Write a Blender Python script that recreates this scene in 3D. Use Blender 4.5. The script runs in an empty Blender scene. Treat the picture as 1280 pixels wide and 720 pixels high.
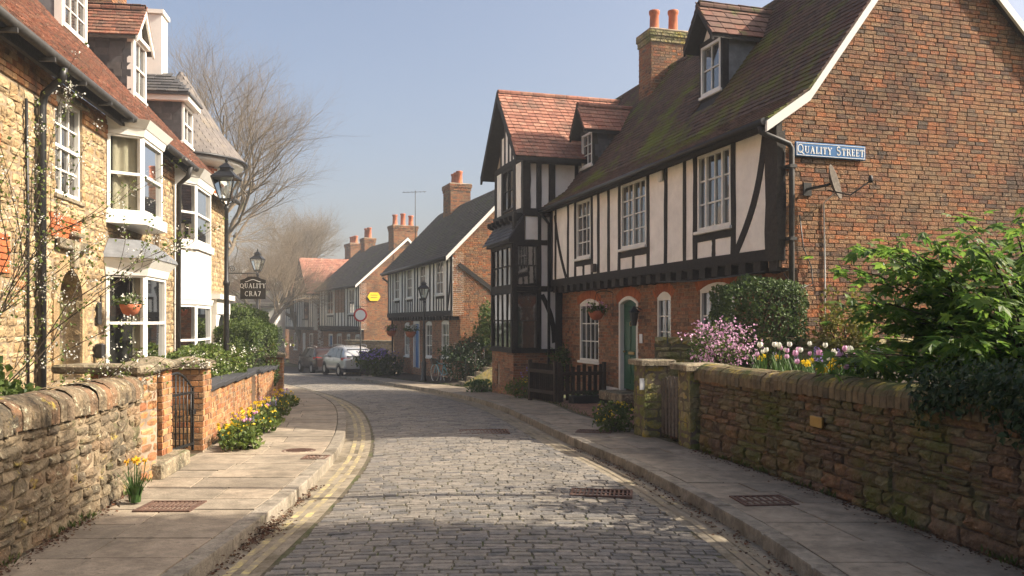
import bpy, math, random
import numpy as np
from mathutils import Matrix, Vector
R = math.radians
rng = random.Random(7)
nrg = np.random.default_rng(7)
SC = bpy.context.scene
COL = SC.collection

# ------------------------------------------------------------------ camera, sky, sun, exposure
CAM_H, FPX = 1.75, 1050.0
cam_d = bpy.data.cameras.new('camera')
cam_d.sensor_width = 36; cam_d.lens = 36 * FPX / 1280; cam_d.shift_y = 43 / 1280; cam_d.clip_end = 2000
cam = bpy.data.objects.new('camera', cam_d); COL.objects.link(cam)
cam.location = (0, 0, CAM_H); cam.rotation_euler = (R(90), 0, 0)
SC.camera = cam
SUN_EL, SUN_AZ = R(38), math.atan2(.997, -.03)      # azimuth measured from +Y towards +X
world = bpy.data.worlds.new('World'); SC.world = world; world.use_nodes = True
wn = world.node_tree; wn.nodes.clear()
sky = wn.nodes.new('ShaderNodeTexSky'); sky.sky_type = 'NISHITA'; sky.sun_disc = False
sky.sun_elevation = SUN_EL; sky.sun_rotation = SUN_AZ
sky.altitude = 50; sky.air_density = 0.85; sky.dust_density = 6.5; sky.ozone_density = 0.15
bg = wn.nodes.new('ShaderNodeBackground'); bg.inputs[1].default_value = 0.108
wo = wn.nodes.new('ShaderNodeOutputWorld')
wn.links.new(sky.outputs[0], bg.inputs[0]); wn.links.new(bg.outputs[0], wo.inputs[0])
sun_d = bpy.data.lights.new('sun', 'SUN'); sun_d.energy = 4.4; sun_d.angle = R(.5); sun_d.color = (1, .90, .76)
sun = bpy.data.objects.new('sun', sun_d); COL.objects.link(sun)
sdir = Vector((math.sin(SUN_AZ) * math.cos(SUN_EL), math.cos(SUN_AZ) * math.cos(SUN_EL), math.sin(SUN_EL)))
sun.rotation_euler = sdir.to_track_quat('Z', 'Y').to_euler(); sun.location = (40, 0, 40)
SC.view_settings.view_transform = 'Standard'; SC.view_settings.look = 'None'
SC.view_settings.exposure = 1.12; SC.view_settings.gamma = 1
SC.render.engine = 'CYCLES'
try:
    SC.cycles.use_denoising = True
    SC.cycles.max_bounces = 6; SC.cycles.transparent_max_bounces = 8
    SC.cycles.volume_bounces = 0; SC.cycles.caustics_reflective = False; SC.cycles.caustics_refractive = False
except Exception: pass

# ------------------------------------------------------------------ materials
MATS = {}
def _new(name):
    m = bpy.data.materials.new(name); m.use_nodes = True; MATS[name] = m
    nt = m.node_tree; b = nt.nodes['Principled BSDF']
    return m, nt, b
def pm(name, cols, rough=.85, n_scale=6, n_amt=.25, bump=.25, b_scale=70, overlays=(), metal=0, spec=.3, dist=.01):
    """cols: ramp picked at random for each piece; overlays: (colour, scale, lo, hi, up) blotches of stain, moss or lichen"""
    m, nt, b = _new(name); N = nt.nodes.new; L = nt.links.new
    b.inputs['Roughness'].default_value = rough; b.inputs['Metallic'].default_value = metal
    b.inputs['Specular IOR Level'].default_value = spec
    geo = N('ShaderNodeNewGeometry'); tc = geo.outputs['Position']
    if len(cols) > 1:
        oi = N('ShaderNodeObjectInfo'); ad = N('ShaderNodeMath'); ad.operation = 'ADD'
        L(oi.outputs['Random'], ad.inputs[0]); L(geo.outputs['Random Per Island'], ad.inputs[1])
        fr = N('ShaderNodeMath'); fr.operation = 'FRACT'; L(ad.outputs[0], fr.inputs[0])
        rp = N('ShaderNodeValToRGB'); L(fr.outputs[0], rp.inputs[0]); e = rp.color_ramp.elements
        while len(e) < len(cols): e.new(.5)
        for i, c in enumerate(cols): e[i].position = i / (len(cols) - 1); e[i].color = (*c, 1)
        col = rp.outputs[0]
    else:
        rg = N('ShaderNodeRGB'); rg.outputs[0].default_value = (*cols[0], 1); col = rg.outputs[0]
    n1 = N('ShaderNodeTexNoise'); n1.inputs['Scale'].default_value = n_scale; n1.inputs['Detail'].default_value = 8
    n1.inputs['Roughness'].default_value = .65; L(tc, n1.inputs['Vector'])
    mr = N('ShaderNodeMapRange'); mr.inputs[1].default_value = .3; mr.inputs[2].default_value = .7
    mr.inputs[3].default_value = 1 - n_amt; mr.inputs[4].default_value = 1 + n_amt; L(n1.outputs[0], mr.inputs[0])
    sc = N('ShaderNodeVectorMath'); sc.operation = 'SCALE'; L(col, sc.inputs[0]); L(mr.outputs[0], sc.inputs['Scale'])
    col = sc.outputs[0]
    for (oc, osc, lo, hi, up) in overlays:
        n2 = N('ShaderNodeTexNoise'); n2.inputs['Scale'].default_value = osc; n2.inputs['Detail'].default_value = 7
        n2.inputs['Roughness'].default_value = .7
        vm = N('ShaderNodeVectorMath'); vm.inputs[1].default_value = (osc * 3.1, 7.7, osc); L(tc, vm.inputs[0]); L(vm.outputs[0], n2.inputs['Vector'])
        r2 = N('ShaderNodeMapRange'); r2.inputs[1].default_value = lo; r2.inputs[2].default_value = hi; L(n2.outputs[0], r2.inputs[0])
        fac = r2.outputs[0]
        if up:
            sx = N('ShaderNodeSeparateXYZ'); L(geo.outputs['True Normal'], sx.inputs[0])
            r3 = N('ShaderNodeMapRange'); r3.inputs[1].default_value = 0.0; r3.inputs[2].default_value = up; L(sx.outputs[2], r3.inputs[0])
            mu = N('ShaderNodeMath'); mu.operation = 'MULTIPLY'; L(fac, mu.inputs[0]); L(r3.outputs[0], mu.inputs[1]); fac = mu.outputs[0]
        mx = N('ShaderNodeMix'); mx.data_type = 'RGBA'; L(fac, mx.inputs['Factor']); L(col, mx.inputs[6]); mx.inputs[7].default_value = (*oc, 1)
        col = mx.outputs[2]
    L(col, b.inputs['Base Color'])
    if bump:
        n3 = N('ShaderNodeTexNoise'); n3.inputs['Scale'].default_value = b_scale; n3.inputs['Detail'].default_value = 5; L(tc, n3.inputs['Vector'])
        bp = N('ShaderNodeBump'); bp.inputs['Strength'].default_value = bump; bp.inputs['Distance'].default_value = dist
        L(n3.outputs[0], bp.inputs['Height']); L(bp.outputs[0], b.inputs['Normal'])
    return m
def leafm(name, cols, trans=.35, rough=.55):
    m, nt, b = _new(name); N = nt.nodes.new; L = nt.links.new
    geo = N('ShaderNodeNewGeometry'); oi = N('ShaderNodeObjectInfo'); ad = N('ShaderNodeMath')
    L(oi.outputs['Random'], ad.inputs[0]); L(geo.outputs['Random Per Island'], ad.inputs[1])
    fr = N('ShaderNodeMath'); fr.operation = 'FRACT'; L(ad.outputs[0], fr.inputs[0])
    rp = N('ShaderNodeValToRGB'); L(fr.outputs[0], rp.inputs[0]); e = rp.color_ramp.elements
    while len(e) < len(cols): e.new(.5)
    for i, c in enumerate(cols): e[i].position = i / max(1, len(cols) - 1); e[i].color = (*c, 1)
    if len(cols) == 1: e[1].color = (*cols[0], 1)
    L(rp.outputs[0], b.inputs['Base Color']); b.inputs['Roughness'].default_value = rough
    b.inputs['Specular IOR Level'].default_value = .35
    tr = N('ShaderNodeBsdfTranslucent'); L(rp.outputs[0], tr.inputs[0])
    mx = N('ShaderNodeMixShader'); mx.inputs[0].default_value = trans
    L(b.outputs[0], mx.inputs[1]); L(tr.outputs[0], mx.inputs[2]); L(mx.outputs[0], nt.nodes['Material Output'].inputs[0])
    return m
def clear_glass(name):
    m, nt, b = _new(name); N = nt.nodes.new; L = nt.links.new
    nt.nodes.remove(b); t = N('ShaderNodeBsdfTransparent'); g = N('ShaderNodeBsdfGlossy'); g.inputs['Roughness'].default_value = .02
    t.inputs[0].default_value = (.86, .9, .88, 1)
    f = N('ShaderNodeFresnel'); f.inputs[0].default_value = 1.5; mx = N('ShaderNodeMixShader')
    ad = N('ShaderNodeMath'); ad.operation = 'ADD'; ad.inputs[1].default_value = .05; L(f.outputs[0], ad.inputs[0])
    L(ad.outputs[0], mx.inputs[0]); L(t.outputs[0], mx.inputs[1]); L(g.outputs[0], mx.inputs[2])
    L(mx.outputs[0], nt.nodes['Material Output'].inputs[0]); return m
MOSS = (.055, .075, .012); LICH = (.42, .39, .27); YLICH = (.36, .27, .05); SOOT = (.03, .026, .022)
M = MATS
pm('mortar', [(.36, .28, .20)], n_scale=4, n_amt=.3, overlays=[((.12, .09, .06), 1.2, .45, .7, 0)])
BR = [(.06, .04, .03), (.32, .10, .036), (.23, .125, .06), (.35, .15, .058), (.17, .08, .042), (.36, .21, .10), (.09, .062, .045), (.40, .125, .042), (.26, .16, .085)]
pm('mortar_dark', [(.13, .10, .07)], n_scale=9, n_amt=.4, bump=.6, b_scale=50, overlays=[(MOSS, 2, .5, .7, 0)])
pm('mortar_earth', [(.24, .185, .12)], n_scale=9, n_amt=.4, bump=.6, b_scale=50)
pm('mortar_brick', [(.27, .19, .125)], n_scale=5, n_amt=.35, overlays=[((.11, .08, .055), 1.0, .48, .7, 0)])
pm('brick', [(.085, .055, .04), (.29, .105, .042), (.21, .12, .06), (.32, .14, .058), (.155, .08, .046), (.30, .175, .088), (.11, .078, .056), (.35, .12, .042), (.25, .15, .08), (.27, .095, .04)], n_scale=26, n_amt=.5, bump=.9, b_scale=55, dist=.02, overlays=[((.055, .038, .028), .75, .50, .72, 0), ((.34, .20, .10), .5, .56, .75, 0), ((.05, .038, .03), 3.2, .57, .70, 0), ((.38, .26, .15), 7, .6, .72, 0), (LICH, 24, .63, .72, 0)])
pm('brick_red', [(.23, .105, .055), (.32, .14, .07), (.27, .165, .095), (.135, .078, .052), (.34, .19, .105), (.29, .115, .055)], n_scale=24, n_amt=.45, bump=.7, dist=.015, overlays=[((.07, .055, .043), 1.1, .57, .8, 0), ((.34, .24, .15), 6, .62, .75, 0)])
pm('brick_orange', [(.36, .10, .035), (.42, .13, .045), (.30, .09, .035)], n_scale=8, n_amt=.2, bump=.4)
pm('brick_garden', [(.34, .15, .06), (.42, .21, .085), (.27, .10, .045), (.44, .27, .13), (.18, .10, .06)], n_scale=8, n_amt=.3, bump=.5, overlays=[((.10, .075, .045), 2.3, .5, .7, 0), (LICH, 18, .64, .72, 0)])
pm('stone_gold', [(.36, .25, .125), (.42, .31, .17), (.28, .19, .095), (.46, .36, .21), (.33, .215, .10), (.24, .17, .09)], n_scale=11, n_amt=.4, bump=.8, b_scale=38, dist=.025, overlays=[((.12, .085, .05), 1.8, .5, .72, 0), ((.33, .14, .055), .9, .66, .72, 0), ((.5, .43, .3), 12, .62, .72, 0)])
pm('stone_wall', [(.18, .14, .09), (.25, .195, .12), (.13, .10, .068), (.215, .16, .095), (.165, .125, .078), (.235, .15, .085)], n_scale=12, n_amt=.45, bump=1.0, b_scale=32, dist=.03, overlays=[((.07, .058, .04), 1.9, .47, .66, 0), (LICH, 15, .60, .67, 0), (YLICH, 5, .60, .70, 0), ((.075, .085, .03), 2.4, .57, .7, 0), ((.28, .12, .05), 1.6, .66, .72, 0)])
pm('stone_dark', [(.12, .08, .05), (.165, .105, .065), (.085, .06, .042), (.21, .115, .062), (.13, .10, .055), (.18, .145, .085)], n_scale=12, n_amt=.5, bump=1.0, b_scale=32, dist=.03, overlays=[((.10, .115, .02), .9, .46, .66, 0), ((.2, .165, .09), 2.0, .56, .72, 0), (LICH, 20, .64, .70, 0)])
pm('stone_moss', [(.22, .185, .10), (.28, .235, .12), (.18, .15, .08), (.33, .27, .15)], n_scale=12, n_amt=.45, bump=1.0, b_scale=32, dist=.03, overlays=[((.12, .135, .025), 1.8, .45, .65, 0), (YLICH, 4, .53, .66, 0), (LICH, 18, .61, .68, 0)])
pm('coping_left', [(.19, .14, .085), (.235, .175, .105), (.15, .115, .075), (.25, .13, .065)], n_scale=12, n_amt=.45, bump=1.0, b_scale=36, dist=.03, overlays=[((.06, .05, .035), 2.2, .45, .62, 0), (LICH, 15, .58, .64, 0), (YLICH, 6, .6, .68, 0)])
pm('coping_dark', [(.14, .10, .055), (.19, .14, .075), (.11, .085, .05)], n_scale=9, n_amt=.4, bump=.9, b_scale=40, overlays=[(MOSS, 3, .42, .62, .8), (YLICH, 5, .52, .64, .8)])
pm('cap_stone', [(.24, .195, .13), (.29, .235, .155)], n_scale=12, n_amt=.4, bump=.9, b_scale=44, dist=.02, overlays=[((.08, .068, .045), 2.6, .44, .62, 0), (LICH, 16, .57, .63, 0), (MOSS, 4, .53, .68, .9)])
pm('slate_coping', [(.045, .045, .048)], n_scale=10, n_amt=.3, bump=.4, rough=.6)
pm('sett', [(.17, .152, .127), (.22, .195, .16), (.135, .124, .108), (.195, .172, .14), (.245, .215, .175), (.165, .153, .138), (.115, .108, .098)], n_scale=14, n_amt=.35, bump=.8, b_scale=55, rough=.66, dist=.014, overlays=[((.30, .26, .20), .45, .54, .8, 0), ((.075, .068, .056), 1.1, .56, .8, 0), ((.11, .10, .045), 6, .62, .75, 0)])
pm('joint_dirt', [(.12, .098, .065)], n_scale=16, n_amt=.5, bump=.6, b_scale=90, overlays=[((.075, .085, .025), 2.2, .47, .62, 0), ((.05, .042, .03), 5, .55, .7, 0)])
pm('flag', [(.28, .23, .168), (.34, .275, .20), (.235, .195, .145), (.30, .25, .185)], n_scale=6, n_amt=.3, bump=.5, b_scale=40, rough=.8, dist=.015, overlays=[((.13, .108, .078), 1.4, .48, .72, 0), ((.17, .14, .10), 8, .56, .7, 0), ((.42, .37, .29), 40, .70, .74, 0), ((.07, .06, .045), 30, .70, .74, 0)])
pm('kerb', [(.29, .25, .19), (.23, .20, .155), (.32, .275, .215)], n_scale=12, n_amt=.35, bump=.6, b_scale=50, dist=.015, overlays=[((.11, .092, .066), 2.4, .48, .68, 0), ((.09, .085, .04), 6, .6, .72, 0)])
pm('channel', [(.30, .25, .18), (.26, .22, .16)], n_scale=6, n_amt=.3, bump=.4, b_scale=60, overlays=[((.13, .105, .065), 2.4, .48, .66, 0), ((.1, .08, .04), 11, .56, .68, 0)])
pm('yellow_line', [(.47, .385, .175)], n_scale=8, n_amt=.3, bump=.2, overlays=[((.28, .235, .16), 9, .43, .54, 0), ((.26, .215, .145), 2.0, .47, .60, 0)])
pm('yellow_line_worn', [(.40, .33, .16)], n_scale=8, n_amt=.3, bump=.2, overlays=[((.25, .21, .145), 9, .38, .48, 0), ((.22, .18, .125), 2.0, .40, .52, 0)])
pm('paver', [(.23, .12, .075), (.18, .10, .065), (.27, .15, .095)], n_scale=9, n_amt=.3, bump=.4)
pm('iron', [(.035, .028, .026)], rough=.55, metal=.6, n_scale=30, n_amt=.4, bump=.3)
pm('rust_iron', [(.11, .065, .048), (.14, .08, .055)], rough=.8, n_scale=25, n_amt=.4, bump=.5)
pm('black_paint', [(.014, .014, .014)], rough=.42, n_scale=14, n_amt=.4, bump=.08, spec=.5)
pm('pipe_grey', [(.045, .043, .04)], rough=.55, n_scale=14, n_amt=.35, bump=.1)
pm('lead', [(.16, .165, .17)], rough=.55, n_scale=5, n_amt=.3, bump=.25, b_scale=14)
pm('white_paint', [(.74, .72, .66)], rough=.5, n_scale=5, n_amt=.06, bump=.06, overlays=[((.5, .46, .38), 6, .66, .8, 0)])
pm('white_render', [(.76, .73, .67)], rough=.85, n_scale=2.5, n_amt=.07, bump=.15, b_scale=30, overlays=[((.55, .5, .42), 2.0, .6, .85, 0)])
pm('cream', [(.89, .84, .76), (.91, .87, .80), (.87, .82, .74)], rough=.9, n_scale=3, n_amt=.10, bump=.35, b_scale=22, overlays=[((.68, .59, .48), 1.2, .56, .85, 0), ((.55, .47, .38), 26, .71, .76, 0)])
pm('timber', [(.016, .014, .013), (.024, .02, .017), (.03, .025, .02)], rough=.75, n_scale=18, n_amt=.5, bump=.6, b_scale=35, overlays=[((.06, .05, .04), 9, .6, .75, 0)])
pm('oak_grey', [(.12, .10, .08), (.15, .125, .10), (.09, .075, .06)], rough=.9, n_scale=22, n_amt=.4, bump=.5, b_scale=40, overlays=[((.06, .07, .03), 5, .6, .7, 0)])
pm('fence_wood', [(.035, .024, .017), (.05, .034, .024), (.028, .02, .015)], rough=.85, n_scale=22, n_amt=.4, bump=.4)
pm('tile_red', [(.20, .075, .045), (.26, .10, .058), (.16, .064, .042), (.28, .13, .08), (.115, .055, .04), (.23, .088, .05)], n_scale=14, n_amt=.4, bump=.5, overlays=[((.085, .062, .046), 1.2, .47, .72, 0), (LICH, 13, .63, .70, 0), ((.08, .075, .045), 7, .55, .70, 0)])
pm('tile_dark', [(.085, .055, .042), (.11, .068, .05), (.065, .045, .036), (.13, .075, .052)], n_scale=12, n_amt=.4, bump=.6, overlays=[((.12, .14, .018), .8, .50, .63, 0), ((.11, .05, .038), .7, .55, .72, 0), (LICH, 20, .66, .72, 0)])
pm('tile_plum', [(.12, .065, .05), (.15, .08, .055), (.10, .055, .045), (.20, .085, .055)], n_scale=9, n_amt=.3, bump=.4, overlays=[((.10, .11, .03), 3, .56, .7, 0), (LICH, 18, .68, .74, 0)])
pm('tile_brown', [(.075, .062, .05), (.095, .08, .065), (.06, .052, .045), (.11, .088, .068)], n_scale=7, n_amt=.35, bump=.4, overlays=[((.09, .10, .03), 1.2, .5, .7, 0)])
pm('tile_pink', [(.29, .12, .078), (.35, .16, .105), (.24, .10, .068), (.38, .195, .13), (.32, .13, .085)], n_scale=12, n_amt=.35, bump=.4, overlays=[((.12, .08, .058), 1.0, .52, .68, 0), (LICH, 15, .64, .71, 0)])
pm('slate', [(.055, .056, .06), (.075, .074, .075), (.04, .042, .046), (.095, .09, .085)], n_scale=8, n_amt=.3, bump=.3, rough=.6)
pm('slate_cone', [(.12, .105, .095), (.15, .13, .115), (.10, .09, .085), (.17, .145, .12)], n_scale=8, n_amt=.3, bump=.3, rough=.7, overlays=[((.2, .16, .11), 2, .55, .72, 0)])
pm('terracotta', [(.46, .15, .07), (.40, .125, .06)], n_scale=7, n_amt=.2, bump=.2)
pm('soil', [(.06, .045, .03)], n_scale=14, n_amt=.5, bump=.9, b_scale=30, dist=.04)
pm('turf', [(.055, .075, .02)], n_scale=7, n_amt=.4, bump=.8, b_scale=40, overlays=[((.10, .085, .045), .8, .5, .7, 0)])
pm('asphalt', [(.085, .08, .075)], n_scale=9, n_amt=.25, bump=.4, b_scale=110)
pm('bark', [(.12, .095, .065), (.16, .125, .085)], n_scale=9, n_amt=.4, bump=.7, b_scale=25, overlays=[((.14, .13, .06), 1.5, .52, .7, 0)])
pm('twig', [(.20, .15, .095), (.16, .12, .075), (.24, .185, .12)], n_scale=5, n_amt=.2, bump=0)
pm('stem', [(.05, .035, .022)], n_scale=9, n_amt=.3, bump=.3)
pm('green_door', [(.008, .075, .034)], rough=.38, n_scale=3, n_amt=.1, bump=.04, spec=.4)
pm('blue_sign', [(.045, .15, .34)], rough=.4, n_scale=4, n_amt=.1, bump=.03)
pm('sign_white', [(.8, .8, .78)], rough=.5, n_amt=.04, bump=0)
pm('sign_black', [(.022, .02, .019)], rough=.45, n_amt=.2, bump=.05)
pm('sign_red', [(.5, .03, .03)], rough=.4, n_amt=.05, bump=0)
pm('sign_yellow', [(.75, .52, .03)], rough=.4, n_amt=.05, bump=0)
pm('brass', [(.35, .24, .09)], rough=.35, metal=.9, n_amt=.2, bump=.05)
pm('curtain', [(.42, .36, .26)], rough=.95, n_scale=5, n_amt=.12, bump=.05)
pm('dark_room', [(.015, .013, .011)], rough=1, n_amt=.3, bump=0)
pm('pane', [(.012, .013, .014), (.03, .03, .03), (.02, .018, .016)], rough=.03, n_amt=.2, bump=.02, b_scale=5, spec=.9, dist=.03)
M['pane'].node_tree.nodes['Principled BSDF'].inputs['IOR'].default_value = 1.95
pm('pane_pale', [(.03, .03, .028), (.08, .075, .068), (.02, .02, .02), (.05, .047, .043)], rough=.04, n_scale=10, n_amt=.5, bump=.03, b_scale=5, spec=.9, dist=.03)
M['pane_pale'].node_tree.nodes['Principled BSDF'].inputs['IOR'].default_value = 1.95
clear_glass('glass')
pm('car_silver', [(.60, .60, .59)], rough=.22, metal=.55, n_amt=.03, bump=0, spec=.6)
pm('car_brown', [(.035, .017, .014)], rough=.2, metal=.3, n_amt=.05, bump=0, spec=.6)
pm('car_glass', [(.012, .016, .016)], rough=.03, n_amt=.1, bump=0, spec=.8)
pm('rubber', [(.02, .02, .02)], rough=.8, n_amt=.2, bump=.1)
pm('alloy', [(.5, .5, .5)], rough=.3, metal=.8, n_amt=.1, bump=0)
pm('tail_red', [(.45, .012, .012)], rough=.15, n_amt=.1, bump=0, spec=.6)
pm('plate_yellow', [(.62, .44, .06)], rough=.4, n_amt=.05, bump=0)
pm('plastic_black', [(.02, .02, .021)], rough=.55, n_amt=.15, bump=.05)
pm('bike_blue', [(.10, .35, .42)], rough=.3, n_amt=.05, bump=0, spec=.5)
pm('chrome', [(.55, .55, .55)], rough=.2, metal=1, n_amt=.05, bump=0)
pm('tyre_cream', [(.50, .46, .38)], rough=.7, n_amt=.1, bump=0)
leafm('leaf_hedge', [(.035, .065, .012), (.07, .11, .02), (.11, .15, .03), (.05, .085, .015)])
leafm('leaf_bright', [(.09, .14, .02), (.14, .19, .035), (.06, .10, .018), (.19, .22, .05)])
leafm('leaf_dark', [(.016, .034, .012), (.03, .055, .016), (.045, .075, .02), (.02, .04, .014)], trans=.25, rough=.55)
leafm('leaf_big', [(.07, .14, .028), (.10, .20, .04), (.19, .30, .05), (.08, .155, .03), (.26, .36, .06), (.12, .22, .04)], trans=.58, rough=.45)
leafm('leaf_mid', [(.04, .075, .02), (.07, .115, .028), (.10, .15, .035), (.05, .09, .022)], trans=.3)
leafm('leaf_yellow', [(.16, .16, .03), (.22, .2, .04), (.10, .11, .02)])
leafm('blade', [(.05, .11, .025), (.08, .15, .035), (.035, .08, .02)], trans=.35)
leafm('petal_white', [(.75, .73, .62), (.8, .8, .74)], trans=.3)
leafm('petal_yellow', [(.75, .50, .02), (.8, .6, .03)], trans=.3)
leafm('petal_orange', [(.75, .33, .02), (.75, .5, .03)], trans=.3)
leafm('petal_pink', [(.66, .34, .52), (.74, .48, .64), (.56, .27, .46)], trans=.3)
leafm('petal_purple', [(.27, .20, .52), (.34, .27, .62), (.38, .24, .54)], trans=.3)
leafm('leaf_litter', [(.08, .04, .025), (.13, .06, .03), (.05, .03, .02), (.17, .10, .05)], trans=.1, rough=.9)
leafm('grass_blade', [(.07, .10, .02), (.10, .13, .03), (.05, .075, .016)])

# ------------------------------------------------------------------ mesh helpers
def rotz(a):
    c, s = math.cos(a), math.sin(a); return np.array([[c, -s, 0], [s, c, 0], [0, 0, 1.]])
def T4(p=(0, 0, 0), Rm=None, S=(1, 1, 1)):
    m = np.eye(4); m[:3, :3] = (np.eye(3) if Rm is None else np.asarray(Rm)) * np.asarray(S, float)[None, :]; m[:3, 3] = p; return m
def face(o, ang=0):                      # a wall face: x along, y out, z up
    return T4(o, rotz(R(ang)))
class MB:
    def __init__(s, T=None): s.v = []; s.f = []; s.sm = []; s.T = None if T is None else np.asarray(T)
    def add(s, vs, fs, smooth=False):
        n = len(s.v)
        if s.T is not None:
            a = np.asarray(vs, float); a = a @ s.T[:3, :3].T + s.T[:3, 3]; vs = a.tolist()
        s.v.extend([tuple(p) for p in vs]); s.f.extend([tuple(i + n for i in f) for f in fs]); s.sm.extend([smooth] * len(fs)); return s
    def hexa(s, p):
        return s.add(p, [(3, 2, 1, 0), (4, 5, 6, 7), (0, 1, 5, 4), (1, 2, 6, 5), (2, 3, 7, 6), (3, 0, 4, 7)])
    def box(s, x0, x1, y0, y1, z0, z1, b=0):
        x0, x1 = min(x0, x1), max(x0, x1); y0, y1 = min(y0, y1), max(y0, y1); z0, z1 = min(z0, z1), max(z0, z1)
        if b <= 0:
            return s.hexa([(x0, y0, z0), (x1, y0, z0), (x1, y1, z0), (x0, y1, z0), (x0, y0, z1), (x1, y0, z1), (x1, y1, z1), (x0, y1, z1)])
        b = min(b, (x1 - x0) / 2.2, (y1 - y0) / 2.2, (z1 - z0) / 2.2)
        rings = []
        for z, k in ((z0, b), (z0 + b, 0), (z1 - b, 0), (z1, b)):
            k2 = b + k if k else b
            i = k
            rings.append([(x0 + i + b, y0 + i, z), (x1 - i - b, y0 + i, z), (x1 - i, y0 + i + b, z), (x1 - i, y1 - i - b, z), (x1 - i - b, y1 - i, z), (x0 + i + b, y1 - i, z), (x0 + i, y1 - i - b, z), (x0 + i, y0 + i + b, z)])
        return s.rings(rings, True, True)
    def rings(s, rings, cap0=False, cap1=False, smooth=False, closed=True):
        n = len(rings[0]); v = [p for r in rings for p in r]; f = []
        for k in range(len(rings) - 1):
            for i in range(n if closed else n - 1):
                j = (i + 1) % n; f.append((k * n + i, k * n + j, (k + 1) * n + j, (k + 1) * n + i))
        s.add(v, f, smooth); 
        base = len(s.v) - len(v)
        if cap0: s.f.append(tuple(base + i for i in reversed(range(n)))); s.sm.append(False)
        if cap1: s.f.append(tuple(base + (len(rings) - 1) * n + i for i in range(n))); s.sm.append(False)
        return s
    def tube(s, pts, r, n=8, smooth=True, caps=True):
        pts = [Vector(p) for p in pts]; rs = r if isinstance(r, (list, tuple)) else [r] * len(pts); rings = []; pu = None
        for i, p in enumerate(pts):
            t = (pts[min(i + 1, len(pts) - 1)] - pts[max(i - 1, 0)])
            if t.length < 1e-9: t = Vector((0, 0, 1))
            t.normalize()
            if pu is None: pu = t.orthogonal().normalized()
            u = pu - t * pu.dot(t)
            u = u.normalized() if u.length > 1e-6 else t.orthogonal().normalized()
            w = t.cross(u); pu = u
            rings.append([tuple(p + (u * math.cos(2 * math.pi * k / n) + w * math.sin(2 * math.pi * k / n)) * rs[i]) for k in range(n)])
        return s.rings(rings, caps, caps, smooth)
    def lathe(s, prof, c=(0, 0, 0), n=16, smooth=True, a0=0, caps=True):
        rings = [[(c[0] + r * math.cos(a0 + 2 * math.pi * k / n), c[1] + r * math.sin(a0 + 2 * math.pi * k / n), c[2] + z) for k in range(n)] for r, z in prof]
        return s.rings(rings, caps, caps, smooth)
    def prism(s, poly, a, b, axis='y'):      # poly of 2d points extruded between a and b along an axis
        def P(p, t): return (p[0], t, p[1]) if axis == 'y' else ((t, p[0], p[1]) if axis == 'x' else (p[0], p[1], t))
        return s.rings([[P(p, a) for p in poly], [P(p, b) for p in poly]], True, True)
    def bar(s, p, q, w, d, up=(0, 0, 1)):
        p, q = Vector(p), Vector(q); t = (q - p).normalized(); u = Vector(up); sx = t.cross(u)
        sx = sx.normalized() if sx.length > 1e-6 else t.orthogonal().normalized(); uz = sx.cross(t)
        r = [[tuple(c + sx * a * w / 2 + uz * b * d / 2) for a, b in ((-1, -1), (1, -1), (1, 1), (-1, 1))] for c in (p, q)]
        return s.rings(r, True, True)
    def torus(s, c, R0, r0, ax='y', n=24, m=6):
        rings = []
        for i in range(n + 1):
            a = 2 * math.pi * i / n; ring = []
            for k in range(m):
                b = 2 * math.pi * k / m; rr = R0 + r0 * math.cos(b); h = r0 * math.sin(b)
                p = (rr * math.cos(a), h, rr * math.sin(a)) if ax == 'y' else (rr * math.cos(a), rr * math.sin(a), h)
                ring.append((c[0] + p[0], c[1] + p[1], c[2] + p[2]))
            rings.append(ring)
        return s.rings(rings, False, False, True)
    def mesh(s, name):
        me = bpy.data.meshes.new(name); me.from_pydata(s.v, [], s.f)
        if any(s.sm): me.polygons.foreach_set('use_smooth', s.sm)
        me.update(); return me
def link(o, parent=None):
    COL.objects.link(o)
    if parent is not None: o.parent = parent
    return o
def part(name, mb, mat, parent=None, kind=None, label=None):
    me = mb.mesh(name) if isinstance(mb, MB) else mb
    if len(me.materials) == 0: me.materials.append(M[mat])
    o = bpy.data.objects.new(name, me); link(o, parent)
    if kind: o['kind'] = kind
    if label: o['label'] = label
    return o
def thing(name, label, cat, loc=(0, 0, 0), rot=0, group=None):
    o = bpy.data.objects.new(name, None); o.empty_display_size = .2; link(o)
    o.location = loc; o.rotation_euler = (0, 0, rot); o['label'] = label; o['category'] = cat; o['kind'] = 'thing'
    if group: o['group'] = group
    return o
def tag(o, label, cat, group=None):
    o['label'] = label; o['category'] = cat; o['kind'] = 'thing'
    if group: o['group'] = group
    return o
def world_of(o):
    m = np.eye(4)
    while o is not None:
        if o.type == 'EMPTY' or any(abs(x) > 1e-9 for x in o.location):
            l = o.location; m = T4((l.x, l.y, l.z), rotz(o.rotation_euler.z)) @ m
        o = o.parent
    return m
def copy_tree(o, parent=None):
    c = o.copy(); COL.objects.link(c); c.parent = parent
    for ch in list(o.children): copy_tree(ch, c)
    return c
def np_mesh(name, V, Q, mat, smooth=False):
    me = bpy.data.meshes.new(name); V = np.asarray(V, np.float32); Q = np.asarray(Q, np.int32); k = Q.shape[1]
    me.vertices.add(len(V)); me.vertices.foreach_set('co', V.ravel()); me.loops.add(Q.size); me.loops.foreach_set('vertex_index', Q.ravel())
    me.polygons.add(len(Q)); me.polygons.foreach_set('loop_start', np.arange(0, Q.size, k, dtype=np.int32))
    me.polygons.foreach_set('loop_total', np.full(len(Q), k, np.int32))
    me.polygons.foreach_set('use_smooth', np.full(len(Q), bool(smooth)))
    me.update(calc_edges=True); me.materials.append(M[mat]); return me

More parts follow.
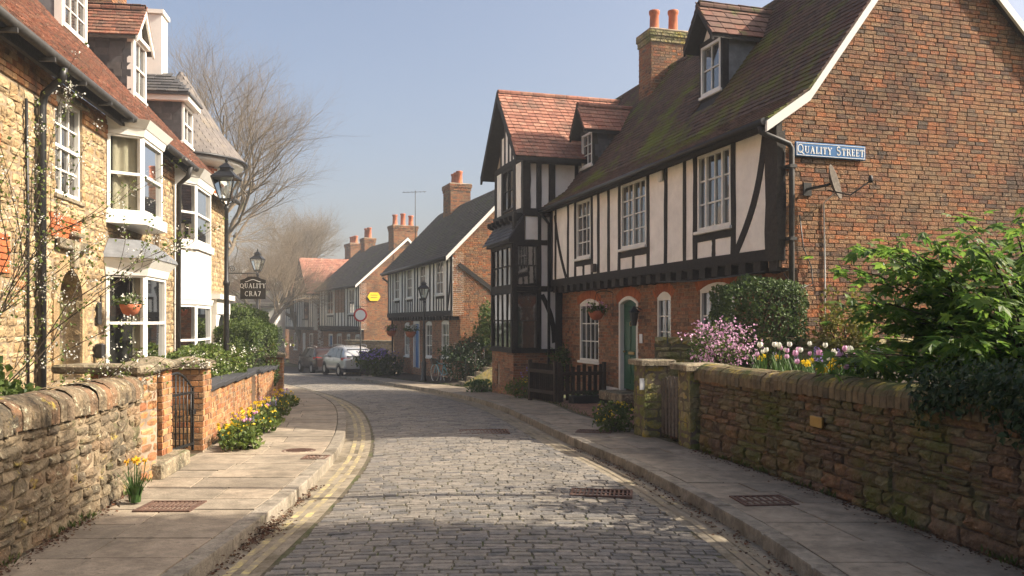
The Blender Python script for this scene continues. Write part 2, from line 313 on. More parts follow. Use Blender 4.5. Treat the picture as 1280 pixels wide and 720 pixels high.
# ------------------------------------------------------------------ small pieces (bricks, stones, tiles, setts ...)
def unit_piece(ix, iz, iy, jit=0, seed=0, seg=1):
    r = random.Random(seed); V = []
    for (y, kx, kz, j) in ((-.5, 0, 0, .6), (.5 - iy, 0, 0, 1), (.5, ix, iz, 1)):
        for (sx, sz) in ((-1, -1), (1, -1), (1, 1), (-1, 1)):
            V.append((sx * (.5 - kx) + r.uniform(-jit, jit) * j, y + (r.uniform(-jit, jit) * 1.3 if y > 0 else 0), sz * (.5 - kz) + r.uniform(-jit, jit) * j))
    Q = []
    for k in (0, 4):
        for i in range(4):
            n = (i + 1) % 4; Q.append((k + i, k + i + 4, k + n + 4, k + n))
    Q.append((8, 11, 10, 9))
    return np.array(V), np.array(Q)[:, ::-1]
def unit_stone(seed, n=3, rough=.20, edge=.045):
    """rough-faced stone: irregular outline, uneven front"""
    r = random.Random(seed); V = []; Q = []; m = n + 1; off = {}
    cj = [(r.uniform(-.06, .06), r.uniform(-.10, .10)) for _ in range(4)]
    def P(i, j, y):
        a, b = i / n, j / n; w = ((1-a)*(1-b), a*(1-b), a*b, (1-a)*b); return (a - .5 + sum(k * c[0] for k, c in zip(w, cj)), y, b - .5 + sum(k * c[1] for k, c in zip(w, cj)))
    for j in range(m):
        for i in range(m):
            e = i in (0, n) or j in (0, n); c = (i in (0, n)) and (j in (0, n)); x, y, z = P(i, j, 0)
            V.append((x * (1 - (edge if i in (0, n) else 0)) + r.uniform(-.03, .03), .5 - (.24 if c else .12 if e else 0) - r.random() * rough, z * (1 - (edge * 1.6 if j in (0, n) else 0)) + r.uniform(-.035, .035)))
    for j in range(n):
        for i in range(n): Q.append((j*m+i, (j)*m+i+1, (j+1)*m+i+1, (j+1)*m+i))
    rim = [(i, 0) for i in range(n)] + [(n, j) for j in range(n)] + [(i, n) for i in range(n, 0, -1)] + [(0, j) for j in range(n, 0, -1)]
    b0 = len(V)
    for (i, j) in rim: V.append(P(i, j, -.5))
    k = len(rim)
    for q in range(k):
        a, b = rim[q], rim[(q+1) % k]; Q.append((b0 + q, b0 + (q+1) % k, b[1]*m+b[0], a[1]*m+a[0]))
    return np.array(V), np.array(Q)[:, ::-1]
def unit_timber(seed):
    r = random.Random(seed); V = []; n = 6
    for i in range(n):
        x = -.5 + i / (n - 1)
        for (sy, sz) in ((-1, -1), (1, -1), (1, 1), (-1, 1)):
            V.append((x, sy * .5 + (r.uniform(-.05, .03) if sy > 0 else 0), sz * .5 + r.uniform(-.07, .07)))
    Q = []
    for k in range(n - 1):
        for i in range(4):
            j = (i + 1) % 4; Q.append((k * 4 + i, k * 4 + 4 + i, k * 4 + 4 + j, k * 4 + j))
    Q.append((0, 1, 2, 3)); Q.append(tuple((n - 1) * 4 + i for i in (3, 2, 1, 0)))
    return np.array(V), np.array(Q)
SHAPES = {
    'brick': [unit_piece(.015, .05, .09, .02, s) for s in range(5)],
    'stone': [unit_stone(20 + s, edge=.03) for s in range(10)],
    'ashlar': [unit_piece(.03, .05, .35, .02, 40 + s) for s in range(5)],
    'sett': [unit_piece(.035, .10, .16, .022, 60 + s) for s in range(9)],
    'tile': [unit_piece(.02, .02, .3, .018, 80 + s) for s in range(5)],
    'board': [unit_piece(.03, .004, .3, .004, 100 + s) for s in range(3)],
    'plain': [unit_piece(.01, .01, .2, 0, 120)],
    'panel': [unit_piece(.02, .01, .5, .0, 130)],
    'pane': [unit_piece(.002, .002, .3, 0, 140)],
    'timber': [unit_timber(s) for s in range(5)],
}
_vc = {}
def variants(kind, mat):
    k = (kind, mat)
    if k not in _vc: _vc[k] = [np_mesh(kind, V, Q, mat) for V, Q in SHAPES[kind]]
    return _vc[k]
def joined(items, kind, mat, name):
    sh = SHAPES[kind]; A = np.asarray(items); Vs = []; Qs = []; off = 0
    for i, (V, Q) in enumerate(sh):
        B = A[i::len(sh)]
        if len(B) == 0: continue
        W = np.einsum('kij,vj->kvi', B[:, :3, :3], V) + B[:, None, :3, 3]
        Vs.append(W.reshape(-1, 3)); Qs.append((Q[None] + (np.arange(len(B)) * len(V))[:, None, None]).reshape(-1, 4) + off); off += len(B) * len(V)
    return np_mesh(name, np.concatenate(Vs), np.concatenate(Qs), mat)
def lay(parent, name, items, kind, mat, limit=300, min_px=0, mass=None):
    """items: 4x4 placements in the thing's own space. The ones that show largest become parts, the rest one joined part."""
    if not len(items): return
    A = np.asarray(items); Wm = world_of(parent); P = A[:, :3, 3] @ Wm[:3, :3].T + Wm[:3, 3]
    y = np.maximum(P[:, 1], .1); px = 640 + FPX * P[:, 0] / y; py = 403 - FPX * (P[:, 2] - CAM_H) / y
    vis = (P[:, 1] > .5) & (px > -20) & (px < 1300) & (py > -20) & (py < 740)
    size = np.linalg.norm(A[:, :3, :3], axis=(1, 2)) / y * FPX
    key = np.where(vis & (size > min_px), size, -1)
    order = np.argsort(-key); nind = min(limit, int((key > 0).sum()))
    vs = variants(kind, mat)
    for q, i in enumerate(order[:nind]):
        o = bpy.data.objects.new(name, vs[q % len(vs)]); link(o, parent); o.matrix_basis = Matrix(A[i].tolist())
    rest = order[nind:]
    if len(rest):
        o = part(mass or (name + '_mass'), joined(A[rest], kind, mat, name), mat, parent)
        o['kind'] = 'stuff'
def rect_items(Fm, rects, depth, proud, jr=0, tilt=0):
    """rects (xa, xb, za, zb) on a face frame -> placements; the piece stands `proud` in front of the face"""
    out = []
    for (xa, xb, za, zb) in rects:
        p = proud + rng.uniform(-jr, jr); Rm = np.eye(3)
        if tilt:
            a, b_ = rng.uniform(-tilt, tilt), rng.uniform(-tilt, tilt); Rm = np.array([[1, -b_, 0], [b_, 1, -a], [0, a, 1]])
        out.append(Fm @ T4(((xa + xb) / 2, p - depth / 2, (za + zb) / 2), Rm, (xb - xa, depth, zb - za)))
    return out
def cut(iv, holes):
    segs = [iv]
    for (a, b) in holes:
        n = []
        for (p, q) in segs:
            if b <= p or a >= q: n.append((p, q)); continue
            if a > p: n.append((p, a))
            if b < q: n.append((b, q))
        segs = n
    return [s for s in segs if s[1] - s[0] > .03]
def courses(x0, x1, z0, z1, bl=.225, bh=.075, gap=.01, openings=(), profile=None, lv=0, hv=0, alt=True):
    z = z0; k = 0; out = []
    while z < z1 - bh * .4:
        h = min(bh * (1 + rng.uniform(-hv, hv)), z1 - z); zc = z + h / 2
        a, b = (x0, x1) if profile is None else profile(zc)
        if b - a > .06:
            holes = [(o[0], o[1]) for o in openings if o[2] < z + h - .015 and o[3] > z + .015]
            x = x0 - (bl * (.5 if lv else .75) if k % 2 else 0) - rng.uniform(0, lv * bl); i = 0
            while x < b:
                l = bl * (1 + rng.uniform(-lv, lv))
                if not lv: l = (bl if i % 2 == 0 else bl * .5) * rng.uniform(.97, 1.03)
                p, q = max(x, a), min(x + l, b)
                if q - p > .03:
                    for (s, t) in cut((p, q), holes): out.append((s + gap / 2, t - gap / 2, z + gap / 2, z + h - gap / 2))
                x += l; i += 1
        z += h; k += 1
    return out
def wallgrid(mb, x0, x1, z0, z1, y0, y1, openings=()):
    xs = sorted({x0, x1, *[min(max(v, x0), x1) for o in openings for v in o[:2]]}); zs = sorted({z0, z1, *[min(max(v, z0), z1) for o in openings for v in o[2:4]]})
    for i in range(len(xs) - 1):
        for j in range(len(zs) - 1):
            cx, cz = (xs[i] + xs[i + 1]) / 2, (zs[j] + zs[j + 1]) / 2
            if not any(o[0] < cx < o[1] and o[2] < cz < o[3] for o in openings): mb.box(xs[i], xs[i + 1], y0, y1, zs[j], zs[j + 1])
def arch_items(Fm, x0, x1, zs, rise, h=.22, w=.075, proud=.014):
    c = (x1 - x0) / 2; r = (c * c + rise * rise) / (2 * rise); cz = zs + rise - r; cx = (x0 + x1) / 2; A = math.asin(min(1, c / r)) * 1.12
    n = max(5, int(2 * A * r / w)); out = []
    for i in range(n):
        a = -A + 2 * A * (i + .5) / n; rm = r + h / 2; ca, sa = math.cos(a), math.sin(a)
        Rm = np.array([[ca, 0, sa], [0, 1, 0], [-sa, 0, ca]])
        out.append(Fm @ T4((cx + rm * sa, proud - .04, cz + rm * ca), Rm, (2 * A * r / n * .93, .08, h)))
    return out
def roof_items(o, ud, sd, S, prof, w=.17, gauge=.11, thick=.022, openings=(), wv=.06, tail=1.5):
    """plain tiles on a roof plane: o eave corner, ud along the eaves, sd up the slope; prof(s) -> (u0, u1)"""
    ud, sd = np.asarray(ud, float), np.asarray(sd, float); nd = np.cross(sd, ud); out = []; k = 0; s = 0
    ang = thick * .9 / (gauge)
    X = ud; Z = sd * math.cos(ang) - nd * math.sin(ang); Y = np.cross(Z, X)
    while s < S - gauge * .3:
        a, b = prof(s + gauge * .4); u = a - (w * .5 if k % 2 else 0)
        holes = [(q[0], q[1]) for q in openings if q[2] < s + gauge * .5 < q[3]]
        while u < b:
            p, q = max(u, a), min(u + w, b)
            if q - p > .04:
                for (c, d) in cut((p, q), holes):
                    ds = rng.uniform(-.006, .006); P = np.asarray(o) + ud * (c + d) / 2 + sd * (s + gauge * tail / 2 + ds) + nd * (thick * .5 + rng.uniform(0, .005))
                    t = rng.uniform(-.03, .03); Rm = np.stack([X + Y * t, Y, Z], 1)
                    out.append(T4(P, Rm, (d - c - .006, thick, gauge * tail)))
            u += w
        s += gauge; k += 1
    return out
def tim(Fm, p, q, w, d, proud):
    """placement of a straight timber from p to q on a face (x, z)"""
    dx, dz = q[0] - p[0], q[1] - p[1]; l = math.hypot(dx, dz); c, s = dx / l, dz / l
    Rm = np.array([[c, 0, -s], [0, 1, 0], [s, 0, c]])
    return Fm @ T4(((p[0] + q[0]) / 2, proud - d / 2, (p[1] + q[1]) / 2), Rm, (l, d, w))
def window(parent, Fm, x0, x1, z0, z1, cols=3, rows=4, y=-.07, fw=.06, bar=.022, mull=(), rise=0, sill=True, frame='white_paint', glass='pane', midrail=False, sillw=.06, proud=0):
    mb = MB(Fm); d = .06; yf = y + d + proud
    zt = z1 - rise
    mb.box(x0, x0 + fw, y - .03, yf, z0, zt); mb.box(x1 - fw, x1, y - .03, yf, z0, zt); mb.box(x0 + fw, x1 - fw, y - .03, yf - .002, z0, z0 + fw)
    if rise > 0:
        c = (x1 - x0) / 2; r = (c * c + rise * rise) / (2 * rise); cx = (x0 + x1) / 2; cz = z1 - r; n = 8
        for i in range(n):
            xa, xb = x0 + (x1 - x0) * i / n, x0 + (x1 - x0) * (i + 1) / n
            za, zb = cz + math.sqrt(max(0, r * r - (xa - cx) ** 2)), cz + math.sqrt(max(0, r * r - (xb - cx) ** 2))
            mb.prism([(xa, zt - fw), (xb, zt - fw), (xb, zb), (xa, za)], y - .03, yf - .001, 'y')
        zt -= fw
    else: mb.box(x0 + fw, x1 - fw, y - .03, yf - .002, z1 - fw, z1); zt = z1 - fw
    for m in mull: mb.box(m - fw * .45, m + fw * .45, y - .02, yf - .004, z0 + fw, zt)
    ix0, ix1, iz0, iz1 = x0 + fw, x1 - fw, z0 + fw, zt
    if midrail: zm = (iz0 + iz1) / 2; mb.box(ix0, ix1, y - .02, yf - .003, zm - .022, zm + .022)
    for i in range(1, cols):
        x = ix0 + (ix1 - ix0) * i / cols; mb.box(x - bar / 2, x + bar / 2, y, y + .035, iz0, iz1)
    for j in range(1, rows):
        z = iz0 + (iz1 - iz0) * j / rows; mb.box(ix0, ix1, y, y + .033, z - bar / 2, z + bar / 2)
    w = part('window', mb, frame, parent)
    pm_ = variants('pane', glass)[0]
    for i in range(cols):
        for j in range(rows):
            xa, xb = ix0 + (ix1 - ix0) * i / cols, ix0 + (ix1 - ix0) * (i + 1) / cols; za, zb = iz0 + (iz1 - iz0) * j / rows, iz0 + (iz1 - iz0) * (j + 1) / rows
            t1, t2 = rng.uniform(-.012, .012), rng.uniform(-.012, .012)
            Rm = np.array([[1, -t1, 0], [t1, 1, -t2], [0, t2, 1]])
            o = bpy.data.objects.new('pane', pm_); link(o, w); o.matrix_basis = Matrix((Fm @ T4(((xa + xb) / 2, y + .005, (za + zb) / 2), Rm, (xb - xa, .006, zb - za))).tolist())
    if sill: part('sill', MB(Fm).box(x0 - .05, x1 + .05, y - .02, yf + sillw, z0 - .06, z0 - .002, .008), frame if sill is True else sill, w)
    return w
# ------------------------------------------------------------------ foliage
def leaf_mesh(name, P, D, N, size, mat, wide=.42, curl=.12):
    """one bent four-sided leaf at each P, pointing along D, facing N"""
    P = np.asarray(P); n = len(P); D = D / (np.linalg.norm(D, axis=1, keepdims=True) + 1e-9); S = np.cross(D, N); S /= (np.linalg.norm(S, axis=1, keepdims=True) + 1e-9); U = np.cross(S, D)
    sz = (size * nrg.uniform(.65, 1.35, n))[:, None]
    a = P; b = P + (D * .5 + S * wide + U * curl) * sz; c = P + (D + U * -curl * .6) * sz; d = P + (D * .5 - S * wide + U * curl) * sz
    V = np.stack([a, b, c, d], 1).reshape(-1, 3); Q = np.arange(n * 4).reshape(-1, 4)
    return np_mesh(name, V, Q, mat)
def rand_dirs(n):
    v = nrg.normal(size=(n, 3)); return v / np.linalg.norm(v, axis=1, keepdims=True)
def foliage_pts(n, rad, clumps=40, cs=.28, shape='ball', flat=0):
    """leaf positions gathered in clumps near the surface of an ellipsoid or a rounded box"""
    rad = np.asarray(rad, float); c = rand_dirs(clumps)
    if shape == 'box':
        c = c / np.max(np.abs(c), axis=1, keepdims=True) * .9
    c = c * nrg.uniform(.55, 1.0, (clumps, 1)); c[:, 2] = np.where(c[:, 2] < -.85, -.85, c[:, 2])
    idx = nrg.integers(0, clumps, n); off = nrg.normal(size=(n, 3)) * cs * .55
    p = c[idx] + off; nrm = p / (np.linalg.norm(p, axis=1, keepdims=True) + 1e-6) * .8 + off * 1.2 / cs * .5 + nrg.normal(size=(n, 3)) * .35
    return p * rad, nrm
def shell_pts(n, rad, e=.55, depth=.22):
    """leaf positions close under the surface of a clipped, rounded-box or mounded shape"""
    d = rand_dirs(n); q = np.sign(d) * np.abs(d) ** e; q /= np.max(np.abs(q), axis=1, keepdims=True) ** .5 * np.linalg.norm(q, axis=1, keepdims=True) ** .5
    wob = 1 + .05 * np.sin(d[:, 0] * 7 + 1) * np.sin(d[:, 1] * 6) + .05 * np.sin(d[:, 2] * 9 + d[:, 0] * 5)
    k = (1 - depth * nrg.random(n) ** 1.6) * wob
    return q * k[:, None] * np.asarray(rad), d
def bush(name, label, cat, base, rad, n=2500, size=.05, mat='leaf_hedge', clumps=60, cs=.3, shape='ball', group=None, stems=5, lift=None):
    t = thing(name, label, cat, base, 0, group); h = rad[2] if lift is None else lift
    p, nrm = foliage_pts(n, rad, clumps, cs, shape) if shape == 'ball' else shell_pts(n, rad, .5 if shape == 'box' else .85)
    p[:, 2] += h; p[:, 2] = np.maximum(p[:, 2], .02)
    part('foliage', leaf_mesh('foliage', p, rand_dirs(n) * .8 + nrm * .5 + np.array([0, 0, .25]), nrm + rand_dirs(n) * .5, size, mat), mat, t)
    mb = MB()
    for i in range(stems):
        a = rng.uniform(0, 6.28); q = rng.uniform(.2, .75)
        mb.tube([(0.04 * math.cos(a), .04 * math.sin(a), 0), (rad[0] * .3 * q * math.cos(a), rad[1] * .3 * q * math.sin(a), h * .6), (rad[0] * q * math.cos(a), rad[1] * q * math.sin(a), h * 1.2)], [.018, .014, .005], 5)
    part('stem', mb, 'stem', t)
    return t
# ------------------------------------------------------------------ the setting: ground, road, pavements
def gz(y):
    d = y - 13.0; sp = d if d > 40 else 3 * math.log1p(math.exp(d / 3)); v = -.035 * sp
    return v if v > -1.45 else -1.45 - .0 * (v + 1.45)
def spline(pts):
    ys = np.array([p[0] for p in pts], float); xs = np.array([p[1] for p in pts], float); m = np.gradient(xs, ys)
    def f(y):
        y = min(max(y, ys[0]), ys[-1]); i = min(max(int(np.searchsorted(ys, y)) - 1, 0), len(ys) - 2); h = ys[i + 1] - ys[i]; t = (y - ys[i]) / h
        return float((2*t**3-3*t**2+1)*xs[i] + (t**3-2*t**2+t)*h*m[i] + (-2*t**3+3*t**2)*xs[i+1] + (t**3-t**2)*h*m[i+1])
    return f
LK = spline([(1, -2.16), (6.25, -2.12), (7.4, -2.11), (9.2, -2.16), (10.9, -2.28), (12.5, -2.5), (15.2, -3.0), (19.4, -4.0), (24.2, -5.6), (28.8, -7.5), (36, -10.7), (45, -15.3), (54, -21.5), (66, -31)])
RK = spline([(1, 2.02), (5.8, 2.0), (6.8, 1.92), (7.9, 1.76), (9.5, 1.5), (12.7, .8), (14.4, .5), (18.8, -.3), (25, -2.0), (32.2, -4.8), (39.7, -7.9), (45, -10.7), (54, -16.2), (66, -25)])
RB = spline([(1, 3.9), (3.5, 3.62), (5.65, 3.38), (7.1, 3.16), (9.05, 2.82), (11.1, 2.38), (13, 2.0), (16, 1.3), (20, .75), (22.6, .0), (26, -.95), (32, -3.3), (40.6, -6.9)])
LB = spline([(1, -3.1), (5.6, -3.42), (7.4, -3.62), (9.4, -3.92), (11.26, -4.06), (15, -4.78), (22.3, -6.2), (26, -7.4), (32, -10.2), (40, -14.0)])
def camber(t): return .055 * (1 - (2 * t - 1) ** 2)
def grid_sheet(fn, nu, nv):
    V = [fn(i / nu, j / nv) for j in range(nv + 1) for i in range(nu + 1)]
    Q = [(j * (nu + 1) + i, j * (nu + 1) + i + 1, (j + 1) * (nu + 1) + i + 1, (j + 1) * (nu + 1) + i) for j in range(nv) for i in range(nu)]
    return V, Q
def struct(name, me, mat=None, parent=None):
    o = part(name, me, mat, parent); o['kind'] = 'structure'; return o
ys_ = [-40, -10, 0] + list(np.arange(3, 70, 3)) + [90, 150, 300, 700]; xs_ = [-700, -200, -60, -30, -15, -8, -4, 0, 4, 8, 15, 30, 60, 200, 700]
V = [(x, y, gz(y) - .12) for y in ys_ for x in xs_]; nx = len(xs_)
Q = [(j * nx + i, j * nx + i + 1, (j + 1) * nx + i + 1, (j + 1) * nx + i) for j in range(len(ys_) - 1) for i in range(nx - 1)]
struct('ground', np_mesh('ground', V, Q, 'turf', True))
def road_pt(y, t, dz=0): l, r = LK(y), RK(y); return (l + (r - l) * t, y, gz(y) + camber(t) + dz)
Y0, Y1 = 1.0, 66.0
V, Q = grid_sheet(lambda a, b: road_pt(Y0 + (Y1 - Y0) * b, a), 10, 130)
road = struct('road', np_mesh('road', V, Q, 'joint_dirt', True))
CH = .40                                                        # side channel that carries the yellow lines
items = []; y = 2.6
while y < 50:
    c = .5 * (LK(y) + RK(y)); e = .1; tx = .5 * (LK(y + e) + RK(y + e) - LK(y - e) - RK(y - e)) / (2 * e); l = math.hypot(1, tx); t_ = np.array([tx / l, 1 / l]); n_ = np.array([t_[1], -t_[0]])
    hw = (RK(y) - LK(y)) / 2 / l; row = .088 * rng.uniform(.9, 1.1); x = -hw + CH + .02 + rng.uniform(0, .03)
    base = rng.uniform(.15, .215)
    while x < hw - CH - .03:
        w = min(base * rng.uniform(.65, 1.35), hw - CH - x)
        if w > .06:
            cx, cy = c + n_[0] * (x + w / 2), y + n_[1] * (x + w / 2); tt = (x + w / 2 + hw) / (2 * hw)
            sl = -.055 * 4 * (2 * tt - 1) / (2 * hw); nv = np.array([n_[0], n_[1], sl]); nv /= np.linalg.norm(nv); up = np.cross(nv, np.array([t_[0], t_[1], 0])); a, b_ = rng.uniform(-.022, .022), rng.uniform(-.022, .022)
            up = up + nv * a + np.array([*t_, 0]) * b_; up /= np.linalg.norm(up); Zv = np.cross(nv, up)
            items.append(T4((cx, cy, gz(cy) + camber(tt) - .0195 + rng.uniform(-.005, .005)), np.stack([nv, up, Zv], 1), (w - .011, .06, row - .010)))
        x += w
    y += row / 1.0 * (1 if l < 1.05 else 1 / l)
lay(road, 'sett', items, 'sett', 'sett', 300)
def strip(off0, off1, dz, ya, yb, side, step=.5, jit=0):
    n = int((yb - ya) / step); V = []; Q = []
    for i in range(n + 1):
        yy = ya + (yb - ya) * i / n; k = LK(yy) if side < 0 else RK(yy); w = RK(yy) - LK(yy)
        for o in (off0, off1):
            o = o + rng.uniform(-jit, jit); V.append((k - side * o, yy, gz(yy) + camber(o / w) + dz))
    for i in range(n): Q.append((2 * i, 2 * i + 1, 2 * i + 3, 2 * i + 2))
    return V, Q
for side in (-1, 1):
    V, Q = strip(-.02, CH, .006, 1, 60, side); part('gutter_channel', np_mesh('gutter_channel', V, Q, 'channel', True), None, road)
    for a, b in ((.13, .19), (.25, .31)):
        V, Q = strip(a, b, .0105, 1, 46, side, .25, .004); part('yellow_line', np_mesh('yellow_line', V, Q, 'yellow_line' if side < 0 else 'yellow_line_worn', True), None, road)
# pavements: kerb stones and flags, each its own piece
def block(P4, zt, zb, ch=.008):
    c = np.mean(np.asarray(P4)[:, :2], axis=0)
    def ins(k): return [tuple(np.asarray(p[:2]) + (c - np.asarray(p[:2])) / max(1e-6, np.linalg.norm(c - np.asarray(p[:2]))) * k * 1.4) for p in P4]
    b0, b1 = ins(0), ins(ch)
    return MB().rings([[(x, y, zb[i]) for i, (x, y) in enumerate(b0)], [(x, y, zt[i] - ch) for i, (x, y) in enumerate(b0)], [(x, y, zt[i]) for i, (x, y) in enumerate(b1)]], False, True)
def pavement(name, K, B, side, ya, yb):
    V = []; n = int((yb - ya) / .8); Q = []
    for i in range(n + 1):
        yy = ya + (yb - ya) * i / n; V += [(K(yy) + side * .06, yy, gz(yy) + .108), (B(yy) + side * .12, yy, gz(yy) + .108)]
    for i in range(n): Q.append((2 * i, 2 * i + 1, 2 * i + 3, 2 * i + 2))
    pv = struct(name, np_mesh(name, V, Q, 'joint_dirt', True))
    y = ya
    while y < yb - .2:                                                   # kerb stones
        s = math.hypot(1, (K(y + .1) - K(y)) / .1); ln = rng.uniform(.75, 1.0) / s; y2 = min(y + ln, yb); g = .006; j = rng.uniform(-.003, .003)
        P = [(K(y + g), y + g), (K(y2 - g), y2 - g), (K(y2 - g) + side * .15, y2 - g + .05 * side * 0), (K(y + g) + side * .15, y + g)]
        if side > 0: P = P[::-1]
        part('kerb_stone', block(P, [gz(p[1]) + .125 + j for p in P], [gz(p[1]) - .08 for p in P], .016), 'kerb', pv)
        y = y2
    y = ya; k = 0
    while y < yb - .3:
        h = rng.choice([.46, .55, .62, .74]) * (1 if y < 20 else 1.3); y2 = min(y + h, yb)
        w = abs(B(y) - K(y)) - .16
        ts = [0, 1] if w < .6 else [0, rng.uniform(.35, .65), 1]
        if rng.random() < .22 and len(ts) == 3: ts = [0, 1]
        for a, b in zip(ts[:-1], ts[1:]):
            g = .007
            def X(yy, t): return K(yy) + side * .158 + (B(yy) - K(yy) - side * .158) * t
            dj = rng.uniform(-.004, .004)
            P = [(X(y + g, a) + side * g, y + g), (X(y2 - g, a) + side * g, y2 - g), (X(y2 - g, b) - side * g, y2 - g), (X(y + g, b) - side * g, y + g)]
            if side > 0: P = P[::-1]
            part('paving_slab', block(P, [gz(p[1]) + .12 + dj + rng.uniform(-.002, .002) for p in P], [gz(p[1]) + .06 for p in P], .003), 'flag', pv)
        y = y2; k += 1
    return pv
pave_l = pavement('pavement_left', LK, LB, -1, 1.2, 38)
pave_r = pavement('pavement_right', RK, RB, 1, 1.2, 40.6)
# parking bay beyond the right pavement
V = [(RK(y) + o, y, gz(y) + .004) for y in np.arange(40.7, 62, 1.5) for o in (-.05, 5.0)]; n = len(V) // 2
struct('parking_bay', np_mesh('parking_bay', V, [(2*i, 2*i+1, 2*i+3, 2*i+2) for i in range(n - 1)], 'asphalt', True))
# H1 frame used for the forecourt
H1O, H1A = (4.40, 12.91), math.atan2(.9565, -.2917)
def h1w(u, v): return (H1O[0] - .2917 * u - .9565 * v, H1O[1] + .9565 * u - .2917 * v)
def forecourt():
    f = MB(); ya = np.arange(12.2, 21.6, .4); V = []; Q = []
    for y in ya:
        xh = H1O[0] + .305 * (H1O[1] - y); V += [(RB(y) + .08, y, gz(y) + .10), (xh + .1, y, gz(y) + .10)]
    Q = [(2*i, 2*i+1, 2*i+3, 2*i+2) for i in range(len(ya) - 1)]
    fc = struct('forecourt', np_mesh('forecourt', V, Q, 'joint_dirt', True)); it = []
    y = 12.3
    while y < 21.4:
        xh = H1O[0] + .305 * (H1O[1] - y); x = RB(y) + .12 + rng.uniform(0, .1)
        while x < xh - .1:
            it.append(T4((x + .1, y + .05, gz(y) + .105 + rng.uniform(-.003, .003)), np.array([[1, 0, 0], [0, 0, -1], [0, 1, 0.]]) , (.2, .03, .096))); x += .21
        y += .106
    lay(fc, 'paver', it, 'brick', 'paver', 300)
forecourt()
# covers, drains
def cover_round(x, y, r, label):
    t = thing('manhole_cover', label, 'manhole cover', (x, y, gz(y) + .118)); part('frame', MB().lathe([(r + .03, -.02), (r + .03, .006), (r, .006), (r, -.02)], n=28, smooth=False, caps=False), 'rust_iron', t)
    mb = MB().lathe([(r - .004, -.02), (r - .004, .004), (0.001, .004)], n=28, smooth=False)
    for i in range(-4, 5):
        w = math.sqrt(max(.0001, (r * .85) ** 2 - (i * r * .2) ** 2)); mb.box(-w, w, i * r * .2 - .008, i * r * .2 + .008, .003, .008)
    part('lid', mb, 'rust_iron', t)
def grate(x, y, w, d, rot, label, z=.12, name='drain_grate', bars=9):
    t = thing(name, label, 'drain', (x, y, gz(y) + z), rot); mb = MB()
    mb.box(-w/2, w/2, -d/2, -d/2+.03, -.03, .012); mb.box(-w/2, w/2, d/2-.03, d/2, -.03, .012); mb.box(-w/2, -w/2+.03, -d/2+.03, d/2-.03, -.03, .012); mb.box(w/2-.03, w/2, -d/2+.03, d/2-.03, -.03, .012)
    part('frame', mb, 'rust_iron', t); part('sump', MB().box(-w/2+.02, w/2-.02, -d/2+.02, d/2-.02, -.05, -.012), 'dark_room', t)
    for i in range(bars):
        xx = -w/2 + .03 + (w - .06) * (i + .5) / bars; part('bar', MB().box(xx - .009, xx + .009, -d/2+.03, d/2-.03, -.025, .008), 'rust_iron', t)
    part('cross_bar', MB().box(-w/2+.03, w/2-.03, -.015, .015, -.02, .006), 'rust_iron', t)
cover_round(-2.78, 10.95, .19, 'round rusty manhole cover in the pavement beside the brick garden wall')
grate(-2.42, 10.35, .30, .30, 0, 'small square rusty cover beside the kerb near the round manhole', bars=5)
grate(-3.05, 7.5, .50, .42, .0, 'rectangular iron grating in pavement beside lone daffodil clump', bars=11)
grate(.9, 8.45, .62, .36, -.15, 'rusty road drain grating among the setts in the sunlit stretch', z=.052, bars=13)
grate(-.45, 13.65, .8, .5, .1, 'dark road drain grating at the edge of the house shadow', z=.058, bars=13)
grate(1.28, 13.1, .55, .35, -.2, 'rusty cover set in pavement in front of the wooden gate', bars=7)
grate(2.32, 7.75, .50, .42, .1, 'iron cover set in the shaded pavement beside the mossy garden wall', bars=7)
# ------------------------------------------------------------------ garden walls, pillars and gates
def path_wall(t, pts, h0, h1, mat_list, bl, bh, lv, hv, kind, base_z, limit, name='stone', thick=.3, proud=.02, core='mortar'):
    """a straight or bent wall run: pts (x, y) of its street face, facing the side given by the left-hand normal"""
    for (a, b) in zip(pts[:-1], pts[1:]):
        L = math.dist(a, b); ang = math.atan2(b[1] - a[1], b[0] - a[0])
        Fm = T4((a[0], a[1], 0), rotz(ang))
        za, zb = base_z(a[1]), base_z(b[1])
        part('core', MB(Fm).box(0, L, -thick, 0, min(za, zb) - .15, h0 if callable(h0) is False else h0(a[1])), core, t)
        yield Fm, L, a, b
def pillar(name, label, x, y, z, w, h, mat='brick_garden', rot=0, capmat='cap_stone', capw=.07, bricks=True, piece='brick', group=None, pyr=.06, capm=None):
    t = thing(name, label, 'pillar', (x, y, z), rot, group); part('core', MB().box(-w/2+.012, w/2-.012, -w/2+.012, w/2-.012, -.1, h), 'mortar' if piece == 'brick' else 'mortar_dark', t)
    it = []
    for k, (nx, ny, an) in enumerate(((0, 1, 0), (-1, 0, 90), (0, -1, 180), (1, 0, 270))):
        Fm = face((nx * w/2, ny * w/2, 0), an)
        if piece == 'brick': rc = courses(-w/2, w/2, 0, h, .22, .075, .012)
        else: rc = courses(-w/2, w/2, 0, h, .3, .14, .012, lv=.35, hv=.3)
        it += rect_items(Fm, rc, .05, .0, .005, .006)
    lay(t, 'brick' if piece == 'brick' else 'stone', it, piece, mat, 300)
    c = w/2 + capw; part('cap', MB().rings([[(sx*c, sy*c, h) for sx, sy in ((-1,-1),(1,-1),(1,1),(-1,1))], [(sx*c*1.01, sy*c, h+.07) for sx, sy in ((-1,-1),(1,-1),(1,1),(-1,1))], [(sx*c*.93, sy*c*.93, h+.085) for sx, sy in ((-1,-1),(1,-1),(1,1),(-1,1))], [(sx*.03, sy*.03, h+.085+pyr) for sx, sy in ((-1,-1),(1,-1),(1,1),(-1,1))]], True, True), capm or capmat, t)
    return t
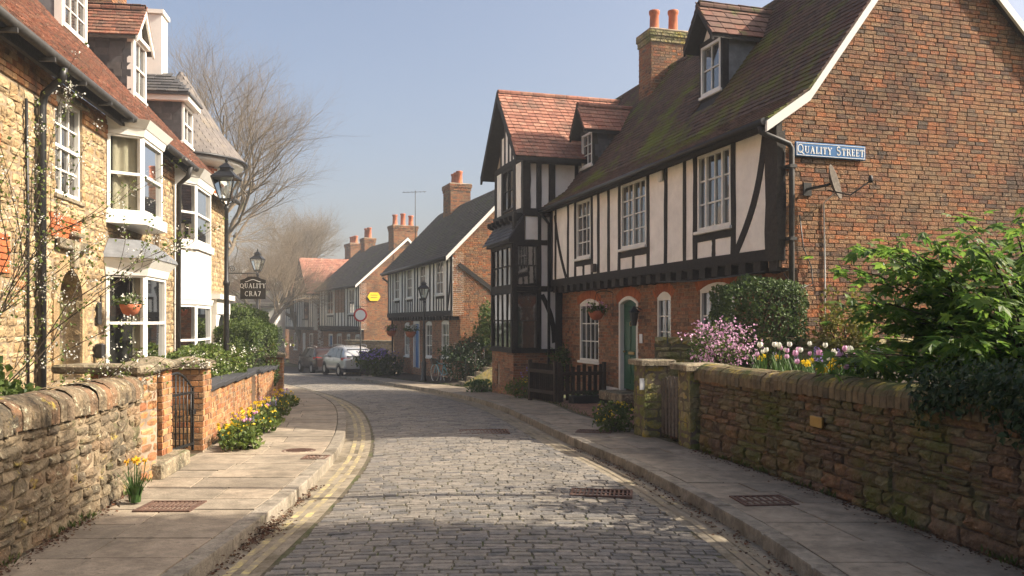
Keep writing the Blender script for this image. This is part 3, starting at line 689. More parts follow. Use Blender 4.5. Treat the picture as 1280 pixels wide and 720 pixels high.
# --- right garden wall, dark and mossy, facing the road (-x)
rw = thing('garden_wall', 'long dark mossy stone and brick garden wall along the right pavement', 'wall')
WP = [(3.92, 2.2), (3.60, 4.0), (3.42, 5.65), (3.21, 7.1), (2.87, 9.05), (2.46, 11.0)]
items_s, items_c, items_b = [], [], []
for a, b in zip(WP[:-1], WP[1:]):
    L = math.dist(a, b); ang = math.atan2(b[1]-a[1], b[0]-a[0]); za = gz(a[1]) + .1; Fm = T4((a[0], a[1], za), rotz(ang)); ht = 1.03 + .03 * (8 - a[1]) / 4
    htb = 1.03 + .03 * (8 - b[1]) / 4
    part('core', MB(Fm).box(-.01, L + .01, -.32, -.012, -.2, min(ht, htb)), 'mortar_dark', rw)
    items_s += rect_items(Fm, courses(0, L, 0, .5, .27, .105, .008, lv=.5, hv=.4), .12, .04, .02, .03)
    items_b += rect_items(Fm, courses(0, L, .5, ht - .08, .22, .075, .008, lv=.35, hv=.25), .09, .034, .012, .02)
    x = 0                                                             # brick-on-edge coping, bullnosed
    while x < L - .02:
        w = rng.uniform(.085, .11); items_c.append((Fm, x, w, ht)); x += w + .006
    # plants and back edging hide the rear
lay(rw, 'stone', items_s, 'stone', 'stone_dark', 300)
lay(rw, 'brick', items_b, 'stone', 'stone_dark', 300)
def bullnose(n=7, r=.2, hh=.11):
    pr = [(-r, -.10)] + [(-r * math.cos(math.pi * i / n), hh * math.sin(math.pi * i / n)) for i in range(n + 1)] + [(r, -.10)]
    V = []; 
    for x in (-.5, -.42, .42, .5):
        k = .96 if abs(x) > .45 else 1
        for (y, z) in pr: V.append((x, y * k, z * k))
    m = len(pr); Q = []
    for i in range(3):
        for j in range(m - 1): Q.append((i*m+j, i*m+j+1, (i+1)*m+j+1, (i+1)*m+j))
    return np.array(V), np.array(Q)
SHAPES['bull'] = [bullnose()]
cop = [Fm @ T4((x + w/2, -.15, ht + rng.uniform(-.006, .008)), rotz(rng.uniform(-.03, .03)), (w, 1.0, 1)) for (Fm, x, w, ht) in items_c]
lay(rw, 'coping_brick', cop, 'bull', 'coping_dark', 300)
pq = MB(T4((3.02, 8.2, gz(8.2) + .80), rotz(math.atan2(1.95, -.34)))).box(-.11, .11, .03, .062, -.055, .055, .006)
tag(part('wall_plaque', pq, 'brass'), 'small tan rectangular plaque set in the mossy garden wall', 'plaque')
# --- gate pillars on the right and the weathered wooden gate
pillar('gate_pillar', 'mossy stone gate pillar where the long dark garden wall ends', 2.52, 11.32, gz(11.3) + .1, .44, 1.06, 'stone_moss', .18, piece='stone', pyr=.01, capw=.08)
pillar('gate_pillar', 'mossy stone gate pillar nearest the green front door', 2.10, 12.62, gz(12.6) + .1, .42, 1.08, 'stone_moss', .25, piece='stone', pyr=.01, capw=.06)
g = thing('wooden_gate', 'weathered grey picket gate with dark rails between mossy pillars', 'gate', (2.40, 11.58, gz(11.6) + .12), math.atan2(.80, -.22))
its = []
for i in range(7):
    h = .80 + .06 * math.sin(i / 6 * math.pi); its.append(T4((.06 + i * .11, 0, .06 + h / 2), None, (.075, .022, h)))
lay(g, 'picket', its, 'board', 'oak_grey')
for z in (.18, .66): part('rail', MB().box(0, .80, -.05, -.012, z, z + .09, .006), 'fence_wood', g)
part('brace', MB().bar((.03, -.03, .26), (.77, -.03, .66), .03, .08, (0, 0, 1)), 'fence_wood', g)
# --- low terrace wall in the right-hand garden
lw = thing('terrace_wall', 'low lichen-covered stone terrace wall behind the tulip bed', 'wall'); a, b = (2.2, 12.95), (6.6, 12.05); L = math.dist(a, b); ang = math.atan2(b[1]-a[1], b[0]-a[0])
Fm = T4((b[0], b[1], .1), rotz(ang + math.pi)); part('core', MB(Fm).box(0, L, -.3, -.025, -.2, 1.32), 'mortar_dark', lw)
a2, ang2 = a, ang
Fm = T4((b[0], b[1], .1), rotz(math.atan2(a[1]-b[1], a[0]-b[0])))
lay(lw, 'stone', rect_items(Fm, courses(0, L, 0, 1.27, .34, .15, .012, lv=.35, hv=.3), .1, .02, .012, .02), 'stone', 'stone_moss', 220)
lay(lw, 'coping_stone', rect_items(Fm, courses(0, L, 1.27, 1.42, .32, .15, .012, lv=.3), .40, .05, .012, .01), 'stone', 'stone_moss', 60)
Fb = Fm @ T4((0, 0, 0))
# garden soil bed between the walls (raised)
V = [(3.66, 4.0, 1.03), (3.48, 5.65, 1.03), (3.27, 7.1, 1.02), (2.93, 9.05, 1.02), (2.72, 11.2, 1.0), (2.9, 12.6, 1.0), (6.6, 12.0, 1.05), (7.5, 8, 1.06), (7.5, 4, 1.08)]
bd = MB().rings([[(x, y, -.1) for x, y, z in V], V], False, True); struct('garden_soil', bd, 'soil')
# --- left near wall: rubble with big rounded coping, facing the road (+x)
nwall = thing('garden_wall', 'golden rubble stone garden wall with rounded brick coping, nearest on the left', 'wall')
WL = [(-3.78, 8.55), (-3.62, 7.4), (-3.46, 5.6), (-3.2, 3.0)]
si, ci = [], []
for a, b in zip(WL[:-1], WL[1:]):
    L = math.dist(a, b); ang = math.atan2(b[1]-a[1], b[0]-a[0]); Fm = T4((a[0], a[1], .1), rotz(ang)); ht = .93
    part('core', MB(Fm).box(-.01, L + .01, -.34, -.012, -.15, ht), 'mortar_earth', nwall)
    si += rect_items(Fm, courses(0, L, -.02, ht, .25, .095, .006, lv=.5, hv=.4), .12, .028, .012, .03)
    x = 0
    while x < L - .02:
        w = rng.uniform(.11, .16); ci.append(Fm @ T4((x + w/2, -.17, ht + .06 + rng.uniform(-.012, .012)), rotz(rng.uniform(-.05, .05)) , (w, 1.02, 1.15))); x += w + .007
lay(nwall, 'stone', si, 'stone', 'stone_wall', 300)
lay(nwall, 'coping_brick', ci, 'bull', 'coping_left', 100)
# end of that wall: brick quoin pier with a flat cap running back
qp = thing('wall_pier', 'pier of worn orange brick and flint ending the rubble wall, flat stone cap', 'pillar', (-3.98, 8.78, .1), math.radians(-8))
part('core', MB().box(-.34, .18, -.18, .18, -.1, 1.12), 'mortar', qp); it = []
for (nx, ny, an, w, d) in ((0, -.18, 180, .34, 0), (.18, 0, 270, .18, 0)):
    o = (-.08, -.18, 0) if an == 180 else (.18, 0, 0); hw = .26 if an == 180 else .18
    it += rect_items(face(o, an), courses(-hw, hw, 0, 1.12, .22, .09, .012, lv=.2, hv=.15), .05, .012, .006, .01)
lay(qp, 'brick', it, 'stone', 'brick_garden', 120)
part('cap', MB().box(-.75, .24, -.24, .24, 1.12, 1.21, .02), 'cap_stone', qp)
pa = pillar('gate_pillar', 'tall brick gate pillar left of the iron gate, orange side lit', -4.10, 9.55, .1, .36, 1.12, 'brick_garden', math.radians(6), capw=.06)
part('plinth', MB().box(-.12, .35, -.75, .3, -.02, .16, .02), 'cap_stone', pa)
pillar('gate_pillar', 'squat lichen-speckled brick gate pillar right of the iron gate', -4.22, 10.98, .1, .46, 1.06, 'brick_garden', math.radians(8), capw=.05)
ig = thing('iron_gate', 'narrow black iron garden gate with arched top, standing open', 'gate', (-4.12, 9.75, .13), math.radians(86))
W = .92
for i in range(9):
    x = .05 + (W - .1) * i / 8; part('bar', MB().tube([(x, 0, .05), (x, 0, .80 + .18 * math.sin(math.pi * i / 8))], .009, 6), 'black_paint', ig)
part('arch_rail', MB().tube([(.0 + W * i / 12, 0, .78 + .22 * math.sin(math.pi * i / 12)) for i in range(13)], .016, 6), 'black_paint', ig)
for z in (.07, .72): part('rail', MB().box(0, W, -.012, .012, z, z + .03), 'black_paint', ig)
for x in (0, W): part('stile', MB().box(x - .014, x + .014, -.014, .014, .0, .80), 'black_paint', ig)
part('latch', MB().box(W - .05, W + .03, -.03, .03, .45, .52), 'black_paint', ig)
# --- brick wall with slate coping running on to the end pillar
bw = thing('brick_wall', 'low orange brick garden wall with dark slate coping behind the flower border', 'wall')
a, b = (-4.10, 11.2), (-6.20, 22.2); L = math.dist(a, b); n = 8; bi, cp = [], []
for k in range(n):
    p = (a[0] + (b[0]-a[0]) * k/n, a[1] + (b[1]-a[1]) * k/n); q = (a[0] + (b[0]-a[0]) * (k+1)/n, a[1] + (b[1]-a[1]) * (k+1)/n)
    l = math.dist(p, q); z = gz((p[1]+q[1])/2) + .08; Fm = T4((q[0], q[1], z), rotz(math.atan2(p[1]-q[1], p[0]-q[0])))
    part('core', MB(Fm).box(-.005, l + .005, -.22, 0, -.25, .78), 'mortar', bw)
    bi += rect_items(Fm, courses(0, l, 0, .78, .225, .075, .012), .04, .01, .004, .006)
    part('coping', MB(Fm).box(-.004, l + .004, -.28, .06, .78, .86, .012), 'slate_coping', bw)
    if k in (3,):
        part('pilaster', MB(Fm).box(0, .3, .0, .075, 0, .775), 'mortar', bw); bi += rect_items(Fm @ T4((0, .075, 0)), courses(0, .3, 0, .775, .22, .075, .012), .05, .01, .004)
lay(bw, 'brick', bi, 'brick', 'brick_garden', 300)
pillar('end_pillar', 'orange brick end pillar with weathered cap beyond the clipped hedge', -6.32, 22.4, gz(22.4) + .05, .44, 1.12, 'brick_garden', math.radians(11), capw=.06)
# front garden soil on the left
V = [(-3.9, 2), (-3.85, 8.5), (-4.3, 11), (-6.5, 22.5), (-9.5, 32), (-14, 30), (-12, 20), (-9, 9), (-8, 2)]
struct('front_garden', MB().rings([[(x, y, gz(y) - .3) for x, y in V], [(x, y, gz(y) + .10) for x, y in V]], False, True), 'soil')
# ------------------------------------------------------------------ shared house pieces
def slab_poly(mb, pts, t): return mb
def roof_slab(parent, x0, x1, prof, thick, mat, name='roof'):
    """prof: (y, z) from front eave over ridge to back eave"""
    top = prof; bot = [(y, z - thick) for y, z in reversed(prof)]
    return part(name, MB().prism(top + bot, x0, x1, 'x'), mat, parent)
def chimney(parent, x0, x1, y0, y1, z0, z1, pots, mat='brick', bl=.225, bh=.075, potr=.12, poth=.55, capmat=None, cap=.06, pot_axis='y'):
    c = part('chimney', MB().box(x0 + .012, x1 - .012, y0 + .012, y1 - .012, z0, z1), 'mortar', parent); it = []
    w, d = x1 - x0, y1 - y0; cx, cy = (x0 + x1) / 2, (y0 + y1) / 2
    def shell(za, zb, g):
        o = []
        for (px, py, an, hw) in ((cx, y1 + g, 0, w/2 + g), (x0 - g, cy, 90, d/2 + g), (cx, y0 - g, 180, w/2 + g), (x1 + g, cy, 270, d/2 + g)):
            o += rect_items(face((px, py, 0), an), courses(-hw, hw, za, zb, bl, bh, .012), .05 + g, 0, .003)
        return o
    it = shell(z0, z1 - bh * 4, 0); lay(c, 'brick', it, 'brick', mat, 0 if bl > .3 else 60)
    lay(c, 'cap_brick', shell(z1 - bh * 4, z1 - bh * 2, cap * .5) + shell(z1 - bh * 2, z1, cap), 'brick', capmat or mat, 0)
    part('flaunching', MB().box(x0 - cap, x1 + cap, y0 - cap, y1 + cap, z1 - .01, z1 + .05, .02), 'mortar', c)
    n = len(pots)
    for i, h in enumerate(pots):
        f = (i + .5) / n; p = (cx, y0 + d * f, z1 + .04) if pot_axis == 'y' else (x0 + w * f, cy, z1 + .04)
        part('chimney_pot', MB().lathe([(potr * 1.05, 0), (potr * 1.08, .06), (potr * .92, .1), (potr * .85, h - .12), (potr, h - .09), (potr * 1.05, h - .03), (potr, h), (potr * .75, h), (potr * .7, h - .2)], p, 14, caps=False), 'terracotta', c)
    return c
def tri_tiles(o, ud, sd, S, prof, mat, parent, limit, w, g, name='tile', **k):
    lay(parent, name, roof_items(o, ud, sd, S, prof, w, g, **k), 'tile', mat, limit)
def dormer(parent, x0, x1, yf, ze, za, zr, yr, win=(2, 3), cheek='slate', tilemat='tile_red', tw=.2, tg=.14, ov=.3, side=.12, gable='cream', frame='white_paint', dark=True, z0=None, lim=40, glass='pane_pale', midrail=False, barge='timber', whole_gable_white=False):
    """zr(y): main roof height, yr(z): main roof position; y points out of the house"""
    z0 = zr(yf) if z0 is None else z0; cx = (x0 + x1) / 2
    d = part('dormer', MB().box(x0 + .02, x1 - .02, yf - .5, yf - .07, z0 - .3, ze), 'dark_room', parent)
    Fm = face((0, yf, 0), 0)
    window(d, Fm, x0 + .07, x1 - .07, z0 + .10, ze - .02, win[0], win[1], y=-.03, fw=.055, glass=glass, frame=frame, midrail=midrail, sillw=.03)
    fr = MB(Fm); fm = 'timber' if dark else frame
    fr.box(x0, x0 + .07, -.12, .02, z0 - .15, ze); fr.box(x1 - .07, x1, -.12, .02, z0 - .15, ze); fr.box(x0 + .07, x1 - .07, -.12, .018, z0 - .2, z0 + .04); part('front_frame', fr, fm, d)
    for xc, s in ((x0, 1), (x1, -1)):
        a = [(yf - .02, z0 - .02), (yf - .02, ze), (yr(ze) - .1, ze)]
        ck = part('cheek', MB().prism(a if s > 0 else a[::-1], xc + s * .01, xc + s * .05, 'x'), 'lead' if cheek == 'lead' else 'slate', d)
        if cheek != 'lead':
            Fc = face((xc + (.012 if s > 0 else -.012), 0, 0), 90 if s > 0 else -90); rc = []
            z = z0
            while z < ze - .05:
                lo = yr(min(z + .02, ze)) + .02; hi = yf - .03; y = lo - (.12 if int(z * 100) % 2 else 0)
                while y < hi:
                    p, q = max(y, lo), min(y + .3, hi)
                    if q - p > .05: rc.append((p + .004, q - .004, z, min(z + .16, ze)) if s > 0 else (-q + .004, -p - .004, z, min(z + .16, ze)))
                    y += .3
                z += .15
            lay(ck, 'slate', rect_items(Fc, rc, .03, .012, .003, .02), 'tile', 'slate', 30)
    part('gable', MB().prism([(x0 + .02, ze), (x1 - .02, ze), (cx, za - .08)], yf - .06, yf - .02, 'y'), gable, d)
    if dark:
        gm = MB(Fm); gm.box(x0, x1, -.03, .03, ze - .02, ze + .08); gm.box(cx - .04, cx + .04, -.02, .02, ze + .08, za - .12); part('gable_timber', gm, 'timber', d)
    else:
        gm = MB(Fm); gm.box(x0 - .05, x1 + .05, -.03, .10, ze - .02, ze + .06)
        for k in range(1, 6):
            xx = x0 + (x1 - x0) * k / 6; zz = ze + (za - ze) * (1 - abs(xx - cx) / (cx - x0)) - .1
            if zz > ze + .08: gm.box(xx - .02, xx + .02, -.03, .0, ze + .06, zz)
        part('pediment', gm, frame, d)
    yo = yf + ov; hw = cx - x0 + side; sl = math.atan2(za - ze + .0, hw); S = math.hypot(hw, za - ze + .04); zE = ze - .04
    for s in (-1, 1):
        ex = cx + s * hw; pts = [(ex, yo, zE), (cx, yo, za), (cx, yr(za) - .15, za), (ex, yr(zE) - .15, zE)]
        lo = [(p[0], p[1], p[2] - .07) for p in pts]; rp = part('roof', MB().rings([lo, pts], True, True), 'timber' if dark else 'tile_brown', d)
        sd = np.array([-s * hw, 0, za - zE]); sd /= np.linalg.norm(sd); ud = (0, -s, 0) if s > 0 else (0, 1, 0)
        if s < 0: pf = lambda q, zE=zE: (yr(zE + q * sd[2]) - .05, yo + .02)
        else: pf = lambda q, zE=zE: (-(yo + .02), -(yr(zE + q * sd[2]) - .05))
        lay(rp, 'tile', roof_items((ex, 0, zE), ud, sd, S, pf, tw, tg), 'tile', tilemat, lim)
        bb = MB().rings([[(ex, yo + .01, zE - .12), (ex, yo + .01, zE + .01), (cx, yo + .01, za + .01), (cx, yo + .01, za - .14)], [(ex, yo - .035, zE - .12), (ex, yo - .035, zE + .01), (cx, yo - .035, za + .01), (cx, yo - .035, za - .14)]], True, True); part('barge_board', bb, barge, d)
    it = []; y = yo
    while y > yr(za): it.append(T4((cx, y - .15, za + .02), np.array([[0, 1, 0], [-1, 0, 0], [0, 0, 1.]]) @ np.eye(3), (.3, .5, .5))); y -= .31
    lay(d, 'ridge_tile', it, 'bull', tilemat, 20)
    return d
# ------------------------------------------------------------------ the large half-timbered house on the right
h1 = thing('timbered_house', 'large half-timbered house with mossy tiled roof, green door and tall brick gable', 'house', (H1O[0], H1O[1], 0), H1A)
F0 = face((0, 0, 0), 0)
def zr1(y): return 4.80 + (.62 - y) * .70 if y > -.1 else 5.304 + (-.1 - y) * 1.328
def yr1(z): return .62 - (z - 4.80) / .70 if z < 5.304 else -.1 - (z - 5.304) / 1.328
RY, RZ = -2.45, zr1(-2.45)
wall = part('wall', MB(), 'mortar', h1)
op = [(7.85, 9.12, .78, 2.34), (5.66, 6.66, .05, 2.34), (4.14, 4.76, .86, 2.38), (1.8, 3.0, .95, 2.48)]
mb = MB(F0); wallgrid(mb, .02, 10.4, -.1, 2.62, -.3, -.005, op); mb.box(.02, 10.4, -.5, -.26, -.1, 2.6)
gp = [(.02, -.2), (.02, 2.6), (.33, 2.6), (.33, 4.93), (-.12, 5.2), (RY, RZ - .1), (-5.7, 5.35), (-5.7, -.2)]
mb.prism(gp, .012, .3, 'x'); w_ = part('wall', mb, 'mortar_brick', h1); bpy.data.objects.remove(wall); wall = w_; wall.name = 'wall'
bi = rect_items(F0, courses(0, 10.4, 0, 2.6, .215, .073, .010, op), .05, .008, .003, .008)
def gprof(z):
    f = .02 if z < 2.6 else (.30 if z < 4.92 else yr1(z) - .09); b = -5.7 if z < 5.35 else RY - (RZ - z) / ((RZ - 5.35) / (5.7 + RY)) + .03
    return (b, min(f, .30))
Fg = face((0, 0, 0), 90)
gi = rect_items(Fg, courses(-5.8, .3, .0, RZ - .1, .195, .068, .010, (), gprof, lv=.18, hv=.05), .05, .010, .004, .01)
lay(wall, 'brick', gi, 'brick', 'brick', 210); lay(wall, 'brick', bi, 'brick', 'brick_red', 90)
arc = []
for (a, b, c, d), rise in zip(op, (.12, .14, .12, .12)): arc += arch_items(F0, a - .02, b + .02, d - rise, rise + .001, .21)
lay(wall, 'arch_brick', arc, 'brick', 'brick_orange', 90)
for (a, b, c, d), spec in zip(op, ((4, 3, .12), None, (2, 4, .12), (4, 3, .12))):
    if spec: window(wall, F0, a, b, c, d, spec[0], spec[1], rise=spec[2], glass='pane', bar=.026)
part('plinth', MB(F0).box(6.7, 7.6, -.02, .03, 0, .24), 'white_render', wall)
# green door with its white case
dr = MB(F0); dr.box(5.66, 5.74, -.14, .01, .08, 2.2); dr.box(6.58, 6.66, -.14, .01, .08, 2.2); n = 10
for i in range(n):
    xa, xb = 5.66 + i * .1, 5.66 + (i + 1) * .1; f = lambda x: 2.2 + .14 * (1 - ((x - 6.16) / .5) ** 2); dr.prism([(xa, f(xa) - .08), (xb, f(xb) - .08), (xb, f(xb)), (xa, f(xa))], -.14, .011, 'y')
dc = part('door_case', dr, 'white_paint', wall)
door = part('door', MB(F0).box(5.74, 6.58, -.13, -.09, .24, 2.26), 'green_door', h1)
for (a, b, c, d) in ((5.82, 6.12, .36, 1.0), (6.20, 6.50, .36, 1.0), (5.82, 6.12, 1.12, 1.75), (6.20, 6.50, 1.12, 1.75), (5.86, 6.46, 1.86, 2.12)):
    part('door_panel', MB(F0).box(a, b, -.10, -.072, c, d, .012), 'green_door', door)
part('letter_plate', MB(F0).box(6.02, 6.30, -.09, -.065, 1.03, 1.09, .004), 'brass', door); part('knocker', MB(F0).torus((6.16, -.06, 1.72), .05, .009), 'brass', door)
part('door_handle', MB(F0).lathe([(.012, -.02), (.03, .0), (.03, .02), (.01, .03)], (6.5, -.06, 1.08), 10), 'brass', door)
part('door_step', MB(F0).box(5.5, 6.8, -.14, .45, 0, .20, .02), 'cap_stone', h1)
# jetty: bressumer and joist ends
FU = face((0, .35, 0), 0)
its = [tim(FU, (.0, 2.80), (10.35, 2.80), .17, .2, .04)]; lay(h1, 'bressumer', its, 'timber', 'timber')
ji = [T4((.12 + i * .43, .17, 2.63), rotz(math.pi / 2), (.40, .2, .18)) for i in range(24)]
lay(h1, 'joist', ji, 'timber', 'timber')
part('jetty_soffit', MB().box(.02, 10.35, -.01, .33, 2.70, 2.73), 'timber', h1)
uo = [(1.33, 2.45, 3.38, 4.74), (4.52, 5.77, 3.34, 4.74), (7.5, 8.42, 3.32, 4.72)]
mb = MB(FU); wallgrid(mb, 0.02, 10.4, 2.72, 4.93, -.25, -.012, uo); mb.box(.0, 10.4, -.4, -.2, 2.72, 4.9); uw = part('upper_wall', mb, 'mortar', h1)
studs = [1.25, 2.53, 2.92, 3.68, 4.43, 5.86, 6.43, 7.02, 7.41, 8.50, 9.02, 9.95]
ti = [tim(FU, (0, 4.86), (10.4, 4.86), .17, .12, .012)]
for i, s in enumerate(studs): ti.append(tim(FU, (s, 2.88), (s + rng.uniform(-.02, .02), 4.78), .13 if i in (0, 1) else .105, .12, .022))
ti.append(tim(FU, (.13, 2.70), (.13, 4.94), .30, .16, .05)); ti.append(tim(FU, (10.28, 2.7), (10.28, 4.94), .22, .14, .03))
for (a, b, c, d) in uo:
    ti.append(tim(FU, (a - .02, c - .13), (b + .02, c - .13), .12, .1, .018)); m = (a + b) / 2; ti.append(tim(FU, (m, 2.88), (m, c - .19), .10, .1, .016))
lay(uw, 'timber', ti, 'timber', 'timber')
def brace(parent, Fm, p0, p1, bow, w, d, proud):
    pts = []; n = 9
    for i in range(n + 1):
        t = i / n; x = p0[0] + (p1[0] - p0[0]) * t; z = p0[1] + (p1[1] - p0[1]) * t; k = bow * math.sin(math.pi * t); l = math.dist(p0, p1); nx, nz = -(p1[1]-p0[1]) / l, (p1[0]-p0[0]) / l
        pts.append((x + nx * k, z + nz * k, nx, nz))
    r = [[(x - a * w/2, proud - d, z - b * w/2), (x + a * w/2, proud - d, z + b * w/2), (x + a * w/2, proud, z + b * w/2), (x - a * w/2, proud, z - b * w/2)] for x, z, a, b in pts]
    return part('brace', MB(Fm).rings(r, True, True), 'timber', parent)
brace(uw, FU, (.34, 4.70), (1.18, 2.9), -.16, .15, .1, .018)
brace(uw, FU, (10.0, 4.6), (9.15, 2.9), .10, .12, .1, .018)
ed = sorted([.28] + studs + [10.2]); rc = []
for a, b in zip(ed[:-1], ed[1:]):
    hit = [o for o in uo if o[0] < (a + b) / 2 < o[1]]
    if hit: o = hit[0]; m = (o[0] + o[1]) / 2; rc += [(a, m, 2.88, o[2] - .18), (m, b, 2.88, o[2] - .18)]
    else: rc.append((a, b, 2.88, 4.80))
lay(uw, 'panel', rect_items(FU, rc, .02, .002, .002), 'panel', 'cream')
window(uw, FU, *uo[0], 4, 3, y=-.05, mull=(1.62, 2.16), glass='pane_pale', bar=.026)
window(uw, FU, *uo[1], 4, 4, y=-.05, mull=(5.145,), glass='pane_pale', bar=.026)
window(uw, FU, *uo[2], 3, 4, y=-.05, glass='pane_pale', bar=.026)
# roof
roof = roof_slab(h1, -.14, 13.3, [(.62, 4.80), (-.1, 5.304), (RY, RZ), (-6.0, 5.2)], .13, 'timber')
s1 = math.hypot(.72, .504); dh = [(3.52, 4.48, 1.05, 4.0), (9.3, 10.2, .48, 3.6)]
lay(roof, 'tile', roof_items((0, .62, 4.80), (1, 0, 0), np.array([0, -.72, .504]) / s1, s1, lambda s: (-.16, 10.4), .175, .125), 'tile', 'tile_dark', 60, mass='eave_tile_mass')
s2 = math.hypot(RY + .1, RZ - 5.304); S2 = np.array([0, RY + .1, RZ - 5.304]) / s2
def mprof(s):
    return (-.16, 10.55 if 5.304 + s * S2[2] < 6.2 else min(11.75, 10.0 + (5.304 + s * S2[2] - 6.12) * .85))
lay(roof, 'tile', roof_items((0, -.1, 5.304), (1, 0, 0), S2, s2, mprof, .175, .125, openings=[(3.6, 4.4, .9, 2.2), (9.4, 10.1, .5, 1.2)]), 'tile', 'tile_dark', 240)
lay(roof, 'ridge_tile', [T4((i * .34, RY, RZ + .01), None, (.33, .55, .6)) for i in range(40)], 'bull', 'tile_dark', 40)
bb = MB(); pr = [(.66, 4.74), (-.1, 5.26), (RY, RZ - .03)]
for a, b in zip(pr[:-1], pr[1:]): bb.prism([(a[0], a[1] - .13), (b[0], b[1] - .13), (b[0], b[1] + .03), (a[0], a[1] + .03)], -.16, -.11, 'x')
bb.prism([(RY, RZ - .16), (-6.0, 5.02), (-6.0, 5.18), (RY, RZ)], -.16, -.11, 'x'); part('barge_board', bb, 'white_paint', roof)
mb = MB()
for a, b in zip(pr[:-1], pr[1:]): mb.prism([(a[0], a[1] - .02), (b[0], b[1] - .02), (b[0], b[1] + .045), (a[0], a[1] + .045)], -.108, -.02, 'x')
part('verge', mb, 'mortar', roof)
gt = MB().tube([(-.12, .69, 4.77), (10.3, .69, 4.74)], .055, 8); part('gutter', gt, 'black_paint', h1)
part('fascia', MB().box(-.05, 10.35, .45, .50, 4.70, 4.86), 'timber', h1)
part('drainpipe', MB().tube([(-.02, .69, 4.72), (-.02, .66, 4.62), (-.07, .60, 4.58), (-.09, .23, 4.46), (-.09, .18, 4.40), (-.09, .18, .3)], .042, 10), 'pipe_grey', h1)
for z in (4.1, 3.0, 1.9): part('pipe_bracket', MB().box(-.14, .01, .12, .24, z, z + .05), 'pipe_grey', h1)
chimney(h1, 8.75, 9.5, -2.95, -1.85, 7.4, 9.36, [.66, .60], capmat='stone_moss', potr=.14)
dormer(h1, 3.55, 4.45, -.84, 7.42, 8.12, zr1, yr1, (2, 2), 'lead', 'tile_plum', .3, .19, ov=.32)
dormer(h1, 9.32, 10.18, -.48, 6.80, 7.52, zr1, yr1, (2, 3), 'slate', 'tile_pink', .24, .15, ov=.3)
# vents and small fittings
part('alarm_box', MB(FU).box(3.72, 3.88, .02, .09, 4.50, 4.72, .02), 'white_paint', h1); part('vent_box', MB(FU).box(7.1, 7.22, .02, .12, 2.92, 3.12, .01), 'oak_grey', h1)
part('house_number', MB(F0).box(5.40, 5.54, .012, .03, 1.30, 1.50, .004), 'sign_white', h1)
part('conduit', MB().tube([(.3, .38, 2.55), (1.2, .36, 2.52), (2.5, .36, 2.5), (4, .36, 2.55)], .012, 5), 'black_paint', h1)
# --- gabled wing with two-storey oriel
WX0, WX1, WYU, WYL = 10.38, 13.18, 1.10, 1.40
wing = part('wing_wall', MB().box(WX0 + .03, 12.47, 0, WYL - .03, -.25, .93).box(WX0 + .03, 12.47, -.2, WYL - .03, .93, 3.95).box(WX0 + .03, WX1 - .03, -1.2, WYU - .03, 3.9, 6.2).prism([(WX0, 6.2), (WX1, 6.2), ((WX0+WX1)/2, 7.85)], -.5, WYU - .03, 'y'), 'mortar', h1)
Fwf, Fws = face((0, WYL, 0), 0), face((WX0, 0, 0), 90)
Fuf = face((0, WYU, 0), 0)
it = rect_items(Fwf, courses(WX0, 12.5, -.3, .93, .215, .073, .01, [(11.7, 11.95, .0, .55)]), .05, .0, .003) + rect_items(Fws, courses(0, WYL, -.3, .93, .215, .073, .01, [(.55, .9, -.3, .35)]), .05, .0, .003)
lay(wing, 'brick', it, 'brick', 'brick_red', 0)
part('sill_beam', MB().box(WX0 - .06, 12.56, .05, WYL + .06, .93, 1.03), 'timber', wing)
ti = []
for z in (2.65,): ti += [tim(Fwf, (WX0, z), (12.5, z), .16, .12, .03), tim(Fws, (0, z), (WYL, z), .14, .12, .03)]
for x in (WX0 + .05, 12.45): ti.append(tim(Fwf, (x, 1.03), (x, 3.95), .09, .13, .035))
ti += [tim(Fwf, (WX0, 3.9), (12.5, 3.9), .14, .12, .03), tim(Fws, (0, 3.9), (WYL, 3.9), .14, .12, .03)]
for v in (.12, .66, WYL - .04): ti.append(tim(Fws, (v, 1.03), (v, 4.7), .19 if v < .2 else .085, .13, .035))
for v, w in ((1.02, .20), (.68, .13), (.30, .16), (-.4, .10)): ti.append(tim(Fws, (v, 4.72), (v, 6.15), w, .12, .03))
ti += [tim(Fws, (-1.0, 6.1), (WYU + .02, 6.1), .14, .12, .035), tim(Fws, (.0, 4.72), (WYU, 4.72), .2, .14, .05)]
for x in (WX0 + .09, 11.2, 12.4, WX1 - .08): ti.append(tim(Fuf, (x, 4.8), (x, 6.2), .15, .12, .03))
ti += [tim(Fuf, (WX0, 6.2), (WX1, 6.2), .16, .12, .035), tim(Fuf, (WX0 - .05, 4.74), (WX1 + .05, 4.74), .2, .16, .06)]
for x in (11.05, 11.45, 11.78, 12.15, 12.55): ti.append(tim(Fuf, (x, 6.26), (x, 7.85 - abs(x - 11.78) * 1.1), .1, .1, .02))
lay(wing, 'timber', ti, 'timber', 'timber')
brace(wing, Fws, (.60, 2.5), (.24, 1.2), -.10, .13, .1, .02)
rc = [(.2, .62, 1.03, 2.58), (.2, .62, 2.72, 3.84), (.2, .62, 3.96, 4.6), (.7, 1.05, 3.96, 4.6)]
rc += [(.4, .60, 4.8, 6.04), (.75, .92, 4.8, 6.04), (-.9, .22, 4.8, 6.04)]
lay(wing, 'panel', rect_items(Fws, rc, .03, .0, .002), 'panel', 'white_render')
lay(wing, 'panel', rect_items(Fuf, [(WX0 + .16, 11.14, 4.84, 6.12), (12.46, WX1 - .14, 4.84, 6.12), (11.1, 11.4, 6.28, 7.1), (11.5, 11.73, 6.28, 7.5), (11.83, 12.1, 6.28, 7.5), (12.2, 12.5, 6.28, 7.1)], .03, .0, .002), 'panel', 'cream')
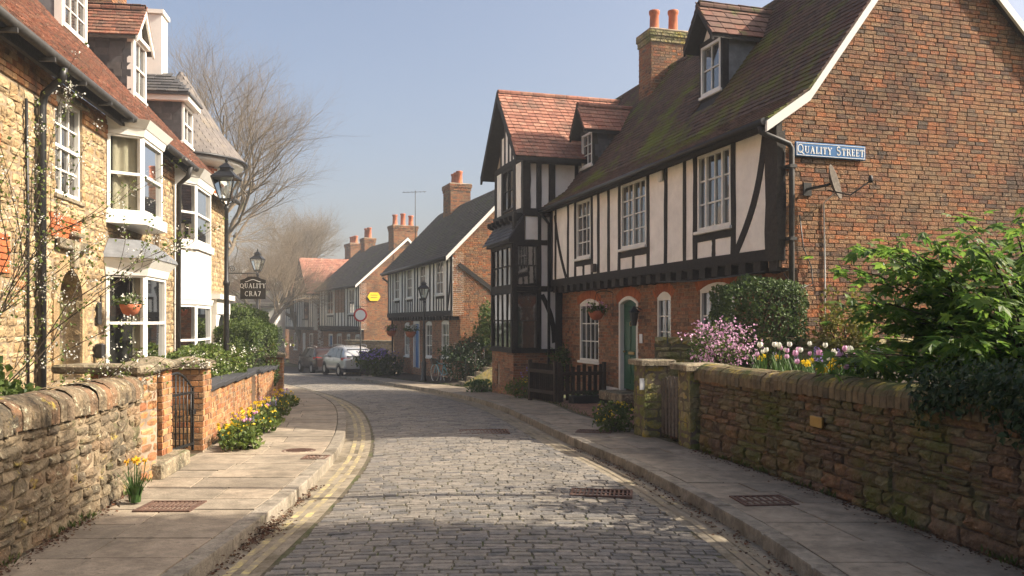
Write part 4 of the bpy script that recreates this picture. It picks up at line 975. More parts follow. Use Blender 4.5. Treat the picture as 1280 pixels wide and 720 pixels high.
window(wing, Fuf, 11.26, 12.34, 4.9, 6.1, 2, 2, y=-.03, frame='timber', glass='pane', sill=False, mull=(11.8,))
for z0, z1 in ((1.03, 2.57), (2.73, 3.83)):
    window(wing, Fwf, WX0 + .10, 12.40, z0, z1, 4, 2, y=-.02, frame='timber', glass='pane', sill=False, bar=.035, fw=.04)
    window(wing, Fws, .71, WYL - .08, z0, z1, 1, 2, y=-.02, frame='timber', glass='pane_pale', sill=False, bar=.035, fw=.04)
for i in range(7): part('bracket', MB().prism([(WYU - .05, 4.72), (WYU + .28, 4.66), (WYU + .26, 4.54), (WYU - .05, 4.42)], WX0 + .1 + i * .42, WX0 + .22 + i * .42, 'x'), 'timber', wing)
# slate lean-to above the oriel
sl = part('lean_to_roof', MB().prism([(WYU, 4.62), (WYL + .14, 3.94), (WYL + .14, 3.88), (WYU, 3.88)], WX0 - .05, 12.6, 'x'), 'timber', wing)
v = np.array([0, -(WYL + .14 - WYU), .68]); S = np.linalg.norm(v); lay(sl, 'slate', roof_items((WX0 - .05, WYL + .14, 3.95), (1, 0, 0), v / S, S, lambda s: (0, 2.65), .2, .13), 'tile', 'slate', 60)
# wing roof
AX, AZ, EX0, EX1, EZ = 11.76, 8.25, 9.96, 13.56, 6.12
YO = WYU + .34
for s, ex in ((-1, EX0), (1, EX1)):
    pts = [(ex, YO, EZ), (AX, YO, AZ), (AX, yr1(AZ) - .1, AZ), (ex, yr1(EZ) - .1, EZ)]; lo = [(p[0], p[1], p[2] - .1) for p in pts]
    r = part('wing_roof', MB().rings([lo, pts], True, True), 'timber', h1)
    sd = np.array([AX - ex, 0, AZ - EZ]); S = np.linalg.norm(sd); sd = sd / S
    if s < 0: lay(r, 'tile', roof_items((ex, 0, EZ), (0, 1, 0), sd, S, lambda q: (yr1(EZ + q * sd[2]) - .03, YO + .02), .21, .145), 'tile', 'tile_pink', 230)
    part('barge_board', MB().rings([[(ex, YO + .03, EZ - .2), (ex, YO + .03, EZ + .02), (AX, YO + .03, AZ + .02), (AX, YO + .03, AZ - .26)], [(ex, YO - .03, EZ - .2), (ex, YO - .03, EZ + .02), (AX, YO - .03, AZ + .02), (AX, YO - .03, AZ - .26)]], True, True), 'timber', r)
lay(h1, 'ridge_tile', [T4((AX, YO - .17 - i * .34, AZ + .02), rotz(math.pi / 2), (.33, .5, .55)) for i in range(11)], 'bull', 'tile_pink', 20)
part('drainpipe', MB().tube([(10.2, .72, 4.7), (10.28, .5, 4.5), (10.3, .42, 4.4), (10.3, .42, .2)], .04, 8), 'black_paint', h1)
# ------------------------------------------------------------------ the stone terrace on the left
LO, LA = (-5.647, 9.0), math.atan2(-.99, .1416)
def ltw(u, v): return (LO[0] - .1416 * u + .99 * v, LO[1] + .99 * u + .1416 * v)
def zrL(y): return 4.95 + (.28 - y) * 1.1
def yrL(z): return .28 - (z - 4.95) / 1.1
FL = face((0, 0, 0), 0)
def curtain(parent, Fm, x0, x1, z0, z1, y, mat='curtain'):
    n = max(6, int((x1 - x0) / .03)); V = []; Q = []
    for i in range(n + 1):
        x = x0 + (x1 - x0) * i / n; yy = y + .02 * math.sin(i * 1.3) + rng.uniform(-.004, .004); V += [(x, yy, z0), (x, yy, z1)]
    for i in range(n): Q.append((2*i, 2*i+2, 2*i+3, 2*i+1))
    part('curtain', MB(Fm).add(V, Q, True), mat, parent)
def canted_bay(parent, plan, z0, z1, wins, mat, cornices, curt=True, wall=None):
    b = part('bay', MB(), mat, parent); mb = MB()
    pl = [np.array(p, float) for p in plan]
    bm = MB()
    for i, (za, zb) in enumerate(wall):
        bm = MB().rings([[(p[0], p[1], za) for p in pl], [(p[0], p[1], zb) for p in pl]], True, True)
        if i == 0: bpy.data.objects.remove(b); bay = part('bay', bm, mat, parent)
        else: part('apron', bm, mat, bay)
    inner = MB(); inner.box(pl[0][0] + .1, pl[-1][0] - .1, .005, .03, z0, z1); part('room', inner, 'dark_room', bay)
    for p, q in zip(pl[:-1], pl[1:]):
        L = np.linalg.norm(q - p); ang = math.atan2(q[1] - p[1], q[0] - p[0]); Fm = T4((p[0], p[1], 0), rotz(ang))
        for (za, zb, gl) in wins:
            pw = .07 if L > .7 else .05
            window(bay, Fm, 0.0, L, za, zb, 1, 2, y=-.06, fw=pw, glass=gl, sill=False, midrail=True, bar=.03)
            if curt and L > .3:
                if L > .7: curtain(bay, Fm, pw, pw + L * .22, za + .02, zb - .02, -.12); curtain(bay, Fm, L * .78 - pw, L - pw, za + .02, zb - .02, -.12)
                else: curtain(bay, Fm, pw, L * (.8 if zb > 3 else .3), za + .02, zb - .02, -.12)
    c = np.array([(pl[0][0] + pl[-1][0]) / 2, 0])
    for (za, zb, e0, e1, cm) in cornices:
        def ex(e): return [(p[0] + (p[0] - c[0]) / abs(p[0] - c[0]) * e, p[1] + (e if p[1] > .05 else 0)) for p in pl]
        part('cornice', MB().rings([[(x, y, za) for x, y in ex(e0)], [(x, y, zb) for x, y in ex(e1)]], True, True), cm, bay)
    return bay
# --- first cottage
c1 = thing('stone_cottage', 'golden stone cottage with red tiled roof and white bay windows, nearest on the left', 'house', (LO[0], LO[1], 0), LA)
op = [(-2.88, -1.93, 3.44, 4.74), (-2.80, -1.98, .95, 2.46)]
mb = MB(FL); wallgrid(mb, -7.9, 3.5, -.2, 4.9, -.3, -.012, op); mb.box(-7.9, 3.5, -.5, -.28, -.2, 4.9); cw = part('wall', mb, 'mortar_earth', c1)
bays = [(-5.72, -3.88, 3.30, 4.95), (-5.78, -3.82, 0, 3.05)]
rs = courses(-7.88, 3.5, 0, 4.55, .23, .092, .008, op + bays, lv=.5, hv=.4)
lay(cw, 'stone', rect_items(FL, rs, .08, .012, .010, .02), 'stone', 'stone_gold', 300)
lay(cw, 'eave_brick', rect_items(FL, courses(-7.88, 3.5, 4.55, 4.9, .22, .075, .01, op + bays), .08, .02, .003), 'brick', 'brick_garden', 40)
lay(cw, 'relieving_brick', rect_items(FL, courses(-2.75, -1.7, 2.86, 3.16, .22, .075, .012) + courses(-.55, .35, 2.3, 2.75, .22, .075, .012) + courses(-.3, .5, 3.7, 3.95, .22, .075, .012) + courses(-4.6, -4.4, 2.95, 3.1, .2, .075, .012), .06, .028, .004), 'brick', 'brick_orange', 60)
window(cw, FL, *op[0], 3, 4, y=-.10, glass='pane_pale', midrail=True, bar=.024, sill='cap_stone', sillw=.06)
part('window_hood', MB(FL).box(-3.0, -1.82, -.02, .06, 4.74, 4.80, .01), 'cap_stone', cw)
# blocked arched niche with stone infill and carved cross above
nc = part('niche', MB(FL).box(-2.82, -1.96, -.26, -.24, .9, 2.5), 'stone_dark', cw)
lay(nc, 'stone', rect_items(face((0, -.22, 0), 0), courses(-2.8, -1.98, .9, 2.46, .22, .11, .012, lv=.4, hv=.3), .06, 0, .012, .02), 'stone', 'stone_dark', 60)
ar = MB(FL); n = 12
for i in range(n):
    a, b = math.pi * i / n, math.pi * (i + 1) / n; cx, cz = -2.39, 2.05
    P = lambda t, r: (cx + r * math.cos(t), cz + r * math.sin(t))
    ar.prism([P(a, .41), P(b, .41), P(b, .60), P(a, .60)], -.26, .025, 'y')
ar.box(-2.99, -2.80, -.2, .024, 1.0, 2.05); ar.box(-1.98, -1.79, -.2, .024, 1.0, 2.05); ar.box(-3.0, -1.78, -.02, .02, 2.84, 2.86)
part('niche_surround', ar, 'stone_gold', cw)
cr = MB(FL); cr.box(-2.90, -1.88, .02, .08, 2.72, 2.86, .015); cr.box(-2.46, -2.32, .02, .11, 2.48, 2.98, .02); cr.lathe([(.10, -.03), (.12, 0), (.10, .03)], (-2.39, .08, 2.92), 10)
part('carved_cross', cr, 'cap_stone', cw)
B1 = [(-5.70, 0), (-5.30, .45), (-4.18, .45), (-3.90, 0)]
canted_bay(c1, B1, 3.3, 4.8, [(3.45, 4.68, 'glass')], 'white_paint', [(3.28, 3.45, .06, .06, 'white_paint'), (4.66, 4.78, .02, .05, 'white_paint'), (4.78, 4.90, .06, .14, 'white_paint')], wall=[(3.30, 3.42), (4.66, 4.9)])
B1b = [(-5.74, 0), (-5.32, .50), (-4.16, .50), (-3.86, 0)]
canted_bay(c1, B1b, .2, 2.7, [(.98, 2.50, 'glass')], 'white_paint', [(.90, .98, .05, .05, 'white_paint'), (2.48, 2.60, .02, .05, 'white_paint'), (2.60, 2.74, .05, .15, 'white_paint'), (2.742, 2.80, .16, .14, 'lead'), (2.80, 3.05, .14, -.12, 'lead')], wall=[(-.1, .95), (2.48, 2.72)])
part('wall_lamp', MB(FL).box(-3.4, -3.28, .02, .14, 1.22, 1.44, .02), 'black_paint', c1)
part('vent_grille', MB(FL).box(-3.52, -3.38, .02, .05, 1.72, 2.05, .01), 'black_paint', c1)
RYL = -3.4
def terrace_roof(parent, x0, x1, lim, holes, g=.115):
    rf = roof_slab(parent, x0, x1, [(.28, 4.95), (RYL, zrL(RYL)), (-7.0, 4.9)], .12, 'timber'); v = np.array([0, RYL - .28, zrL(RYL) - 4.95]); S = np.linalg.norm(v)
    lay(rf, 'tile', roof_items((x0, .28, 4.95), (1, 0, 0), v / S, S, lambda s: (0, x1 - x0), .17, g, openings=holes), 'tile', 'tile_red', lim)
    lay(rf, 'ridge_tile', [T4((x0 + .17 + i * .34, RYL, zrL(RYL) + .02), None, (.33, .55, .6)) for i in range(int((x1 - x0) / .34))], 'bull', 'tile_red', 20)
    return rf
terrace_roof(c1, -8.95, 3.5, 300, [])
part('gutter', MB().tube([(-8.95, .36, 4.88), (3.5, .36, 4.92)], .06, 8), 'pipe_grey', c1); part('fascia', MB().box(-8.9, 3.5, .18, .24, 4.78, 4.93), 'timber', c1)
for i in range(13): part('gutter_bracket', MB().box(3.2 - i, 3.24 - i, .22, .42, 4.80, 4.85), 'pipe_grey', c1)
for x in (-1.3, ): part('drainpipe', MB().tube([(x + .12, .36, 4.85), (x + .1, .34, 4.72), (x, .10, 4.55), (x, .07, 4.4), (x, .07, .1)], .05, 10), 'black_paint', c1)
part('drainpipe', MB().tube([(-7.7, .36, 4.85), (-7.75, .3, 4.65), (-7.86, .10, 4.5), (-7.86, .08, .1)], .05, 10), 'pipe_grey', c1)
part('cable', MB().tube([(-.95, .03, 4.4), (-1.0, .03, 3.0), (-1.0, .03, .5)], .018, 6), 'black_paint', c1)
dormer(c1, -8.62, -7.28, -1.9, 8.6, 9.4, zrL, yrL, (3, 3), 'lead', 'tile_red', .17, .115, ov=.15, dark=False, frame='white_paint', gable='white_paint', barge='white_paint', glass='pane_pale', lim=40)
# --- second house with the white two-storey bay
c2 = thing('terrace_house', 'stone terrace house with tall white rendered two-storey bay behind the first street lamp', 'house', (LO[0], LO[1], 0), LA)
mb = MB(FL).box(-13.2, -7.92, -.4, -.012, -.6, 4.9); cw2 = part('wall', mb, 'mortar_earth', c2)
rs = courses(-13.2, -7.92, -.5, 4.9, .25, .11, .008, [(-10.3, -7.94, 0, 4.9), (-12.5, -10.85, -.5, 2.45)], lv=.4, hv=.25)
lay(cw2, 'stone', rect_items(FL, rs, .08, .012, .008, .015), 'stone', 'stone_gold', 150)
B2 = [(-10.3, 0), (-9.82, .32), (-8.42, .32), (-7.96, 0)]
canted_bay(c2, B2, -.2, 4.8, [(.65, 2.12, 'glass'), (3.40, 4.62, 'glass')], 'white_render', [(3.26, 3.40, .05, .06, 'white_paint'), (2.12, 2.24, .02, .05, 'white_paint'), (4.60, 4.74, .02, .07, 'white_paint'), (4.74, 4.90, .08, .20, 'white_paint')], wall=[(-.3, .65), (2.12, 3.40), (4.60, 4.88)], curt=False)
for Z in ((3.46, 4.56), ):
    part('roller_blind', MB(T4((-8.42, .32, 0), rotz(math.atan2(-.32, .46)))).box(.06, .5, -.12, -.11, Z[0] + .5, Z[1]), 'curtain', c2)
dc = MB(FL); dc.box(-12.5, -12.2, 0, .22, -.4, 2.15); dc.box(-11.1, -10.85, 0, .22, -.4, 2.15); dc.box(-12.5, -10.85, 0, .24, 1.95, 2.3); dc.box(-12.6, -10.75, 0, .34, 2.3, 2.42); n = 8
for i in range(n):
    a, b = math.pi * i / n, math.pi * (i + 1) / n; P = lambda t, r: (-11.65 + r * math.cos(t), 1.5 + r * math.sin(t)); dc.prism([P(a, .45), P(b, .45), P(b, .62), P(a, .62)], 0, .2, 'y')
part('door_case', dc, 'white_paint', c2); part('door', MB(FL).box(-12.2, -11.1, -.01, .03, -.3, 1.95), 'black_paint', c2)
terrace_roof(c2, -12.95, -8.98, 120, [])
part('gutter', MB().tube([(-13.0, .36, 4.86), (-8.95, .36, 4.87)], .06, 8), 'pipe_grey', c2)
dormer(c2, -10.5, -9.54, -1.26, 7.98, 8.72, zrL, yrL, (2, 2), 'slate', 'tile_red', .2, .12, ov=.14, side=.16, dark=False, frame='white_paint', gable='white_paint', barge='white_paint', glass='pane_pale', midrail=True, lim=60)
# hipped slate dormer
d3 = part('dormer', MB().box(-12.77, -11.81, -1.4, -.84, 5.8, 7.2), 'dark_room', c2); Fd = face((0, -.76, 0), 0)
window(d3, Fd, -12.77, -11.81, 6.2, 7.12, 2, 2, y=-.03, fw=.06, glass='pane_pale', midrail=True, sillw=.03)
ckm = MB().prism([(-.78, 6.05), (-.78, 7.2), (-1.9, 7.2)], -11.83, -11.79, 'x'); ck = part('cheek', ckm, 'slate', d3); rc = []
z = 6.1
while z < 7.1:
    lo = yrL(z); y = lo - (.1 if int(z * 100) % 2 else 0)
    while y < -.8:
        p, q = max(y, lo), min(y + .3, -.8)
        if q - p > .05: rc.append((-q + .004, -p - .004, z, z + .16))
        y += .3
    z += .15
lay(ck, 'slate', rect_items(face((-11.80, 0, 0), -90), rc, .03, .012, .003, .02), 'tile', 'slate', 30)
part('fascia', MB().box(-12.95, -11.63, -1.9, -.58, 7.15, 7.30), 'white_paint', d3)
hp = [(-13.0, -.53), (-11.58, -.53), (-11.58, -2.3), (-13.0, -2.3)]; ap = [(-12.3, -1.2), (-12.28, -1.2), (-12.28, -2.6), (-12.3, -2.6)]
hr = part('hipped_roof', MB().rings([[(x, y, 7.28) for x, y in hp], [(x, y, 7.33) for x, y in hp], [(x, y, 7.95) for x, y in ap]], True, True), 'slate', d3)
sd = np.array([-.70, 0, .62]); S = np.linalg.norm(sd); sd /= S
lay(hr, 'slate', roof_items((-11.58, 0, 7.33), (0, -1, 0), sd, S, lambda q: (.53 + q * .7, 2.4), .25, .15), 'tile', 'slate', 40)
ws = part('white_stack', MB().box(-12.75, -12.2, -1.75, -1.35, 6.5, 9.42).box(-12.80, -12.15, -1.80, -1.30, 9.42, 9.52), 'white_render', c2)
chimney(c2, -12.3, -11.2, -2.9, -2.2, 7.5, 10.6, [.5, .5], 'brick')
# --- turret house beyond
c3 = thing('turret_house', 'white house with round turret and conical slate roof beyond the stone terrace', 'house', (LO[0], LO[1], 0), LA)
TC = (-14.8, -1.5)
def drum(r, za, zb, a0=0, a1=2 * math.pi, n=32):
    mb = MB(); rr = [[(TC[0] + r * math.cos(a0 + (a1 - a0) * i / n), TC[1] + r * math.sin(a0 + (a1 - a0) * i / n), z) for i in range(n + 1)] for z in (za, zb)]
    return mb.rings(rr, False, False, True, False)
tw = part('turret_wall', drum(1.2, -.8, 6.15), 'white_render', c3); it = []
for k in range(14):
    for j in range(5):
        a = R(8) + (j + (.5 if k % 2 else 0)) * .19; Rm = rotz(a - math.pi / 2); it.append(T4((TC[0] + 1.205 * math.cos(a), TC[1] + 1.205 * math.sin(a), 5.1 + k * .075), Rm, (.21, .03, .066)))
lay(tw, 'brick', it, 'brick', 'brick_orange', 0)
part('soffit', MB().lathe([(1.18, 5.98), (1.6, 6.06), (1.66, 6.10), (1.66, 6.18), (1.2, 6.2)], (TC[0], TC[1], 0), 40, caps=False), 'white_paint', c3)
cone = part('cone_roof', MB().lathe([(1.72, 6.17), (1.73, 6.22), (1.1, 7.0), (.04, 8.7)], (TC[0], TC[1], 0), 40), 'slate_cone', c3); it = []
for (ra, za, rb, zb) in ((1.73, 6.22, 1.1, 7.0), (1.1, 7.0, .04, 8.7)):
    l = math.hypot(ra - rb, zb - za); m = int(l / .14)
    for k in range(m):
        f = (k + .5) / m; r = ra + (rb - ra) * f; z = za + (zb - za) * f; n = max(6, int(2 * math.pi * r / .2))
        for j in range(n):
            a = 2 * math.pi * (j + .5 * (k % 2)) / n; e = np.array([math.cos(a), math.sin(a), 0]); sdv = (np.array([0, 0, zb - za]) + e * (rb - ra)) / l; X = np.array([math.sin(a), -math.cos(a), 0]); Y = np.cross(sdv, X)
            it.append(T4(np.array([TC[0], TC[1], z]) + e * r + Y * .012, np.stack([X, Y, sdv], 1), (2 * math.pi * r / n * .97, .02, .2)))
lay(cone, 'slate', it, 'tile', 'slate_cone', 200)
part('gutter', MB().torus((TC[0], TC[1], 6.2), 1.74, .04, 'z', 40, 6), 'black_paint', c3)
part('wall', MB().box(-18.5, -13.25, -6, -1.6, -.8, 5.6), 'white_render', c3); roof_slab(c3, -18.5, -13.1, [(-1.3, 5.6), (-3.8, 7.6), (-6.2, 5.6)], .12, 'slate_cone')
# hanging sign on its scroll bracket
def stroke_text(s, h, T, parent, mat, small=None, gap=.16, name='letter'):
    """upright roman capitals drawn from strokes; small: height factor for letters after the first of each word"""
    G = {'Q': ('o', 1), 'O': ('o', 0), 'U': ('U', 0), 'A': ('A', 0), 'L': ('L', 0), 'I': ('I', 0), 'T': ('T', 0), 'Y': ('Y', 0), 'S': ('S', 0), 'R': ('R', 0), 'E': ('E', 0), 'C': ('C', 0), '7': ('7', 0)}
    W = {'Q': .85, 'U': .75, 'A': .8, 'L': .6, 'I': .3, 'T': .7, 'Y': .72, 'S': .55, 'R': .7, 'E': .6, 'C': .75, '7': .6, ' ': .55}
    arc = lambda cx, cz, rx, rz, a, b, n=12: [(cx + rx * math.cos(R(a + (b - a) * i / n)), cz + rz * math.sin(R(a + (b - a) * i / n))) for i in range(n + 1)]
    K, t = .16, .07
    P = {'Q': [(arc(.42, .5, .34, .46, 0, 360, 18), .11), ([(.45, .2), (.9, -.15)], .1)], 'U': [([(.14, 1), (.14, .35)], K), (arc(.37, .36, .23, .32, 180, 360), .1), ([(.6, 1), (.6, .35)], t), ([(0, .97), (.28, .97)], t), ([(.48, .97), (.74, .97)], t)],
         'A': [([(.12, 0), (.4, 1)], t), ([(.38, 1), (.68, 0)], K), ([(.22, .35), (.56, .35)], t), ([(0, .03), (.24, .03)], t), ([(.54, .03), (.82, .03)], t)], 'L': [([(.16, 0), (.16, 1)], K), ([(.02, .04), (.56, .04)], t), ([(.55, 0), (.55, .25)], t), ([(.02, .97), (.32, .97)], t)],
         'I': [([(.15, 0), (.15, 1)], K), ([(0, .03), (.3, .03)], t), ([(0, .97), (.3, .97)], t)], 'T': [([(.35, 0), (.35, 1)], K), ([(.02, .96), (.68, .96)], t), ([(.03, .98), (.03, .75)], t), ([(.67, .98), (.67, .75)], t), ([(.2, .03), (.5, .03)], t)],
         'Y': [([(.36, 0), (.36, .48)], K), ([(.36, .45), (.1, 1)], K), ([(.36, .45), (.64, 1)], t), ([(.0, .97), (.24, .97)], t), ([(.52, .97), (.74, .97)], t), ([(.22, .03), (.5, .03)], t)], 'S': [(arc(.27, .74, .2, .23, 40, 270, 10) + arc(.27, .26, .22, .25, 90, -150, 10), .13)],
         'R': [([(.14, 0), (.14, 1)], K), ([(.14, .96), (.35, .96)], t), (arc(.34, .73, .2, .24, 90, -90, 8), .11), ([(.35, .49), (.14, .49)], t), ([(.36, .5), (.66, 0)], .13), ([(0, .03), (.28, .03)], t), ([(0, .97), (.2, .97)], t)],
         'E': [([(.15, 0), (.15, 1)], K), ([(.02, .96), (.54, .96)], t), ([(.02, .04), (.56, .04)], t), ([(.15, .52), (.45, .52)], t), ([(.53, .98), (.53, .78)], t), ([(.55, .02), (.55, .24)], t)], 'C': [(arc(.42, .5, .34, .46, 50, 310, 14), .12)], '7': [([(.05, .95), (.55, .95)], .1), ([(.55, .97), (.22, 0)], .14)]}
    x = 0; tot = 0; first = True; pos = []
    for ch in s:
        f = h if (first or small is None) else h * small
        if ch == ' ': x += W[' '] * h; first = True; continue
        pos.append((ch, x, f)); x += (W[ch] + gap) * f; first = False
    x -= gap * h * .7
    for ch, px, f in pos:
        mb = MB(T)
        for pl, w in P[ch]:
            for a, b in zip(pl[:-1], pl[1:]):
                dx, dz = b[0]-a[0], b[1]-a[1]; l = math.hypot(dx, dz) or 1; nx, nz = -dz/l*w/2, dx/l*w/2; ex, ez = dx/l*w*.2, dz/l*w*.2
                q = [(a[0]-nx-ex, a[1]-nz-ez), (b[0]-nx+ex, b[1]-nz+ez), (b[0]+nx+ex, b[1]+nz+ez), (a[0]+nx-ex, a[1]+nz-ez)]
                mb.prism([(px - x/2 + u * f, v * f) for u, v in q], 0, .004, 'y')
        part(name, mb, mat, parent)
hs = thing('hanging_sign', 'black hanging sign lettered QUALITY CRA7 on scroll bracket near the hedge', 'sign', (-6.78, 22.0, 2.62), math.pi)
pl = [(-.33, -.26), (.33, -.26), (.33, .24), (.22, .27), (.12, .33), (-.12, .33), (-.22, .27), (-.33, .24)]
part('board', MB().prism(pl, -.02, .02, 'y'), 'sign_black', hs)
stroke_text('QUALITY', .118, T4((0, .021, .03), np.diag([1., 1, 1])) @ np.diag([-1., 1, 1, 1]), hs, 'sign_white'); stroke_text('CRA7', .125, T4((0, .021, -.18)) @ np.diag([-1., 1, 1, 1]), hs, 'sign_white')
part('flourish', MB(T4((0, .021, .22))).tube([(-.2 + .4 * i / 16, .003, .03 * math.cos((i - 8) / 8 * math.pi)) for i in range(17)], .008, 4), 'sign_white', hs)
br = MB(); br.tube([(.92, 0, .42), (-.15, 0, .42)], .014, 6); br.tube([(.9, 0, -.1), (.9, 0, .75)], .014, 6)
for k, (cx, cz, r) in enumerate(((.78, .28, .11), (.78, .56, .11), (.55, .53, .09))):
    br.tube([(cx + r * (1 - i / 26) * math.cos(i * .45), 0, cz + r * (1 - i / 26) * math.sin(i * .45)) for i in range(24)], .009, 5)
for x in (-.2, .2): br.tube([(x * .7, 0, .42), (x * .7, 0, .3)], .008, 5)
part('bracket', br, 'black_paint', hs)
# ------------------------------------------------------------------ houses further down the street
def cottage(name, label, O, d, L, D, zb, zj, ze, ry, rz, low, up, stud, brickm, roofm, gable_brick='brick', jet=.3, door=None, bl=.225, bh=.075, pw=(2, 3), panel='white_render', tg=.15, tw=.22, ov=.3, back=None):
    h = thing(name, label, 'house', (O[0], O[1], 0), math.atan2(d[1], d[0])); F0 = face((0, 0, 0), 0); FU = face((0, jet, 0), 0)
    op = low + ([door] if door else [])
    mb = MB(F0); wallgrid(mb, .02, L, zb - .4, zj, -.3, -.005, op); mb.box(.02, L, -.5, -.26, zb - .4, zj)
    back = back or -2 * abs(ry); mb.prism([(.0, zb - .4), (0, zj), (jet, zj), (jet, ze), (ry, rz - .08), (back, ze), (back, zb - .4)], .012, .3, 'x'); w = part('wall', mb, 'mortar', h)
    lay(w, 'brick', rect_items(F0, courses(0, L, zb - .3, zj, bl, bh, .012, op), .05, .006, .003), 'brick', brickm, 0)
    m = (rz - ze) / abs(ry - jet); mb2 = (rz - ze) / abs(back - ry)
    pf = lambda z: ((back if z < ze else ry - (rz - z) / mb2 + .04), min(0 if z < zj else jet - .02, (jet if z < ze else ry + (rz - z) / m - .05)))
    lay(w, 'brick', rect_items(face((0, 0, 0), 90), courses(back, jet, zb - .3, rz - .1, bl, bh, .012, (), pf), .05, .008, .003), 'brick', gable_brick, 0, mass='gable_brick_mass')
    for o in low: window(w, F0, *o, *pw, rise=.10, glass='pane_pale', bar=.03, fw=.08)
    if door:
        dc = MB(F0); dc.box(door[0], door[0] + .1, -.1, .03, door[2], door[3]); dc.box(door[1] - .1, door[1], -.1, .03, door[2], door[3]); dc.box(door[0] + .1, door[1] - .1, -.1, .028, door[3] - .12, door[3]); part('door_case', dc, 'white_paint', w)
        part('door', MB(F0).box(door[0] + .1, door[1] - .1, -.12, -.06, door[2], door[3] - .12), 'blue_sign', h)
    mb = MB(FU); wallgrid(mb, 0, L, zj, ze, -.25, -.01, up); mb.box(0, L, -.45, -.2, zj, ze); uw = part('upper_wall', mb, panel, h)
    ti = [tim(FU, (0, zj + .1), (L, zj + .1), .2, .14, .04), tim(FU, (0, ze - .1), (L, ze - .1), .16, .12, .02)]
    for s in stud: ti.append(tim(FU, (s, zj + .2), (s, ze - .15), .13, .1, .02))
    for o in up: ti += [tim(FU, (o[0] - .05, o[2] - .1), (o[1] + .05, o[2] - .1), .12, .1, .016)] + [tim(FU, (o[0] + (o[1] - o[0]) * k / 3, zj + .2), (o[0] + (o[1] - o[0]) * k / 3, o[2] - .15), .09, .1, .014) for k in range(4)]
    lay(uw, 'timber', ti, 'timber', 'timber')
    for o in up: window(uw, FU, *o, *pw, y=-.04, glass='pane_pale', bar=.03, fw=.07)
    lay(uw, 'joist', [T4((.2 + i * .5, jet / 2, zj - .08), rotz(math.pi / 2), (jet + .1, .18, .16)) for i in range(int(L / .5))], 'timber', 'timber', 60)
    e = (jet + ov, ze - ov * m * .6)
    r = roof_slab(h, -.15, L + .15, [e, (ry, rz), (back - .2, ze - .1)], .14, 'timber'); v = np.array([0, ry - e[0], rz - e[1]]); S = np.linalg.norm(v)
    lay(r, 'tile', roof_items((-.16, e[0], e[1]), (1, 0, 0), v / S, S, lambda s: (0, L + .32), tw, tg), 'tile', roofm, 0)
    bb = MB().prism([(e[0], e[1] - .14), (ry, rz - .16), (ry, rz + .02), (e[0], e[1] + .02)], -.20, -.14, 'x'); bb.prism([(ry, rz - .16), (back - .2, ze - .26), (back - .2, ze - .08), (ry, rz + .02)], -.20, -.14, 'x'); part('barge_board', bb, 'white_paint', r)
    part('gutter', MB().tube([(-.1, e[0] + .06, e[1] - .02), (L, e[0] + .06, e[1] - .04)], .06, 6), 'black_paint', h)
    return h
O2 = ((575 - 640) / 1050 * 31.8, 31.8)
hB = cottage('timbered_house', 'half-timbered brick cottage with dark roof behind the blue bicycle', O2, (-.348, .9376), 11.6, 5, -.35, 2.0, 4.40, -2.4, 7.3,
    [(1.5, 2.6, .32, 1.85), (4.1, 5.2, .25, 1.80), (8.2, 9.2, .15, 1.75)], [(1.2, 2.3, 2.85, 4.2), (4.0, 5.0, 2.85, 4.2), (6.4, 7.4, 2.85, 4.2), (9.0, 10.0, 2.85, 4.2)], [.1, .7, 2.7, 3.3, 5.4, 5.9, 7.8, 8.4, 10.4, 11.0, 11.5], 'brick_red', 'tile_brown', door=(6.2, 7.3, -.3, 1.8))
brace(hB, face((0, .3, 0), 0), (.15, 4.2), (.65, 2.3), -.1, .12, .1, .02)
part('downpipe', MB().tube([(11.5, .6, 4.0), (11.5, .1, 3.6), (11.5, .08, 0)], .05, 6), 'black_paint', hB)
chimney(hB, 8.0, 9.3, -2.95, -1.95, 6.6, 8.35, [.62, .62, .62], 'brick', potr=.16, pot_axis='x')
part('roof_light', MB().box(3.5, 4.2, -1.3, -1.28, 5.9, 6.0), 'pane_pale', hB); part('flashing', MB().bar((-.02, .05, 3.95), (-.02, -2.6, 2.1), .06, .16, (0, 0, 1)), 'timber', hB)
# aerial on that roof
ae = thing('television_aerial', 'thin television aerial on the ridge beside a triple-pot chimney', 'aerial', (-5.25, 45.6, 6.3)); part('mast', MB().tube([(0, 0, -.1), (0, 0, 2.6)], .02, 5), 'pipe_grey', ae); part('boom', MB().tube([(-.7, 0, 2.5), (.6, 0, 2.55)], .014, 4), 'pipe_grey', ae)
for i in range(6): part('element', MB().tube([(-.6 + i * .22, -.3, 2.52), (-.6 + i * .22, .3, 2.52)], .009, 4), 'pipe_grey', ae)
O3 = ((455 - 640) / 1050 * 52, 52)
hC = cottage('timbered_house', 'half-timbered brick house with brick gable behind the parked cars', O3, (-.457, .889), 9.8, 6, -1.3, 1.3, 4.2, -2.8, 7.1,
    [(.9, 1.9, -.4, 1.0), (3.0, 3.8, -.5, 1.0), (5.0, 6.2, -.4, 1.0)], [(1.0, 2.3, 2.3, 3.9), (6.0, 7.6, 2.3, 3.9)], [.1, .6, 2.6, 3.2, 3.9, 4.7, 5.5, 8.2, 9.0, 9.7], 'brick_red', 'tile_brown', door=(7.2, 8.2, -1.25, .95), pw=(2, 2))
chimney(hC, -.05, .95, -3.5, -1.9, 5.6, 7.85, [.7, .8, .7], 'brick', potr=.17)
chimney(hC, 7.6, 8.6, -3.2, -2.4, 6.5, 7.75, [.75, .65, .75], 'brick', potr=.17, pot_axis='x')
lay(hC, 'upper_brick', rect_items(face((0, .32, 0), 0), courses(3.2, 5.6, 2.4, 4.0, .225, .075, .012), .05, .0, .003), 'brick', 'brick_red', 0)
